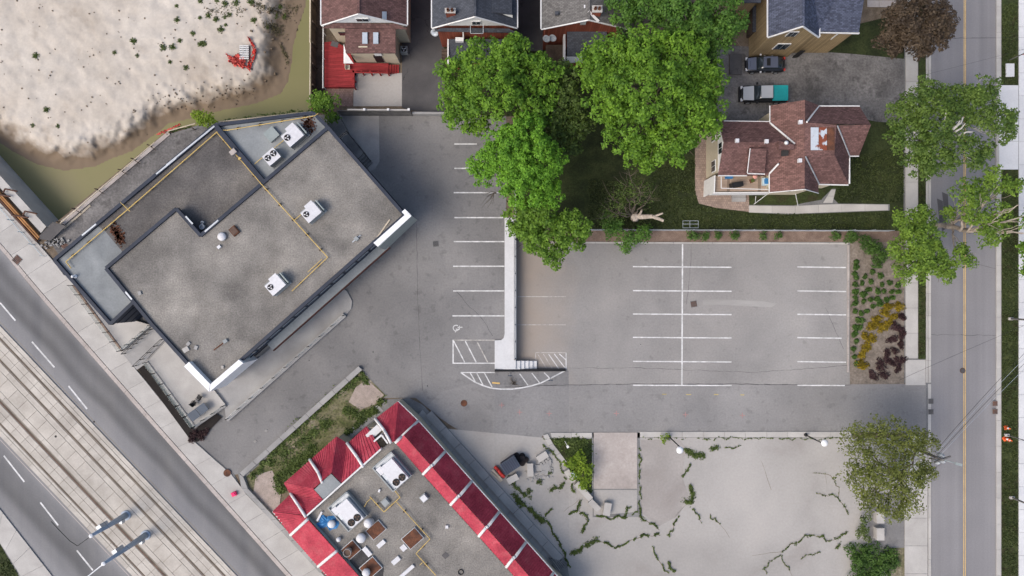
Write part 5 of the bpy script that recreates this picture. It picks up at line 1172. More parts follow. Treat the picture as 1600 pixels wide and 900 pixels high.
def crown_pts(lobes, leaf, dens, clump, seed, squash=.75, fill=.12):
    rng = np.random.default_rng(seed); Cs, Ns, Ss = [], [], []
    for px, py, rp, z in lobes:
        c = np.array(P(px, py, z)); R_ = rp * (CH - z) / FPX
        nc = max(4, int(2.9 * (R_ / clump) ** 2))
        d = unit(rng.normal(size=(nc, 3))); d[:, 2] = np.where(d[:, 2] < -.35, -d[:, 2], d[:, 2])
        cc = c + d * np.array([1, 1, squash]) * (R_ * rng.uniform(.55, 1.04, size=(nc, 1)) - clump * .45)
        nl = max(8, int(dens * 4.4 * clump ** 2))
        for q, dd in zip(cc, d):
            cr = clump * rng.uniform(.55, 1.25); k = int(nl * (cr / clump) ** 2)
            e = unit(rng.normal(size=(k, 3)) + np.array([0, 0, .55]) + dd * .35)
            pos = q + e * cr * rng.uniform(.55, 1.08, size=(k, 1)) * np.array([1, 1, .8])
            nn = unit(e * .7 + np.array([0, 0, .75]) + rng.normal(size=(k, 3)) * .45)
            Cs.append(pos); Ns.append(nn); Ss.append(leaf * rng.uniform(.6, 1.25, size=k))
        k = int(nc * nl * fill); pos = c + unit(rng.normal(size=(k, 3))) * R_ * rng.uniform(.1, .8, size=(k, 1)) * np.array([1, 1, squash])
        Cs.append(pos); Ns.append(unit(rng.normal(size=(k, 3)) + np.array([0, 0, .6]))); Ss.append(leaf * rng.uniform(.7, 1.3, size=k))
    return np.concatenate(Cs), np.concatenate(Ns), np.concatenate(Ss)
def limb(mb, p, q, r0, r1, rr, n=4, wob=.12):
    pts = [p]
    for i in range(1, n): pts.append(p.lerp(q, i / n) + Vector((rr.uniform(-1, 1), rr.uniform(-1, 1), rr.uniform(-.4, .4))) * (q - p).length * wob / 2)
    pts.append(q)
    for i in range(n): mb.tube(pts[i], pts[i + 1], r0 + (r1 - r0) * i / n, r0 + (r1 - r0) * (i + 1) / n, 7, caps=False)
    return pts
def tree(name, label, base, zg, lobes, m_, leaf=.17, dens=26, clump=.58, bark='bark', r=.35, seed=1, group=None, fill=.06, squash=.75, extra=None):
    b = P(*base, zg); t = thing(name, label, 'tree' if 'tree' in name else 'bush', b, group)
    rr = random.Random(seed); mb = MB()
    zt = sum(l[3] for l in lobes) / len(lobes)
    fork = b + Vector((0, 0, max(.3, (zt - zg) * .38)))
    limb(mb, b - Vector((0, 0, .1)), fork, r * 1.15, r * .85, rr, 3, .05)
    mb.lathe(b - Vector((0, 0, .1)), [(r * 1.7, 0), (r * 1.2, .35)], 10)
    for px, py, rp, z in lobes:
        q = P(px, py, z - rp / 14 * .15); pts = limb(mb, fork - Vector((0, 0, rr.uniform(0, .4))), q, r * .55, r * .12, rr, 5)
        for k in range(4):
            s_ = pts[rr.choice((2, 3, 4))]; e = q + Vector((rr.uniform(-1, 1), rr.uniform(-1, 1), rr.uniform(-.2, .6))) * rp / 14 * .8
            limb(mb, s_, e, r * .2, r * .04, rr, 3)
    if extra: extra(mb, rr)
    mb.build('trunk', M[bark], t, True)
    C, Nn, S = crown_pts(lobes, leaf, dens, clump, seed, squash, fill)
    leaf_mesh('crown', C, Nn, S, m_, t)
    return t
tree('maple_tree', 'yellow-green maple tree overhanging the upper parking lot behind the slate house', (772, 140), 0, [(712, 122, 36, 8), (752, 92, 38, 8.5), (800, 92, 40, 9), (842, 118, 38, 8.5), (720, 170, 38, 7.5), (775, 140, 56, 10), (830, 165, 42, 8.5), (740, 186, 28, 6.6)], 'lf_maple', seed=11)
tree('maple_tree', 'dark olive tree squeezed between the bright tree and the big maple', (872, 188), -1, [(868, 165, 40, 7), (895, 195, 34, 6), (880, 130, 34, 7), (878, 222, 30, 5), (850, 195, 34, 7)], 'lf_dark_olive', seed=12, r=.25)
tree('round_tree', 'fresh bright green tree over the end of the retaining wall', (815, 268), -1, [(818, 222, 46, 9.6), (790, 255, 42, 9), (845, 258, 44, 9.3), (758, 264, 30, 7.6), (818, 292, 44, 8.6), (792, 228, 38, 9.2), (852, 298, 30, 7.8), (820, 255, 50, 10.4)], 'lf_bright', seed=13, leaf=.13, dens=44, clump=.42)
tree('corner_tree', 'yellow-green tree leaning over the top of the lower parking lot', (842, 352), -1, [(818, 345, 34, 6.5), (850, 348, 36, 6.8), (888, 356, 36, 6.2), (862, 385, 32, 5.8), (826, 370, 28, 6), (868, 402, 18, 5), (905, 372, 20, 5.6)], 'lf_mid', seed=14, r=.25)
tree('maple_tree', 'largest spreading maple tree between the back yards', (1018, 160), -1, [(945, 95, 46, 9), (1000, 80, 48, 10), (1060, 90, 48, 10), (1100, 130, 42, 9), (955, 150, 50, 9.5), (1015, 145, 66, 12), (1080, 175, 52, 10), (985, 205, 48, 9), (1045, 220, 46, 9), (1000, 245, 30, 7.5), (930, 110, 34, 8), (1105, 195, 28, 8)], 'lf_maple', seed=15, r=.5)
tree('maple_tree', 'deeper green maple tree at the top edge behind the largest maple', (1055, 20), -1, [(972, 18, 36, 8), (1015, -5, 44, 9), (1070, 10, 50, 10), (1120, 20, 44, 9.5), (1142, 45, 30, 8.5), (1110, 58, 34, 8), (1050, 45, 40, 8.5)], 'lf_dark', seed=16, r=.4)
tree('purple_tree', 'brown-purple leaved tree beside the east street', (1415, 45), -1, [(1395, 38, 28, 5.5), (1425, 25, 38, 6.5), (1462, 30, 30, 6), (1475, 40, 18, 5.5), (1432, 62, 34, 6), (1395, 68, 26, 5), (1450, 58, 32, 6)], 'lf_purple', seed=17, leaf=.16, r=.25, dens=34, fill=.2)
def white_limbs(mb, rr):
    f0 = P(1482, 212, 7.5)
    for x, y, z in ((1478, 175, 10), (1500, 188, 11), (1505, 183, 11.4), (1520, 206, 10.6), (1508, 193, 11.2), (1465, 208, 9.5)): limb(mb, f0, P(x, y, z + .8), .16, .05, rr, 4, .1)
tree('silver_maple_tree', 'dark green tree with bare white limbs over the east street', (1432, 205), -1, [(1412, 178, 30, 7.5), (1445, 152, 34, 8.5), (1470, 190, 42, 9), (1530, 142, 28, 10), (1555, 190, 34, 9.5), (1425, 215, 40, 7.5), (1460, 248, 36, 7.5), (1515, 235, 34, 8.5), (1500, 165, 36, 9), (1572, 210, 18, 9), (1435, 260, 26, 6.5)], 'lf_silver', seed=18, leaf=.15, dens=34, bark='bark_white', r=.3, extra=white_limbs)
def bare(mb, rr):
    f0 = P(1470, 360, 1.2)
    pts = limb(mb, P(1462, 352, -.8), P(1515, 362, 5), .3, .2, rr, 5, .05)
    for x, y, z in ((1560, 345, 8.5), (1598, 338, 9.5), (1590, 320, 9), (1575, 365, 8), (1545, 300, 8), (1600, 365, 9)):
        p2 = limb(mb, P(1512, 362, 5), P(x, y, z), .13, .04, rr, 5, .08)
        for k in range(3): limb(mb, p2[3], P(x + rr.uniform(-15, 20), y + rr.uniform(-18, 14), z + 1), .05, .015, rr, 3)
    limb(mb, P(1500, 360, 4.2), P(1512, 335, 7), .18, .06, rr, 4)
tree('street_tree', 'light green street tree with bare pale limbs reaching over the road', (1462, 354), -1, [(1508, 305, 26, 7.2), (1536, 300, 22, 7.4), (1552, 280, 22, 8), (1578, 290, 20, 8), (1555, 335, 24, 7.2), (1545, 360, 28, 6.8), (1518, 335, 20, 7), (1484, 335, 12, 5), (1500, 400, 24, 6)], 'lf_fresh', seed=19, leaf=.15, dens=24, bark='bark_pale', r=.22, extra=bare)
tree('boulevard_tree', 'bright dense tree beside the pavement at the planting bed', (1438, 380), -1, [(1415, 345, 26, 6), (1440, 340, 24, 6.2), (1410, 385, 28, 5.6), (1440, 375, 34, 7), (1412, 418, 24, 5), (1452, 415, 28, 5.8), (1478, 425, 20, 5.5), (1450, 395, 28, 6.4)], 'lf_fresh', seed=20, leaf=.15, dens=30, bark='bark', r=.3)
tree('olive_tree', 'sparse olive-green tree at the corner of the old concrete lot', (1390, 735), -1, [(1342, 688, 32, 5.5), (1378, 676, 34, 6), (1415, 688, 34, 6), (1442, 692, 26, 5.5), (1336, 738, 32, 5), (1372, 730, 40, 6.5), (1412, 742, 38, 6), (1446, 738, 22, 5.5), (1350, 775, 26, 4.6), (1388, 782, 30, 5), (1418, 780, 24, 5), (1404, 800, 14, 4.5)], 'lf_olive', seed=21, leaf=.13, dens=17, clump=.6, r=.22, fill=.3)
tree('edge_tree', 'dark tree cut off by the right picture edge', (1592, 385), -1, [(1606, 348, 18, 6), (1607, 390, 20, 6), (1603, 420, 16, 5.5), (1612, 320, 16, 6)], 'lf_mid', seed=22, r=.2)
tree('corner_bush', 'green bush between the roof well and the red-deck yard', (507, 172), 0, [(497, 160, 16, 2.6), (512, 168, 20, 2.8), (505, 152, 12, 2.8), (520, 182, 12, 2), (490, 170, 11, 2.4)], 'lf_mid', seed=23, r=.1, leaf=.15)
tree('corner_bush', 'green bush at the pit corner of the laneway', (322, 190), 0, [(320, 182, 14, 1.9), (330, 190, 11, 1.7), (313, 190, 9, 1.5), (308, 180, 6, 1.6)], 'lf_lime', seed=24, r=.08, leaf=.14)
tree('leafy_bush', 'light green leafy bush in the weed triangle beside the loading pad', (906, 735), -1, [(890, 722, 14, .6), (908, 715, 13, .7), (914, 735, 16, .8), (916, 755, 13, .5), (900, 740, 10, .5)], 'lf_lime', seed=25, r=.06, leaf=.16, dens=22)
tree('ivy_bush', 'dark ivy mound at the bottom of the asphalt corner', (1356, 880), -1, [(1342, 868, 20, -.6), (1366, 868, 22, -.6), (1388, 866, 16, -.7), (1346, 890, 24, -.5), (1374, 892, 24, -.5), (1328, 858, 9, -.7), (1360, 915, 28, -.5), (1396, 880, 10, -.7)], 'lf_bush', seed=26, r=.06, leaf=.13, dens=34, clump=.4, squash=.35)
tree('ivy_bush', 'slim ivy bush below the olive tree trunk', (1350, 825), -1, [(1352, 810, 9, -.3), (1350, 822, 10, -.3), (1344, 834, 10, -.4), (1353, 842, 8, -.4)], 'lf_weed', seed=27, r=.05, leaf=.12, dens=30, clump=.4)
tree('lamp_bush', 'small green bush at the foot of the left lamp post', (1040, 684), -1, [(1038, 687, 7, -.4), (1043, 681, 6, -.3)], 'lf_lime', seed=28, r=.04, leaf=.12, clump=.35)
tree('stump_bush', 'dense low bushes growing round the dead tree stump', (985, 362), -1, [(960, 358, 20, 1.2), (980, 375, 18, 1.0), (1000, 365, 18, 1.2), (978, 388, 9, .5), (945, 345, 14, 1.5)], 'lf_dark', seed=29, r=.1, leaf=.14)
for i, (x, y, r_, lb) in enumerate(((1082, 368, 11, 'green shrub in the mulch strip left of the others'), (1100, 369, 9, 'second green shrub from the left in the mulch strip'), (1120, 366, 6, 'smallest green shrub in the mulch strip'), (1147, 367, 9, 'green shrub in the middle of the mulch strip'), (1190, 368, 7, 'olive shrub in the right half of the mulch strip'), (1215, 367, 6, 'low shrub below the garden path in the mulch strip'), (1305, 367, 8, 'low shrub at the right end of the mulch strip'), (1330, 371, 12, 'green shrub at the corner of the planting bed'), (1362, 388, 16, 'large green shrub at the top of the planting bed'), (1352, 378, 13, 'green shrub left of the largest planting bed shrub'), (1378, 398, 13, 'green shrub nearest the boulevard tree in the bed'), (1370, 412, 10, 'green shrub just below the largest bed shrub'))):
    tree('bed_shrub', lb, (x, y), -1, [(x, y, r_, -.5), (x + 3, y + 2, r_ * .6, -.5)], 'lf_bush', seed=40 + i, r=.04, leaf=.12, clump=.35, dens=30, group='shrubs in the mulch')
# dead tree: pale broken limb and bare twigs
t_ = thing('dead_tree', 'dead tree with a pale broken limb and bare twigs', 'tree', P(993, 338, -1)); mb = MB(); rr = random.Random(9)
limb(mb, P(992, 340, -1.1), P(992, 338, 1.6), .55, .45, rr, 3, .03); mb.lathe(P(992, 339, 1.5), [(.42, 0), (.45, .1), (.3, .16)], 10)
limb(mb, P(995, 338, 1.4), P(1020, 338, 2.2), .32, .24, rr, 4, .05); limb(mb, P(1020, 338, 2.2), P(1037, 345, 2.4), .22, .16, rr, 3, .04); limb(mb, P(1022, 338, 2.2), P(1036, 333, 2.6), .14, .1, rr, 3, .04); limb(mb, P(998, 338, 1.5), P(1003, 328, 2.4), .16, .1, rr, 2)
mb.build('limb', M['bark_pale'], t_, True); mb = MB()
for x, y, z in ((950, 300, 5), (970, 285, 6), (985, 275, 6.5), (1005, 285, 6), (1018, 305, 5.5), (955, 330, 4.5), (940, 342, 4), (1000, 300, 6)):
    pts = limb(mb, P(988, 335, 1.4), P(x, y, z), .08, .02, rr, 5, .12)
    for k in range(16):
        s_ = pts[rr.choice((2, 3, 4, 5))]; limb(mb, s_, s_ + Vector((rr.uniform(-1.4, 1.4), rr.uniform(-.6, 1.6), rr.uniform(.1, .9))), .018, .006, rr, 3)
mb.build('bare_twigs', M['twig'], t_)
C, Nn, S = crown_pts([(985, 300, 30, 4.8), (960, 320, 26, 4), (1008, 302, 24, 4.6), (945, 340, 18, 3.2)], .10, 5, .5, 77, .6, .3); leaf_mesh('sparse_leaves', C, Nn, S, 'lf_dark_olive', t_)
t_ = thing('bare_sapling', 'bare brown twigs poking out of the bright tree over the stalls', 'sapling', P(775, 305, 0)); mb = MB(); limb(mb, P(775, 302, -.05), P(772, 300, 3), .05, .03, rr, 3)
for k in range(14): limb(mb, P(773, 300, 2 + k * .1), P(765 + rr.uniform(-14, 6), 312 + rr.uniform(-14, 16), 3.6 + rr.uniform(-.6, .6)), .025, .008, rr, 3)
mb.build('twigs', M['twig'], t_)

# planting bed: tufts, yellow and wine-coloured shrubs
def tuft_proto(name, m_, r, h, n, seed, leaf):
    o = proto(name); rng = np.random.default_rng(seed)
    d = unit(rng.normal(size=(n, 3))); d[:, 2] = np.abs(d[:, 2]); C = d * np.array([r, r, h]) * rng.uniform(.2, 1, size=(n, 1)) ** .7; C[:, 2] += .03
    ctr = np.concatenate([rng.normal(size=(5, 2)) * r * .38, np.zeros((5, 1))], 1); pk = rng.integers(0, 5, n); C = C * rng.uniform(.45, .95, size=5)[pk][:, None] + ctr[pk]
    leaf_mesh('foliage', C, unit(d * .6 + np.array([0, 0, .5]) + rng.normal(size=(n, 3)) * .5), np.full(n, leaf) * rng.uniform(.6, 1.2, size=n), m_, o)
    mb = MB(); mb.lathe((0, 0, -.05), [(.06, 0), (.04, h * .6)], 6); mb.build('stem', M['bark'], o); return o
ZB = -.95
ORD = ['first', 'second', 'third', 'fourth', 'fifth', 'sixth', 'seventh', 'eighth', 'ninth', 'tenth', 'eleventh', 'twelfth', 'thirteenth', 'fourteenth', 'fifteenth', 'sixteenth', 'seventeenth', 'eighteenth', 'nineteenth', 'twentieth', 'twenty-first', 'twenty-second', 'twenty-third', 'twenty-fourth', 'twenty-fifth', 'twenty-sixth']
def plant_set(protos, spots, text, cat, group, lo, hi, z):
    for i, (x, y) in enumerate(sorted(spots, key=lambda q: q[1])):
        o = place(protos[i % len(protos)], P(x + random.uniform(-.8, .8), y, z), random.uniform(0, 6), text % ORD[i], cat, group, 1.0)
        o.scale = (random.uniform(lo, hi), random.uniform(lo, hi), random.uniform(lo, hi))
TUFTS = [(1336, 411), (1336, 418), (1336, 428), (1336, 436), (1336, 443), (1336, 455), (1336, 463), (1336, 475), (1336, 487), (1337, 500), (1337, 510), (1336, 521), (1335, 534), (1334, 545), (1334, 558), (1335, 567)]
LOOSE = [(1345, 488), (1346, 501), (1345, 513), (1351, 433), (1347, 443), (1348, 458), (1347, 472), (1360, 425), (1362, 438), (1357, 452), (1360, 466), (1363, 478), (1356, 487), (1374, 432), (1378, 443), (1370, 455), (1372, 466), (1375, 476), (1380, 456.5), (1385, 467.5), (1389, 440), (1392, 454), (1395, 465), (1404, 455.5), (1404, 443.5)]
tps = [tuft_proto('grass_tuft', 'lf_bush', .36, .4, 170, s_, .12) for s_ in (1, 5, 6)]
plant_set(tps, TUFTS, '%s green grass tuft from the top in the straight column beside the lot kerb', 'grass tuft', 'grass tufts in the kerb column', .8, 1.25, ZB)
plant_set(tps, LOOSE, '%s green grass tuft from the top among the loose tufts right of the column', 'grass tuft', 'loose grass tufts in the planting bed', .75, 1.25, ZB)
yps = [tuft_proto('yellow_shrub', 'lf_yellow', .55, .5, 300, s_, .11) for s_ in (2, 7)]
plant_set(yps, [(1405, 477), (1388, 480), (1382, 490), (1394, 495), (1372, 497), (1366, 505), (1378, 510), (1388, 507), (1361, 512), (1350, 526), (1361, 531), (1355, 543), (1348, 554), (1347, 572)], '%s yellow shrub from the top in the planting bed', 'shrub', 'yellow shrubs in the planting bed', .75, 1.2, ZB)
wps = [tuft_proto('wine_shrub', 'lf_wine', .6, .5, 300, s_, .11) for s_ in (3, 8)]; wp = wps[0]
plant_set(wps, [(1406, 495), (1398, 510), (1407, 519), (1394, 530), (1407, 540), (1398, 548), (1384, 552), (1405, 563), (1388, 566), (1376, 571), (1402, 574), (1381, 586), (1366, 587)], '%s dark wine-red shrub from the top in the planting bed', 'shrub', 'wine-red shrubs in the planting bed', .7, 1.2, ZB)
rr = random.Random(31)
# planter shrubs on the terrace corner
plant_set(wps, [(316, 682), (306, 678), (300, 685), (320, 674)], '%s dark wine-red shrub from the top in the black planter by the patio', 'shrub', 'planter shrubs by the patio', .7, .9, .14)
# weeds in the sand pit
wd = tuft_proto('sand_weed', 'lf_weed', .36, .18, 60, 4, .10)
for x, y in ((275, 10), (278, 32), (312, 29), (326, 26), (337, 32), (352, 26), (360, 23), (347, 47), (352, 40), (300, 52), (281, 65), (271, 75), (266, 98), (292, 105), (207, 64), (180, 83), (254, 73), (312, 70), (318, 67), (73, 173), (91, 196), (52, 195), (312, 3), (340, 2), (370, 3), (390, 3), (395, 32), (418, 44), (432, 24), (215, 86), (56, 89), (445, 25), (437, 12), (350, 5)):
    place(wd, P(x, y, pit_h(x, y)), rr.uniform(0, 6), 'small green weed growing in the pale excavated sand', 'weed', 'weeds in the sand', rr.uniform(.7, 1.3))
def leaf_patch(name, pts, spread, n, m_, leaf, zf, h=.15, seed=1, **kw):
    rng = np.random.default_rng(seed); C = []
    L = sum(math.dist(a, b) for a, b in zip(pts[:-1], pts[1:])) if len(pts) > 1 else 1
    for k in range(n):
        t = rng.uniform(); x, y = along(pts, t) if len(pts) > 1 else pts[0]
        w = spread if not isinstance(spread, (list, tuple)) else spread[min(len(spread) - 1, int(t * len(spread)))]
        if len(pts) > 1: x += 5 * mnoise.noise(Vector((x / 11, y / 11, 1))) + 2 * mnoise.noise(Vector((x / 4, y / 4, 5))); y += 5 * mnoise.noise(Vector((x / 11, y / 11, 8))) + 2 * mnoise.noise(Vector((x / 4, y / 4, 9)))
        if len(pts) > 2 and mnoise.noise(Vector((x / 9, y / 9, 20))) < -.22: continue
        w *= .3 + .75 * abs(mnoise.noise(Vector((x / 7, y / 7, seed)))) * 2
        x += rng.normal() * w * .5; y += rng.normal() * w * .5
        C.append(P(x, y, zf(x, y) + abs(rng.normal()) * h * .6 + .01))
    C = np.array(C); n = len(C); nn = unit(rng.normal(size=(n, 3)) * .5 + np.array([0, 0, 1])); return C, nn, leaf * rng.uniform(.6, 1.3, size=n)
def patches(name, lst, m_, label, cat, leaf=.09, zf=H, h=.15):
    A = [leaf_patch(name, p, s_, n, m_, leaf, zf, h, seed=i + 3) for i, (p, s_, n) in enumerate(lst)]
    leaf_mesh(name, *[np.concatenate([a[k] for a in A]) for k in range(3)], m_, None, label=label, cat=cat, kind='stuff')
CRW = [([(926, 806), (945, 809), (975, 808), (995, 800)], 3, 700), ([(998, 700), (1000, 740), (999, 795)], 2.2, 500), ([(997, 795), (1004, 812), (1020, 818), (1032, 828)], 5, 500), ([(977, 806), (980, 795), (985, 788)], 4, 150), ([(1000, 838), (1020, 836), (1032, 838)], 5, 350),
    ([(890, 865), (905, 860), (920, 850), (930, 843)], 8, 1000), ([(930, 845), (950, 850), (968, 855), (985, 845), (1005, 838)], 3.5, 600), ([(905, 780), (910, 800), (920, 815), (912, 825), (908, 835)], 4, 500), ([(860, 768), (872, 762), (882, 755)], 5, 400), ([(890, 803), (900, 797), (908, 790)], 4, 250),
    ([(1068, 745), (1073, 735), (1080, 725)], 3, 250), ([(1070, 783), (1082, 785), (1086, 775), (1078, 765), (1078, 757)], 10, 900), ([(1086, 795), (1090, 808), (1096, 818)], 1.6, 160), ([(1068, 705), (1080, 710), (1100, 712)], 13, 1100), ([(1112, 702), (1120, 698)], 7, 300), ([(1128, 699), (1155, 697)], 1.6, 80),
    ([(1019, 855), (1025, 870), (1035, 885), (1043, 898)], 2.2, 260), ([(1045, 878), (1055, 893)], 5, 350), ([(1044, 838), (1053, 820), (1060, 808)], 2.5, 200), ([(1108, 803), (1118, 815), (1125, 819)], 1.6, 90),
    ([(1270, 740), (1300, 740), (1312, 775)], 1.6, 40), ([(1220, 862), (1245, 848), (1265, 836), (1285, 838), (1292, 846), (1310, 840), (1325, 830)], 2.6, 500), ([(1276, 773), (1300, 772), (1312, 778), (1320, 790), (1327, 803)], 2, 200), ([(1200, 895), (1190, 890), (1222, 865)], 1.8, 120), ([(1222, 868), (1233, 890)], 1.2, 70), ([(1250, 872), (1280, 862)], 1.5, 80), ([(1305, 858), (1310, 850)], 3, 110), ([(850, 684.5), (925, 685)], 2, 200), ([(1002, 685), (1160, 685.5), (1330, 685)], 1.6, 700),
    ([(805, 775), (820, 790), (845, 810), (850, 815)], 9, 1500), ([(795, 745), (808, 765), (830, 780)], 8, 700), ([(852, 805), (865, 795)], 3, 200), ([(855, 815), (885, 872), (890, 885)], 3.5, 700), ([(800, 770), (848, 818)], 4, 300), ([(846, 690), (870, 715), (885, 745), (900, 770)], 3.5, 700)]
CRW = [(p, s_ * .7, int(n * .8)) for p, s_, n in CRW]
patches('crack_weeds', CRW, 'lf_weed', 'green weeds growing in the cracks of the old concrete lot', 'weeds')
def wob(p): x, y = p; x += 5 * mnoise.noise(Vector((x / 11, y / 11, 1))); y += 5 * mnoise.noise(Vector((x / 11, y / 11, 8))); return (x, y)
for p_, w_, n_ in CRW:
    if p_[0][1] > 690 and p_[-1][0] != 1330:
        L_ = sum(math.dist(a, b) for a, b in zip(p_[:-1], p_[1:])); k_ = max(2, int(L_ / 6))
        crack([wob(along(p_, i / k_)) for i in range(k_ + 1)], .8, 'soil', old, .009, wob=.5, nm='open_crack')
for p_ in ([(1125, 819), (1140, 840)], [(1360 - 70, 740), (1292, 757)], [(1175, 868), (1222, 862)], [(880, 800), (905, 780)], [(1053, 808), (1075, 785)], [(1190, 720), (1205, 765)], [(1233, 890), (1240, 905)]):
    crack(p_, .5, 'soil', old, .009, wob=1, nm='open_crack')
patches('sand_scrub', [([(400, 8), (440, 20), (468, 12)], 14, 500), ([(415, 40), (440, 48)], 12, 350), ([(440, 70), (448, 100)], 5, 150), ([(320, 15), (380, 20)], 14, 160)], 'lf_brown', 'thin brownish scrub on the sand near the timber hoarding', 'weeds', .09, pit_h, .1)
patches('triangle_weeds', [([(870, 690), (915, 690)], 9, 1300), ([(885, 705), (920, 705)], 10, 1300), ([(900, 722), (920, 735)], 9, 900), ([(912, 745), (922, 765)], 7, 600)], 'lf_weed', 'dense weeds filling the triangle beside the loading pad', 'weeds', .12)
patches('patch_weeds', [([(560, 590), (520, 620), (470, 665), (430, 705), (392, 745)], 9, 2200), ([(540, 640), (560, 650), (590, 640)], 11, 1500), ([(600, 622), (560, 662), (530, 690)], 6, 1500), ([(440, 745), (470, 720), (490, 700)], 14, 2600), ([(420, 725), (470, 690), (520, 655)], 13, 2200), ([(430, 745), (440, 770)], 8, 700), ([(565, 583), (575, 600)], 5, 300)], 'lf_weed', 'patchy weeds on the dry ground beside the red roof', 'weeds', .12, lambda x, y: .03)
patches('pit_edge_weeds', [([(345, 189), (380, 184), (430, 178), (488, 172)], 3, 500), ([(488, 60), (488, 130)], 2.5, 300), ([(262, 208), (300, 196)], 3, 150)], 'lf_weed', 'thin weeds along the pit edge', 'weeds', .1, lambda x, y: 0)
# grass blades on the lawns and verges
def blades(name, polys, per, m_, label, leaf=.1):
    rng = np.random.default_rng(len(name)); C = []
    for poly, z in polys:
        xs, ys = [p[0] for p in poly], [p[1] for p in poly]; n = int((max(xs) - min(xs)) * (max(ys) - min(ys)) * per)
        X = rng.uniform(min(xs), max(xs), n); Y = rng.uniform(min(ys), max(ys), n)
        for x, y in zip(X, Y):
            if inside((x, y), poly) and mnoise.noise(Vector((x / 12, y / 12, 2))) > -.35: C.append(P(x, y, z + rng.uniform(.01, .07)))
    C = np.array(C); n = len(C); leaf_mesh(name, C, unit(rng.normal(size=(n, 3)) * .7 + np.array([0, 0, 1])), leaf * rng.uniform(.6, 1.3, size=n), m_, None, label=label, cat='grass', kind='stuff')
M['lf_grass'] = leaf_mat('lf_grass', (.022, .033, .009), (.066, .088, .024), .2, .25)
blades('lawn_grass', [([(920, 280), (1086, 290), (1090, 320), (1170, 334), (1310, 333), (1390, 332), (1390, 358), (920, 355)], -.98), ([(1326, 250), (1350, 240), (1413, 230), (1413, 316), (1310, 316), (1308, 300)], -.98), ([(1020, 250), (1086, 250), (1086, 300), (1020, 290)], -.98)], .45, 'lf_grass', 'short dark lawn grass around the brown house')
blades('verge_grass', [([(1566, 5), (1590, 5), (1590, 132), (1566, 132)], -.93), ([(1566, 266), (1590, 266), (1590, 898), (1566, 898)], -.93), ([(1436, 415), (1446, 415), (1446, 560), (1436, 560)], -.89), ([(1436, 262), (1446, 262), (1446, 330), (1436, 330)], -.89), ([(0, 852), (30, 900), (0, 900)], .06)], .5, 'lf_grass', 'short verge grass along the east street')
# ------------------------------------------------------------------ walls, fences, street furniture, vehicles, clutter
# retaining wall with walkway and stairs
rt = thing('retaining_wall', 'white concrete walkway on a retaining wall between the two parking lots', 'wall', P(797, 480, -1))
px_prism([(788.5, 340), (803, 340), (803, 563), (806, 563), (806, 577), (773, 577), (773, 532), (783, 531.5), (787, 528), (788.5, 522)], .15, -.02, 'walkway', M['concrete_white'], rt)
px_prism([(803.2, 200), (806.5, 200), (806.5, 562.8), (803.2, 562.8)], .22, -1.02, 'wall', M['concrete_grey'], rt)
for i in range(5):
    x = 806.4 + i * 6.5; px_prism([(x, 564), (x + 6.4, 564), (x + 6.4, 577), (x, 577)], -.02 - i * .17, -1.02, 'step', M['concrete_white'], rt)
mb = MB(); A_, B_ = P(773, 578.8, .3), P(884, 578.2, -.75); mb.slab([A_ + Vector((0, .12, 0)), B_ + Vector((0, .12, 0)), B_ - Vector((0, .14, 0)), A_ - Vector((0, .14, 0))], 1.0); mb.build('flank_wall', M['black'], rt)
t_ = thing('railing', 'steel railing along the top of the white retaining wall', 'railing', P(804.5, 450, .2))
for x in (803.9, 806.2): mb = MB(); mb.tube(P(x, 345, .95 if x < 805 else .5), P(x, 561, .95 if x < 805 else .5), .04); mb.build('rail', M['galv'], t_)
for i in range(9): c = P(804.9, 348 + i * 26.5, .2); mb = MB(); mb.box((c.x, c.y, .58), (.1, .1, .75)); mb.build('post', M['black'], t_)
# sign post on the flank wall
for i, (x, y, lb) in enumerate(((797, 583, 'dark signpost on the left half of the black flank wall'), (859, 590, 'dark signpost near the right tip of the flank wall'))):
    c = G(x, y); t_ = thing('signpost', lb, 'sign', c, 'signposts at the flank wall'); mb = MB(); mb.tube(c, c + Vector((0, 0, 1.9)), .04); mb.build('post', M['galv'], t_); mb = MB(); mb.box(c + Vector((0, -.05, 1.8)), (.5, .04, .5)); mb.build('plate', M['patio_blue'], t_)
t_ = thing('bare_shrub', 'bare grey twiggy shrub in front of the flank wall', 'shrub', G(803, 600)); mb = MB(); rr = random.Random(4)
for k in range(26): c = G(804 + rr.uniform(-2, 2), 599 + rr.uniform(-1, 2)); limb(mb, c, c + Vector((rr.uniform(-.8, .6), rr.uniform(-.3, 1.2), rr.uniform(.2, .7))), .02, .006, rr, 3)
mb.build('twigs', M['twig'], t_)
# chain-link fence
cf = thing('chain_fence', 'galvanised chain-link fence along the lawn above the mulch strip', 'fence', P(1150, 359, -1))
for x in range(925, 1390, 31): c = P(x, 360, -1); mb = MB(); mb.tube((c.x, c.y, -1), (c.x, c.y, .3), .035); mb.build('post', M['galv'], cf)
for z in (.28, -.9): a, b = P(918, 360, -1), P(1388, 361.5, -1); mb = MB(); mb.tube((a.x, a.y, z), (b.x, b.y, z), .025); mb.build('rail', M['galv'], cf)
mb = MB(); a, b = P(918, 360, -1), P(1388, 361.5, -1); n = 330
for i in range(n):
    p, q = a.lerp(b, i / n), a.lerp(b, (i + 1) / n)
    mb.tube((p.x, p.y, -.95), (q.x, q.y, .26), .008, n=3, caps=False); mb.tube((q.x, q.y, -.95), (p.x, p.y, .26), .008, n=3, caps=False)
mb.build('wire_mesh', M['galv'], cf, kind='stuff')
t_ = thing('wire_cage', 'small white wire frame standing on the lawn by the fence', 'frame', P(1078, 351, -1))
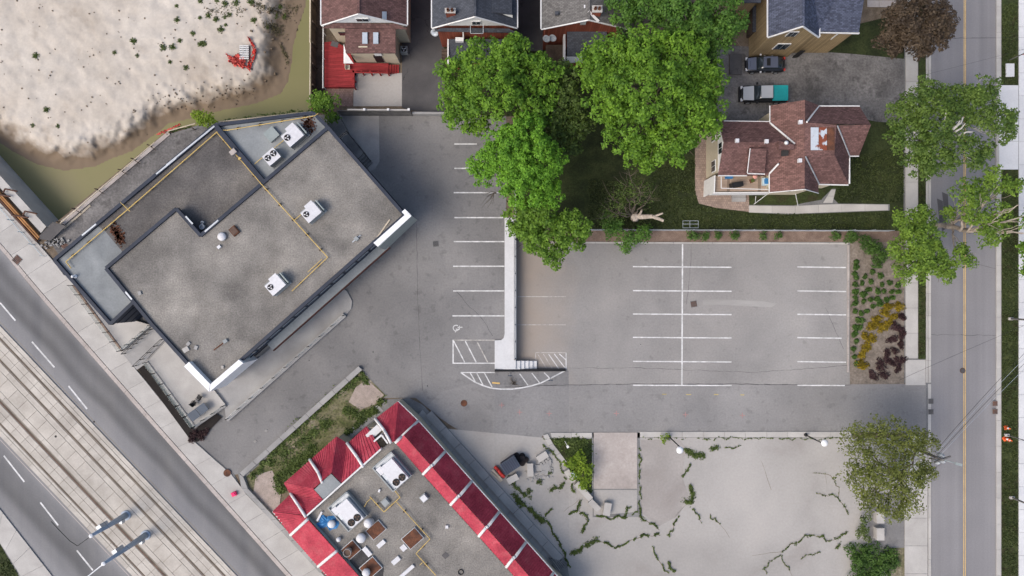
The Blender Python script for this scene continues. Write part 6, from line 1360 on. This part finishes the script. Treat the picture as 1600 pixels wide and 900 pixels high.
for dx in (1067, 1078, 1091):
    mb = MB(); mb.path([P(dx, 345, -.9), P(dx, 345, -.3), P(dx, 356, -.3), P(dx, 356, -.9)], .03); mb.build('hoop', M['galv'], t_)
for y in (345, 350, 356): mb = MB(); mb.path([P(1067, y, -.3), P(1091, y, -.3)], .03); mb.build('bar', M['galv'], t_)
# plank fence and sleeper wall behind the upper lot
ff = thing('plank_fence', 'dark horizontal plank fence behind the upper parking lot', 'fence', P(610, 180, 0))
for i in range(6): mb = MB(); wall_strip(mb, (534, 180.5), (645, 181), .08, .06 + i * .36, .38 + i * .36, ztrace=0); mb.build('plank', M['wood_grey'], ff)
mb = MB(); wall_strip(mb, (551, 180), (645, 180.5), .14, 2.3, 2.42, ztrace=0); mb.build('top_rail', M['concrete'], ff)
for x in (577, 613, 644): c = P(x, 180.5, 0); mb = MB(); mb.box((c.x, c.y, 1.27), (.16, .16, 2.54)); mb.build('post', M['wood_grey'], ff); mb = MB(); mb.box((c.x, c.y, 2.6), (.24, .24, .1)); mb.build('post_cap', M['trim_white'], ff)
mb = MB(); wall_strip(mb, (646, 179.5), (695, 180), .25, 0, .9, ztrace=0); mb.build('block_wall', M['concrete_grey'], ff)
# timber hoarding on the pit's right edge
hf = thing('timber_hoarding', 'brown timber hoarding between the sand pit and the red-deck house', 'fence', P(495, 80, 0))
for i in range(40):
    y = -30 + i * 5.0; a, b = P(494, y, 0), P(494, y + 4.6, 0); mb = MB(); mb.box((a.x, (a.y + b.y) / 2, .95), (.05, abs(a.y - b.y), 1.9)); mb.build('board', M['wood_dark'], hf)
mb = MB(); wall_strip(mb, (493, -40), (492.2, 76), .12, 1.9, 1.98, ztrace=0); mb.build('top_rail', M['wood_light'], hf); mb = MB(); wall_strip(mb, (493, 76), (492, 168), .1, 1.9, 1.97, ztrace=0); mb.build('top_rail', M['wood_light'], hf)
for y in range(-20, 170, 32): c = P(496.5, y, 0); mb = MB(); mb.box((c.x, c.y, 1), (.12, .12, 2.0)); mb.build('post', M['wood_dark'], hf)
t_ = thing('boundary_rail', 'white pipe rail beside the brown timber hoarding', 'fence', P(503, 80, 0)); mb = MB(); mb.tube(P(505.5, -40, 1.1), P(504.5, 138, 1.1), .06); mb.build('rail', M['trim_white'], t_)
for y in (10, 50, 90, 135): c = P(509, y + (450 - y) * .014, 0); mb = MB(); mb.tube((P(505, y, 1.1).x, P(505, y, 1.1).y, 0), P(505, y, 1.1), .04); mb.build('post', M['trim_white'], t_)
drape('side_passage', [(494, -120), (512, -120), (508, 136), (508, 168), (494, 176)], .015, M['wood_dark'], z=0, kind='structure')
# guard rail along the laneway
gr = thing('guard_rail', 'timber guard rail on a rough concrete edge above the muddy water', 'fence', P(180, 280, 0))
px_prism([(93, 347), (262, 205), (266, 210), (97, 354)], .12, -.2, 'edge_beam', M['concrete_pink'], gr)
px_prism([(98, 356), (140, 320), (142, 322), (100, 358)], .10, -.02, 'kerb_timber', M['wood_light'], gr)
mb = MB(); mb.tube(P(94, 349, 1.0), P(242, 222, 1.0), .06); mb.build('top_rail', M['wood_light'], gr)
for x, y in ((98, 347.5), (121, 327), (157, 297), (193, 267), (213, 250), (238, 229)):
    q = P(x, y, 0); mb = MB(); mb.box((q.x, q.y, .55), (.1, .1, 1.1)); mb.build('post', M['wood_dark'], gr); mb = MB(); mb.tube((q.x, q.y, .9), (q.x + .5, q.y - .45, .14), .04); mb.build('brace', M['wood_dark'], gr)
t_ = thing('guard_rail', 'pale timber rail along the pit edge behind the roof well', 'fence', P(400, 185, 0))
for a, b in (((262, 205), (305, 193)), ((343, 190), (490, 174))): mb = MB(); mb.tube(P(*a, .8), P(*b, .8), .06); mb.build('top_rail', M['wood_light'], t_)
for x in (264, 300, 345, 380, 415, 450, 485): y = 205 - (x - 262) * .13 if x < 320 else 190 - (x - 343) * .11; q = P(x, y, .8); mb = MB(); mb.box((q.x, q.y, .4), (.09, .09, .8)); mb.build('post', M['wood_dark'], t_)
# shoring on the street side of the pit
sh = thing('shoring_wall', 'concrete shoring wall with rusty struts beside the street pavement', 'wall', P(30, 320, 0))
px_prism([(-60, 208), (72, 354), (64, 364), (-60, 227)], .25, -4.5, 'concrete_cap', M['concrete'], sh)
drape('trench_floor', [(-60, 228), (64, 365), (58, 378), (0, 318), (-60, 250)], .02, M['soil'], sh, z=0)
for o_ in (0, 3.6, 8):
    mb = MB(); wall_strip(mb, (-60, 236 + o_ + 2), (61 - o_ * .5, 371 + o_ * .8), .16, .05, .45); mb.build('waler', M['wood_orange'] if o_ < 8 else M['steel_brown'], sh)
for x, y in ((10, 298), (41, 333), (-20, 264)): mb = MB(); mb.path([P(x - 5, y + 3, .5), P(x - 2, y - 3, .65), P(x + 17, y + 1, .4)], .09); mb.build('strut', M['steel_brown'], sh)
for x, y in ((20, 338), (-8, 305)): mb = MB(); mb.tube(P(x - 2, y - 2, .55), P(x + 24, y + 2, .55), .09); mb.build('cross_beam', M['steel_brown'], sh)
t_ = thing('site_fence', 'pale blue site fence panels along the pavement at the pit', 'fence', P(30, 355, .1))
for i in range(5):
    a = (-18 + i * 17, 312 - 6 + i * 19); b = (a[0] + 16, a[1] + 18); z0 = .12
    for h_ in (.15, 1.0): mb = MB(); mb.tube(P(*a, z0 + h_), P(*b, z0 + h_), .025); mb.build('bar', M['pale_blue'], t_)
    for q in (a, b): c = P(*q, z0 + .5); mb = MB(); mb.tube((c.x, c.y, z0), (c.x, c.y, z0 + 1.0), .025); mb.build('post', M['pale_blue'], t_)
mb = MB(); mb.slab([P(57, 373, .3), P(82, 347, 1.1), P(103, 353, 1.1), P(79, 376, .3)], .05); mb.build('plywood_sheet', M['asphalt_dark'], label='dark plywood sheet leaning at the pit corner', cat='board')
mb = MB()
for k in range(60): x, y = 84 + rr.gauss(0, 8), 378 + rr.gauss(0, 4); c = P(x, y, .1); mb.box((c.x, c.y, .14), (rr.uniform(.1, .3), rr.uniform(.1, .25), .12), rr.uniform(0, 3))
mb.build('rubble', M['concrete_grey'], label='loose rubble at the pit corner beside the plywood', cat='rubble', kind='stuff')
# pallet and red netting in the sand
zp = pit_h(383, 83)
t_ = thing('pallet', 'white slatted pallet among red netting on the sand', 'pallet', P(383, 83, zp)); ct = P(383, 83, zp)
for i in range(8): mb = MB(); mb.box((ct.x, ct.y - .72 + i * .205, zp + .3), (1.05, .12, .04), .02); mb.build('slat', M['trim_white'], t_)
for dx in (-.45, 0, .45): mb = MB(); mb.box((ct.x + dx, ct.y, zp + .14), (.1, 1.6, .26), .02); mb.build('bearer', M['black'], t_)
def netting(pts, wid, label, seed, m_='mesh_red'):
    r2 = random.Random(seed); mb = MB(); n = 26; rows = 7; b = len(mb.v)
    for i in range(n + 1):
        x, y = along(pts, i / n)
        for j in range(rows + 1):
            ox = (j / rows - .5) * wid; xx, yy = x + ox * .8 + r2.uniform(-1, 1), y + ox * .6 + r2.uniform(-1, 1); mb.v.append(P(xx, yy, pit_h(xx, yy) + .06 + abs(r2.gauss(0, .16))))
    for i in range(n):
        for j in range(rows):
            if r2.random() < .12: continue
            a = b + i * (rows + 1) + j; mb.f.append((a, a + 1, a + rows + 2, a + rows + 1)); mb.m.append(0)
    return mb.build('safety_netting', M[m_], label=label, cat='netting')
netting([(360, 88), (366, 98), (374, 96), (380, 100), (384, 106)], 22, 'crumpled red netting on the left of the pallet', 1); netting([(388, 58), (394, 68), (398, 78), (394, 92), (388, 106)], 7, 'crumpled red netting curling round the right of the pallet', 2, 'plastic_red')
netting([(362, 100), (370, 92), (378, 88), (374, 104)], 16, 'pale red netting heap at the lower left of the pallet', 5)
t_ = netting([(272, 222), (290, 214), (306, 206)], 2.5, 'strip of red netting on the laneway edge', 3)
for v in t_.data.vertices: v.co.z = .15 + (v.co.z % .2)
mb = MB()
for k in range(170):
    x, y = rr.uniform(0, 480), rr.uniform(0, 240)
    if not inside((x, y), SHP): continue
    s_ = rr.uniform(.04, .13) * (1.6 if x > 380 else 1); c = P(x, y, pit_h(x, y) + s_ * .3); mb.box(c, (s_ * 1.3, s_, s_), rr.uniform(0, 3))
for k in range(130):
    x = rr.uniform(225, 480); y = rr.gauss(154 + (300 - x) * .12, 11) if x < 400 else rr.uniform(5, 60)
    if not inside((x, y), SHP): continue
    s_ = rr.uniform(.05, .13); c = P(x, y, pit_h(x, y) + s_ * .3); mb.box(c, (s_ * 1.3, s_, s_), rr.uniform(0, 3))
mb.build('scattered_stones', M['soil'], label='scattered dark stones on the excavated sand', cat='stones', kind='stuff')
# tram line masts and wires
def mast(base, top, label, arm=None):
    a, b = P(*base, .09), None; k_ = math.dist(base, (800, 450)) / math.dist(top, (800, 450)); z = CH * (1 - k_); b = Vector((a.x, a.y, z))
    t = thing('tram_mast', label, 'mast', a, 'tram masts'); mb = MB(); mb.lathe(a, [(.55, 0), (.55, .12), (.3, .16), (.28, .4)], 16); mb.build('footing', M['pole_blue'], t)
    mb = MB(); mb.tube(a, b, .36, .15, 14); mb.build('pole', M['pole_blue'], t, True); mb = MB(); mb.lathe(b - Vector((0, 0, .05)), [(.2, 0), (.2, .12), (.05, .2)], 12); mb.build('cap', M['white_metal'], t)
    if arm: mb = MB(); mb.tube(b - Vector((0, 0, .2)), P(128, 908, b.z - .1), .06); mb.build('bracket_arm', M['white_metal'], t)
    else: mb = MB(); mb.path([b - Vector((0, 0, .3)), P(121, 853, b.z - .6), P(110, 846, b.z - 1.2), P(96, 832, b.z - 1.9), P(80, 815, b.z - 2.4)], .035); mb.build('feeder_cable', M['black'], t)
    mb = MB(); mb.box(a.lerp(b, .62) + Vector((-.3, .25, 0)), (.5, .4, 1.3), .6); mb.build('equipment_box', M['galv'], t)
    mb = MB(); mb.box(a + Vector((.25, -.3, 1.2)), (.3, .35, .6)); mb.build('control_box', M['galv'], t); return b
m1 = mast((197, 805), (141, 837), 'upper of the two grey-blue tram line masts'); m2 = mast((228, 836), (161, 881), 'lower of the two grey-blue tram line masts', True)
for i, (v, lb) in enumerate(((-376, 'overhead tram wire above the right-hand track'), (-443, 'overhead tram wire above the left-hand track'))):
    mb = MB(); p, q = P(*UV(200, v), 5.6), P(*UV(1060, v), 5.6); mb.tube(p, q, .012, n=4); mb.build('tram_wire', M['black'], label=lb, cat='wire')
# lamp posts on the old lot
def lamp(base, head, label):
    a = P(*base, -1); zt = 4.0; h = P(*head, zt); p = Vector((a.x, a.y, zt)); t = thing('lamp_post', label, 'lamp post', a, 'round-headed lamp posts')
    mb = MB(); mb.lathe(a, [(.2, 0), (.2, .25), (.08, .3)], 10); mb.build('foot', M['black'], t); mb = MB(); mb.tube(a, p, .08, .06, 8); mb.build('pole', M['black'], t); mb = MB(); mb.tube(p - Vector((0, 0, .1)), h - Vector((0, 0, .1)), .04); mb.build('arm', M['black'], t)
    mb = MB(); mb.lathe(h, [(.12, -.1), (.36, 0), (.38, .1), (.25, .2), (.03, .26)], 18); mb.build('lamp_head', M['white_metal'], t, True)
lamp((1045, 682), (1062, 703), 'black lamp post with a round white head at the small bush'); lamp((1258, 679), (1288, 692), 'black lamp post with a round white head near the olive tree')
t_ = thing('signpost', 'thin white post leaning in the weed triangle', 'post', G(882, 688)); mb = MB(); mb.tube(G(881.5, 687), P(887, 698, .4), .035); mb.build('post', M['trim_white'], t_); mb = MB(); mb.box(P(887, 698, .42), (.25, .3, .12), .5); mb.build('head', M['trim_white'], t_)
# utility pole and wires on the east street
ub = P(1404, 691, -1); uz = 7.0; ut = Vector((ub.x, ub.y, uz)); up_ = thing('utility_pole', 'grey utility pole with transformers rising through the olive tree', 'utility pole', ub)
mb = MB(); mb.tube(ub, ut, .17, .12, 10); mb.build('pole', M['wood_grey'], up_)
for z, l in ((6.7, 1.8), (5.9, 1.3)): mb = MB(); mb.box((ub.x + .1, ub.y, z), (l, .14, .14), .35); mb.build('cross_arm', M['wood_grey'], up_)
for dx, dy in ((.35, .25), (.45, -.3), (-.1, -.42)):
    mb = MB(); mb.lathe((ub.x + dx, ub.y + dy, 5.6), [(.2, 0), (.22, .1), (.22, .75), (.1, .85), (.05, 1.0)], 12); mb.build('transformer', M['galv'], up_, True)
mb = MB(); mb.tube((ub.x, ub.y, 6.4), (ub.x + 1.6, ub.y - .45, 6.7), .05); mb.box((ub.x + 1.75, ub.y - .5, 6.7), (.7, .25, .12), -.25); mb.build('street_lamp', M['panel_green'], up_)
def wire(a, b, za, zb, sag, label, r=.014, m_='black'):
    mb = MB(); p, q = P(*a, za), P(*b, zb); pts = [p.lerp(q, i / 12) - Vector((0, 0, sag * 4 * (i / 12) * (1 - i / 12))) for i in range(13)]; mb.path(pts, r, 4); mb.build('overhead_wire', M[m_], label=label, cat='wire', group='overhead wires')
for i, o_ in enumerate((0, 4.5, 9, 14)): wire((1462 + o_ * .3, 705 + o_ * .7), (1640 + o_, 512 + o_), 6.9 - i * .1, 6.9, .3, ('left-most', 'second', 'third', 'right-most')[i] + ' of four wires running from the pole to the upper right', .016, 'galv' if i % 2 else 'black')
wire((1405, 594), (1640, 492), 4.5, 6.5, .2, 'single thin dark wire crossing the road below the bed', .014); wire((1440, 118), (1640, 66), 6, 6.5, .3, 'thin wire crossing the road near the purple tree', .01); wire((1400, 60), (1640, 58), 6, 6.5, .1, 'thin wire crossing the road at the top', .009)
# poles on the far verge
for x, y, lx, ly, r_, lb in ((1578, 498, 1700, 498, .11, 'grey street light pole on the far verge at mid height'), (1580, 777, 1700, 820, .11, 'grey street light pole on the far verge near the bottom'), (1572, 679.5, 1690, 705, .05, 'thin grey pole beside the traffic cones')):
    a = P(x, y, -.94); t_ = thing('street_light', lb, 'street light', a); mb = MB(); mb.tube(a, a + Vector((0, 0, 8.5)), r_, r_ * .6, 10); mb.build('pole', M['wood_grey'], t_); mb = MB(); mb.box(a + Vector((0, 0, .12)), (.5, .3, .24)); mb.build('base', M['concrete'], t_)
    if r_ > .1: mb = MB(); mb.tube(a + Vector((0, 0, 8.3)), a + Vector((-1.6, 0, 8.7)), .05); mb.box(a + Vector((-1.9, 0, 8.7)), (.7, .25, .12)); mb.build('lamp_arm', M['galv'], t_)
a = P(1577, 94, -.94); t_ = thing('flagpole', 'short flagpole with a red and white banner on the far verge', 'flagpole', a); mb = MB(); mb.tube(a, a + Vector((0, 0, 4.5)), .06, .04, 8); mb.build('pole', M['wood_grey'], t_)
for k_, (m_, z0) in enumerate((('plastic_red', 1.9), ('trim_white', 2.45), ('plastic_red', 3.0))): mb = MB(); mb.box(a + Vector((.32, 0, z0 + .25)), (.55, .03, .5), .2); mb.build('banner', M[m_], t_)
px_box('utility_cover', 1577.5, 110, -.94, .95, 1.5, .1, 0, 'concrete_white', 'white concrete slab set in the far verge', 'slab', top=('concrete_white', .03, .94))
# traffic cones
cp = proto('traffic_cone'); mb = MB(); mb.box((0, 0, .03), (.45, .45, .06)); mb.build('base', M['orange'], cp); mb = MB(); mb.lathe((0, 0, .06), [(.17, 0), (.10, .35), (.04, .7)], 14); c2 = mb.build('cone', M['orange'], cp, True); mb = MB(); mb.lathe((0, 0, .36), [(.112, 0), (.08, .18)], 14); mb.build('band', M['white_metal'], c2)
place(cp, P(1571.5, 668, -.94), .2, 'orange traffic cone standing above the thin pole', 'traffic cone', 'traffic cones'); place(cp, P(1570, 685, -.94), .6, 'orange traffic cone at the foot of the thin pole', 'traffic cone', 'traffic cones', 1.15); place(cp, P(1575, 687, -.94), 1.2, 'orange traffic cone touching its neighbour on the right', 'traffic cone', 'traffic cones', .9)
# manholes and catch basins
def cover(name, x, y, r_, label, m_='rust', z=None, sq=False, rz=0):
    c = G(x, y) if z is None else P(x, y, z); t = thing(name, label, 'drain' if sq else 'manhole', c)
    mb = MB()
    if sq:
        mb.box(c + Vector((0, 0, .012)), (r_ * 2, r_ * 2, .02), rz); mb.build('frame', M['concrete_dark'], t)
        for i in range(5): mb = MB(); o_ = Matrix.Rotation(rz, 3, 'Z') @ Vector(((i - 2) * r_ * .36, 0, 0)); mb.box(c + o_ + Vector((0, 0, .03)), (r_ * .22, r_ * 1.7, .03), rz); mb.build('bar', M[m_], t)
    else:
        mb.lathe(c, [(r_, .002), (r_, .02), (r_ * .85, .022)], 20); mb.build('frame', M['steel_brown'], t); mb = MB(); mb.lathe(c, [(r_ * .82, .01), (r_ * .8, .03)], 20); mb.build('lid', M[m_], t)
cover('manhole', 725, 630, .38, 'rusty manhole cover in the middle of the drive'); cover('manhole', 1504, 579, .32, 'dark manhole cover on the yellow centre line', 'asphalt_dark', -.996); cover('manhole', 355, 739, .42, 'rusty manhole cover at the drive entrance', 'rust', .125)
cover('catch_basin', 681, 381, .33, 'square drain grate in the upper lot', 'asphalt_dark', 0, True, .1); cover('catch_basin', 1084, 475, .36, 'square drain grate in the lower lot', 'steel_brown', -.994, True, .15)
for x, y, m_, lb in ((1454.5, 627, 'asphalt_dark', 'upper kerbside grate on the near side of the street'), (1454.5, 643.5, 'asphalt_dark', 'lower kerbside grate on the near side of the street'), (1554.5, 630.5, 'rust', 'upper kerbside grate on the far side of the street'), (1554.5, 643, 'rust', 'lower kerbside grate on the far side of the street')): cover('catch_basin', x, y, .3, lb, m_, -.966 if x < 1500 else -.87, True)
for x, y, s_, lb, zz in ((27, 406, .45, 'rusty square cover in the western pavement', .125), (101, 384, .38, 'dark square cover in the laneway by the building', .012), (399, 690, .16, 'small pale valve cover on the drive', .004), (416, 673, .16, 'small pale square cover on the drive', .004)): cover('access_cover', x, y, s_, lb, 'rust' if s_ > .3 else 'concrete', zz, True, R(48))
for x, y, r_ in ((147, 659, .12), (87, 682, .14), (583, 550, .07), (483, 563, .06), (668, 603, .07), (1001, 538, .05)): mb = MB(); mb.lathe(G(x, y, .09 if x == 87 else .002), [(r_, 0), (r_ * .8, .015)], 8); mb.build('valve_cap', M['black'], street_w if x < 200 else lot)
px_box('pink_bag', 367, 771, .12, .5, .45, .35, .4, 'pink', 'bright pink bag lying on the pavement by the planter kerb', 'bag', top=('pink', .08, .6))
# concrete blocks, bin, tyres, lumber
def cblock(pts, label, h=.7):
    zs = H(sum(p[0] for p in pts) / 4, sum(p[1] for p in pts) / 4); mb = MB(); mb.prism([P(x, y, zs + h) for x, y in pts], zs + .004); o = mb.build('concrete_block', M['concrete_white'] if False else M['concrete'], label=label, cat='block', group='concrete blocks')
    m_ = o.modifiers.new('bevel', 'BEVEL'); m_.width = .05; m_.segments = 2
def rect(cx, cy, l, w, a): a = R(a); u = (math.cos(a), math.sin(a)); return [(cx + u[0] * l * i - u[1] * w * j, cy + u[1] * l * i + u[0] * w * j) for i, j in ((-.5, -.5), (.5, -.5), (.5, .5), (-.5, .5))]
for (cx, cy, l, w, a), lb in (((847.5, 714, 18, 10, -33), 'pale concrete block nearest the tyres, lying diagonally'), ((828.5, 734.5, 20, 9.5, 88), 'pale concrete block standing upright in the picture beside the stone heap'), ((801, 748.5, 18, 10, -28), 'pale concrete block below the navy bin'), ((891, 744, 21, 9, 55), 'pale concrete block with a blue-grey stone on it'), ((912, 768, 34, 9, 48), 'longest pale concrete block below the leafy bush'), ((929, 790, 20, 9, 45), 'pale concrete block at the end of the diagonal row'), ((949, 796, 20, 11, -80), 'pale concrete block alone on the loading pad'), ((1376, 809, 18, 12, 90), 'upper white block under the olive tree'), ((1376, 835, 19, 12, 90), 'lowest white block on the asphalt corner'), ((1371, 784, 10, 8, 60), 'smallest white block half hidden by the olive tree')): cblock(rect(cx, cy, l, w, a), lb)
c = P(897, 741, -.3); c.z = -.3; mb = MB(); mb.lathe(c, [(.3, 0), (.38, .12), (.3, .3), (.12, .38)], 9); mb.build('boulder', M['pale_blue'], label='blue-grey stone sitting on a concrete block', cat='stone')
t_ = thing('waste_bin', 'navy waste bin with a ribbed lid beside the tyres', 'bin', G(796, 728)); zb = H(796, 728); Ab = R(33)
cb = P(797, 727, zb + 1.2); mb = MB(); mb.box((cb.x, cb.y, zb + .6), (1.75, 1.25, 1.18), Ab); mb.build('body', M['bin_navy'], t_); mb = MB(); mb.box((cb.x, cb.y, zb + 1.24), (1.85, 1.35, .08), Ab); ld = mb.build('lid', M['patio_blue'], t_)
for i in range(7): mb = MB(); o_ = Matrix.Rotation(Ab, 3, 'Z') @ Vector((-.75 + i * .25, 0, 0)); mb.box((cb.x + o_.x, cb.y + o_.y, zb + 1.31), (.12, 1.2, .05), Ab); mb.build('lid_rib', M['bin_navy'], ld)
ty = proto('tyre'); mb = MB()
prof = [(.17, .02), (.3, 0), (.34, .05), (.34, .17), (.3, .22), (.17, .2)]
mb.lathe((0, 0, 0), prof, 20); mb.build('tread', M['rubber'], ty, True); mb = MB(); mb.lathe((0, 0, .05), [(.165, 0), (.165, .08), (.06, .1)], 14); mb.build('rim', M['tyre_red'], ty)
for i, (x, y, dz, lb) in enumerate(((807, 711.5, .0, 'dark tyre at the top left of the tyre pile'), (816.5, 716, .46, 'reddish tyre on top of the tyre pile'), (811, 717, .23, 'tyre in the middle of the pile'), (821.5, 717.5, .1, 'tyre on the right of the pile'), (816, 723, .0, 'lowest tyre of the pile below the others'), (816, 712, 0, 'tyre half hidden at the back of the pile'))): place(ty, G(x, y, dz), i, lb, 'tyre', 'pile of old tyres')
t_ = thing('red_cart', 'red plastic bumper lying against the navy bin', 'bumper', G(781, 736)); mb = MB(); z0 = H(781, 736); mb.path([P(773, 729, z0 + .3), P(778, 734, z0 + .45), P(783, 741, z0 + .45), P(788, 745, z0 + .3)], .2, 8); mb.build('shell', M['plastic_red'], t_, True)
for i, (a, b, lb) in enumerate((((767, 738, ), (783, 752), 'pale plank lying left of the red bumper'), ((769, 733), (785, 750), 'pale plank between the red bumper and another plank'))): mb = MB(); z0 = H(*a); wall_strip(mb, a, b, .22, z0 + .005, z0 + .1 + .1 * i, ztrace=z0); mb.build('plank', M['wood_light'], label=lb, cat='plank')
mb = MB()
for k in range(170): x, y = 853 + rr.gauss(0, 4.5), 729 + rr.gauss(0, 6.5); s_ = rr.uniform(.1, .28); c = G(x, y, s_ * .3); mb.box(c, (s_ * 1.3, s_, s_ * .7), rr.uniform(0, 3))
for k in range(60): x, y = 838 + rr.gauss(0, 8), 745 + rr.gauss(0, 5); s_ = rr.uniform(.06, .18); c = G(x, y, s_ * .3); mb.box(c, (s_ * 1.3, s_, s_ * .7), rr.uniform(0, 3))
mb.build('stone_heap', M['concrete_grey'], label='heap of grey stones between the concrete blocks', cat='stones', kind='stuff')
mb = MB(); mb.slab([G(836, 726, .14), G(848, 727, .14), G(847, 736, .14), G(837, 735, .14)], .12); mb.build('stone_slab', M['concrete_old'], label='flat square slab beside the stone heap', cat='slab')
for i, (x, y, lb) in enumerate(((841, 753, 'brown weed tuft below the stone heap'), (826, 769, 'brown weed tuft nearest the weeds by the restaurant wall'), (859, 738, 'brown weed tuft right of the stone heap'))): place(wd, G(x, y), i, lb, 'weed', None, 1.2)

# ------------------------------------------------------------------ vehicles
def section(x, hw, z0, z1, n=18, p=3.2):
    cz, hz = (z0 + z1) / 2, (z1 - z0) / 2; out = []
    for i in range(n):
        t = 2 * math.pi * i / n; c, s_ = math.cos(t), math.sin(t); out.append(Vector((x, hw * math.copysign(abs(c) ** (2 / p), c), cz + hz * math.copysign(abs(s_) ** (2 / p), s_))))
    return out
def loft(mb, secs):
    n = len(secs[0]); b = len(mb.v)
    for s_ in secs: mb.v += s_
    for k in range(len(secs) - 1):
        for i in range(n): j = (i + 1) % n; mb.f.append((b + k * n + i, b + (k + 1) * n + i, b + (k + 1) * n + j, b + k * n + j)); mb.m.append(0)
    mb.f.append(tuple(b + i for i in range(n))); mb.f.append(tuple(b + (len(secs) - 1) * n + n - 1 - i for i in range(n))); mb.m += [0, 0]
def wheels(o, xs, y, r_):
    for x in xs:
        for s_ in (-1, 1):
            mb = MB(); mb.tube((x, s_ * (y - .2), r_), (x, s_ * y, r_), r_, r_, 20); w = mb.build('wheel', M['rubber'], o); mb = MB(); mb.tube((x, s_ * y, r_), (x, s_ * (y + .012), r_), r_ * .6, r_ * .55, 14); mb.build('rim', M['galv'], w)
def car(name, label, loc, rz, paint):        # nose towards -x
    o = thing(name, label, 'car', loc); o.rotation_euler = (0, 0, rz); BASE[o.name] = Matrix()
    mb = MB(); loft(mb, [section(-2.2, .62, .35, .62), section(-2.12, .78, .25, .74), section(-1.7, .88, .2, .86), section(-1.0, .91, .2, .96), section(0, .92, .2, 1.0), section(1.2, .92, .2, 1.0), section(1.85, .88, .25, .98), section(2.1, .80, .3, .9), section(2.2, .66, .4, .75)]); mb.build('body', M['car_black'], o, True)
    mb = MB(); loft(mb, [section(-1.05, .74, .8, .98, p=4), section(-.45, .70, .9, 1.38, p=4), section(0, .68, .9, 1.46, p=4), section(1.0, .67, .9, 1.45, p=4), section(1.55, .66, .9, 1.3, p=4), section(1.95, .70, .85, 1.0, p=4)]); mb.build('windows', M['glass_dark'], o, True)
    mb = MB(); mb.slab([(-.42, -.58, 1.435), (-.42, .58, 1.435), (.2, .61, 1.49), (.2, -.61, 1.49)], .06); mb.slab([(.2, -.61, 1.49), (.2, .61, 1.49), (1.15, .6, 1.47), (1.15, -.6, 1.47)], .06); rf = mb.build('roof', M[paint], o)
    mb = MB(); mb.slab([(-.1, -.4, 1.505), (-.1, .4, 1.505), (.3, .42, 1.515), (.3, -.42, 1.515)], .03); mb.build('sunroof', M['black'], rf)
    mb = MB(); mb.slab([(-1.95, -.62, .80), (-1.95, .62, .80), (-1.08, .70, .995), (-1.08, -.70, .995)], .05); mb.build('bonnet', M[paint], o)
    for s_ in (-1, 1):
        mb = MB(); mb.box((-.62, s_ * .98, .98), (.16, .2, .13)); mb.build('mirror', M['unit_white'], o); mb = MB(); mb.box((-2.08, s_ * .6, .66), (.2, .32, .13)); mb.build('headlight', M['unit_white'], o); mb = MB(); mb.box((2.1, s_ * .62, .8), (.16, .3, .14)); mb.build('tail_light', M['plastic_red'], o)
        for x in (-.1, .75): mb = MB(); mb.box((x, s_ * .925, .82), (.2, .03, .04)); mb.build('door_handle', M['galv'], o)
    wheels(o, (-1.35, 1.3), .90, .32); return o
car('parked_car', 'dark navy hatchback parked beside the tan house', P(1192, 103.5, -.98), R(0), 'car_navy_sheen')
o = thing('pickup_truck', 'dark pickup truck with a pale sheen painted on top and a teal bed cover', 'truck', P(1189, 150, -.98)); BASE[o.name] = Matrix()
mb = MB(); loft(mb, [section(-2.6, .72, .5, .85), section(-2.5, .86, .4, .98), section(-2.0, .92, .35, 1.08), section(-1.2, .94, .35, 1.14), section(.4, .95, .35, 1.16), section(2.4, .95, .35, 1.16), section(2.62, .92, .42, 1.12)]); mb.build('body', M['car_black'], o, True)
mb = MB(); loft(mb, [section(-1.15, .78, 1.0, 1.16, p=4), section(-.5, .74, 1.0, 1.66, p=5), section(.6, .74, 1.0, 1.7, p=5), section(.85, .76, 1.0, 1.5, p=5)]); mb.build('windows', M['glass_dark'], o, True)
mb = MB(); mb.slab([(-.55, -.68, 1.69), (-.55, .68, 1.69), (.72, .68, 1.73), (.72, -.68, 1.73)], .07); mb.build('roof', M['car_top_sheen'], o)
mb = MB(); mb.slab([(-2.35, -.72, 1.06), (-2.35, .72, 1.06), (-1.2, .80, 1.18), (-1.2, -.80, 1.18)], .05); mb.build('bonnet', M['car_top_sheen'], o)
mb = MB(); mb.slab([(.84, -.86, 1.26), (.84, .86, 1.26), (2.58, .86, 1.24), (2.58, -.86, 1.24)], .1); mb.build('bed_cover', M['teal'], o)
for s_ in (-1, 1):
    mb = MB(); mb.box((-.85, s_ * 1.05, 1.2), (.16, .24, .2)); mb.build('mirror', M['black'], o); mb = MB(); mb.box((-2.5, s_ * .68, .85), (.2, .34, .2)); mb.build('headlight', M['unit_white'], o); mb = MB(); mb.box((2.6, s_ * .85, .9), (.1, .14, .34)); mb.build('tail_light', M['plastic_red'], o)
mb = MB(); mb.box((-2.66, 0, .58), (.14, 1.7, .22)); mb.build('bumper', M['black'], o); wheels(o, (-1.65, 1.55), .95, .38)
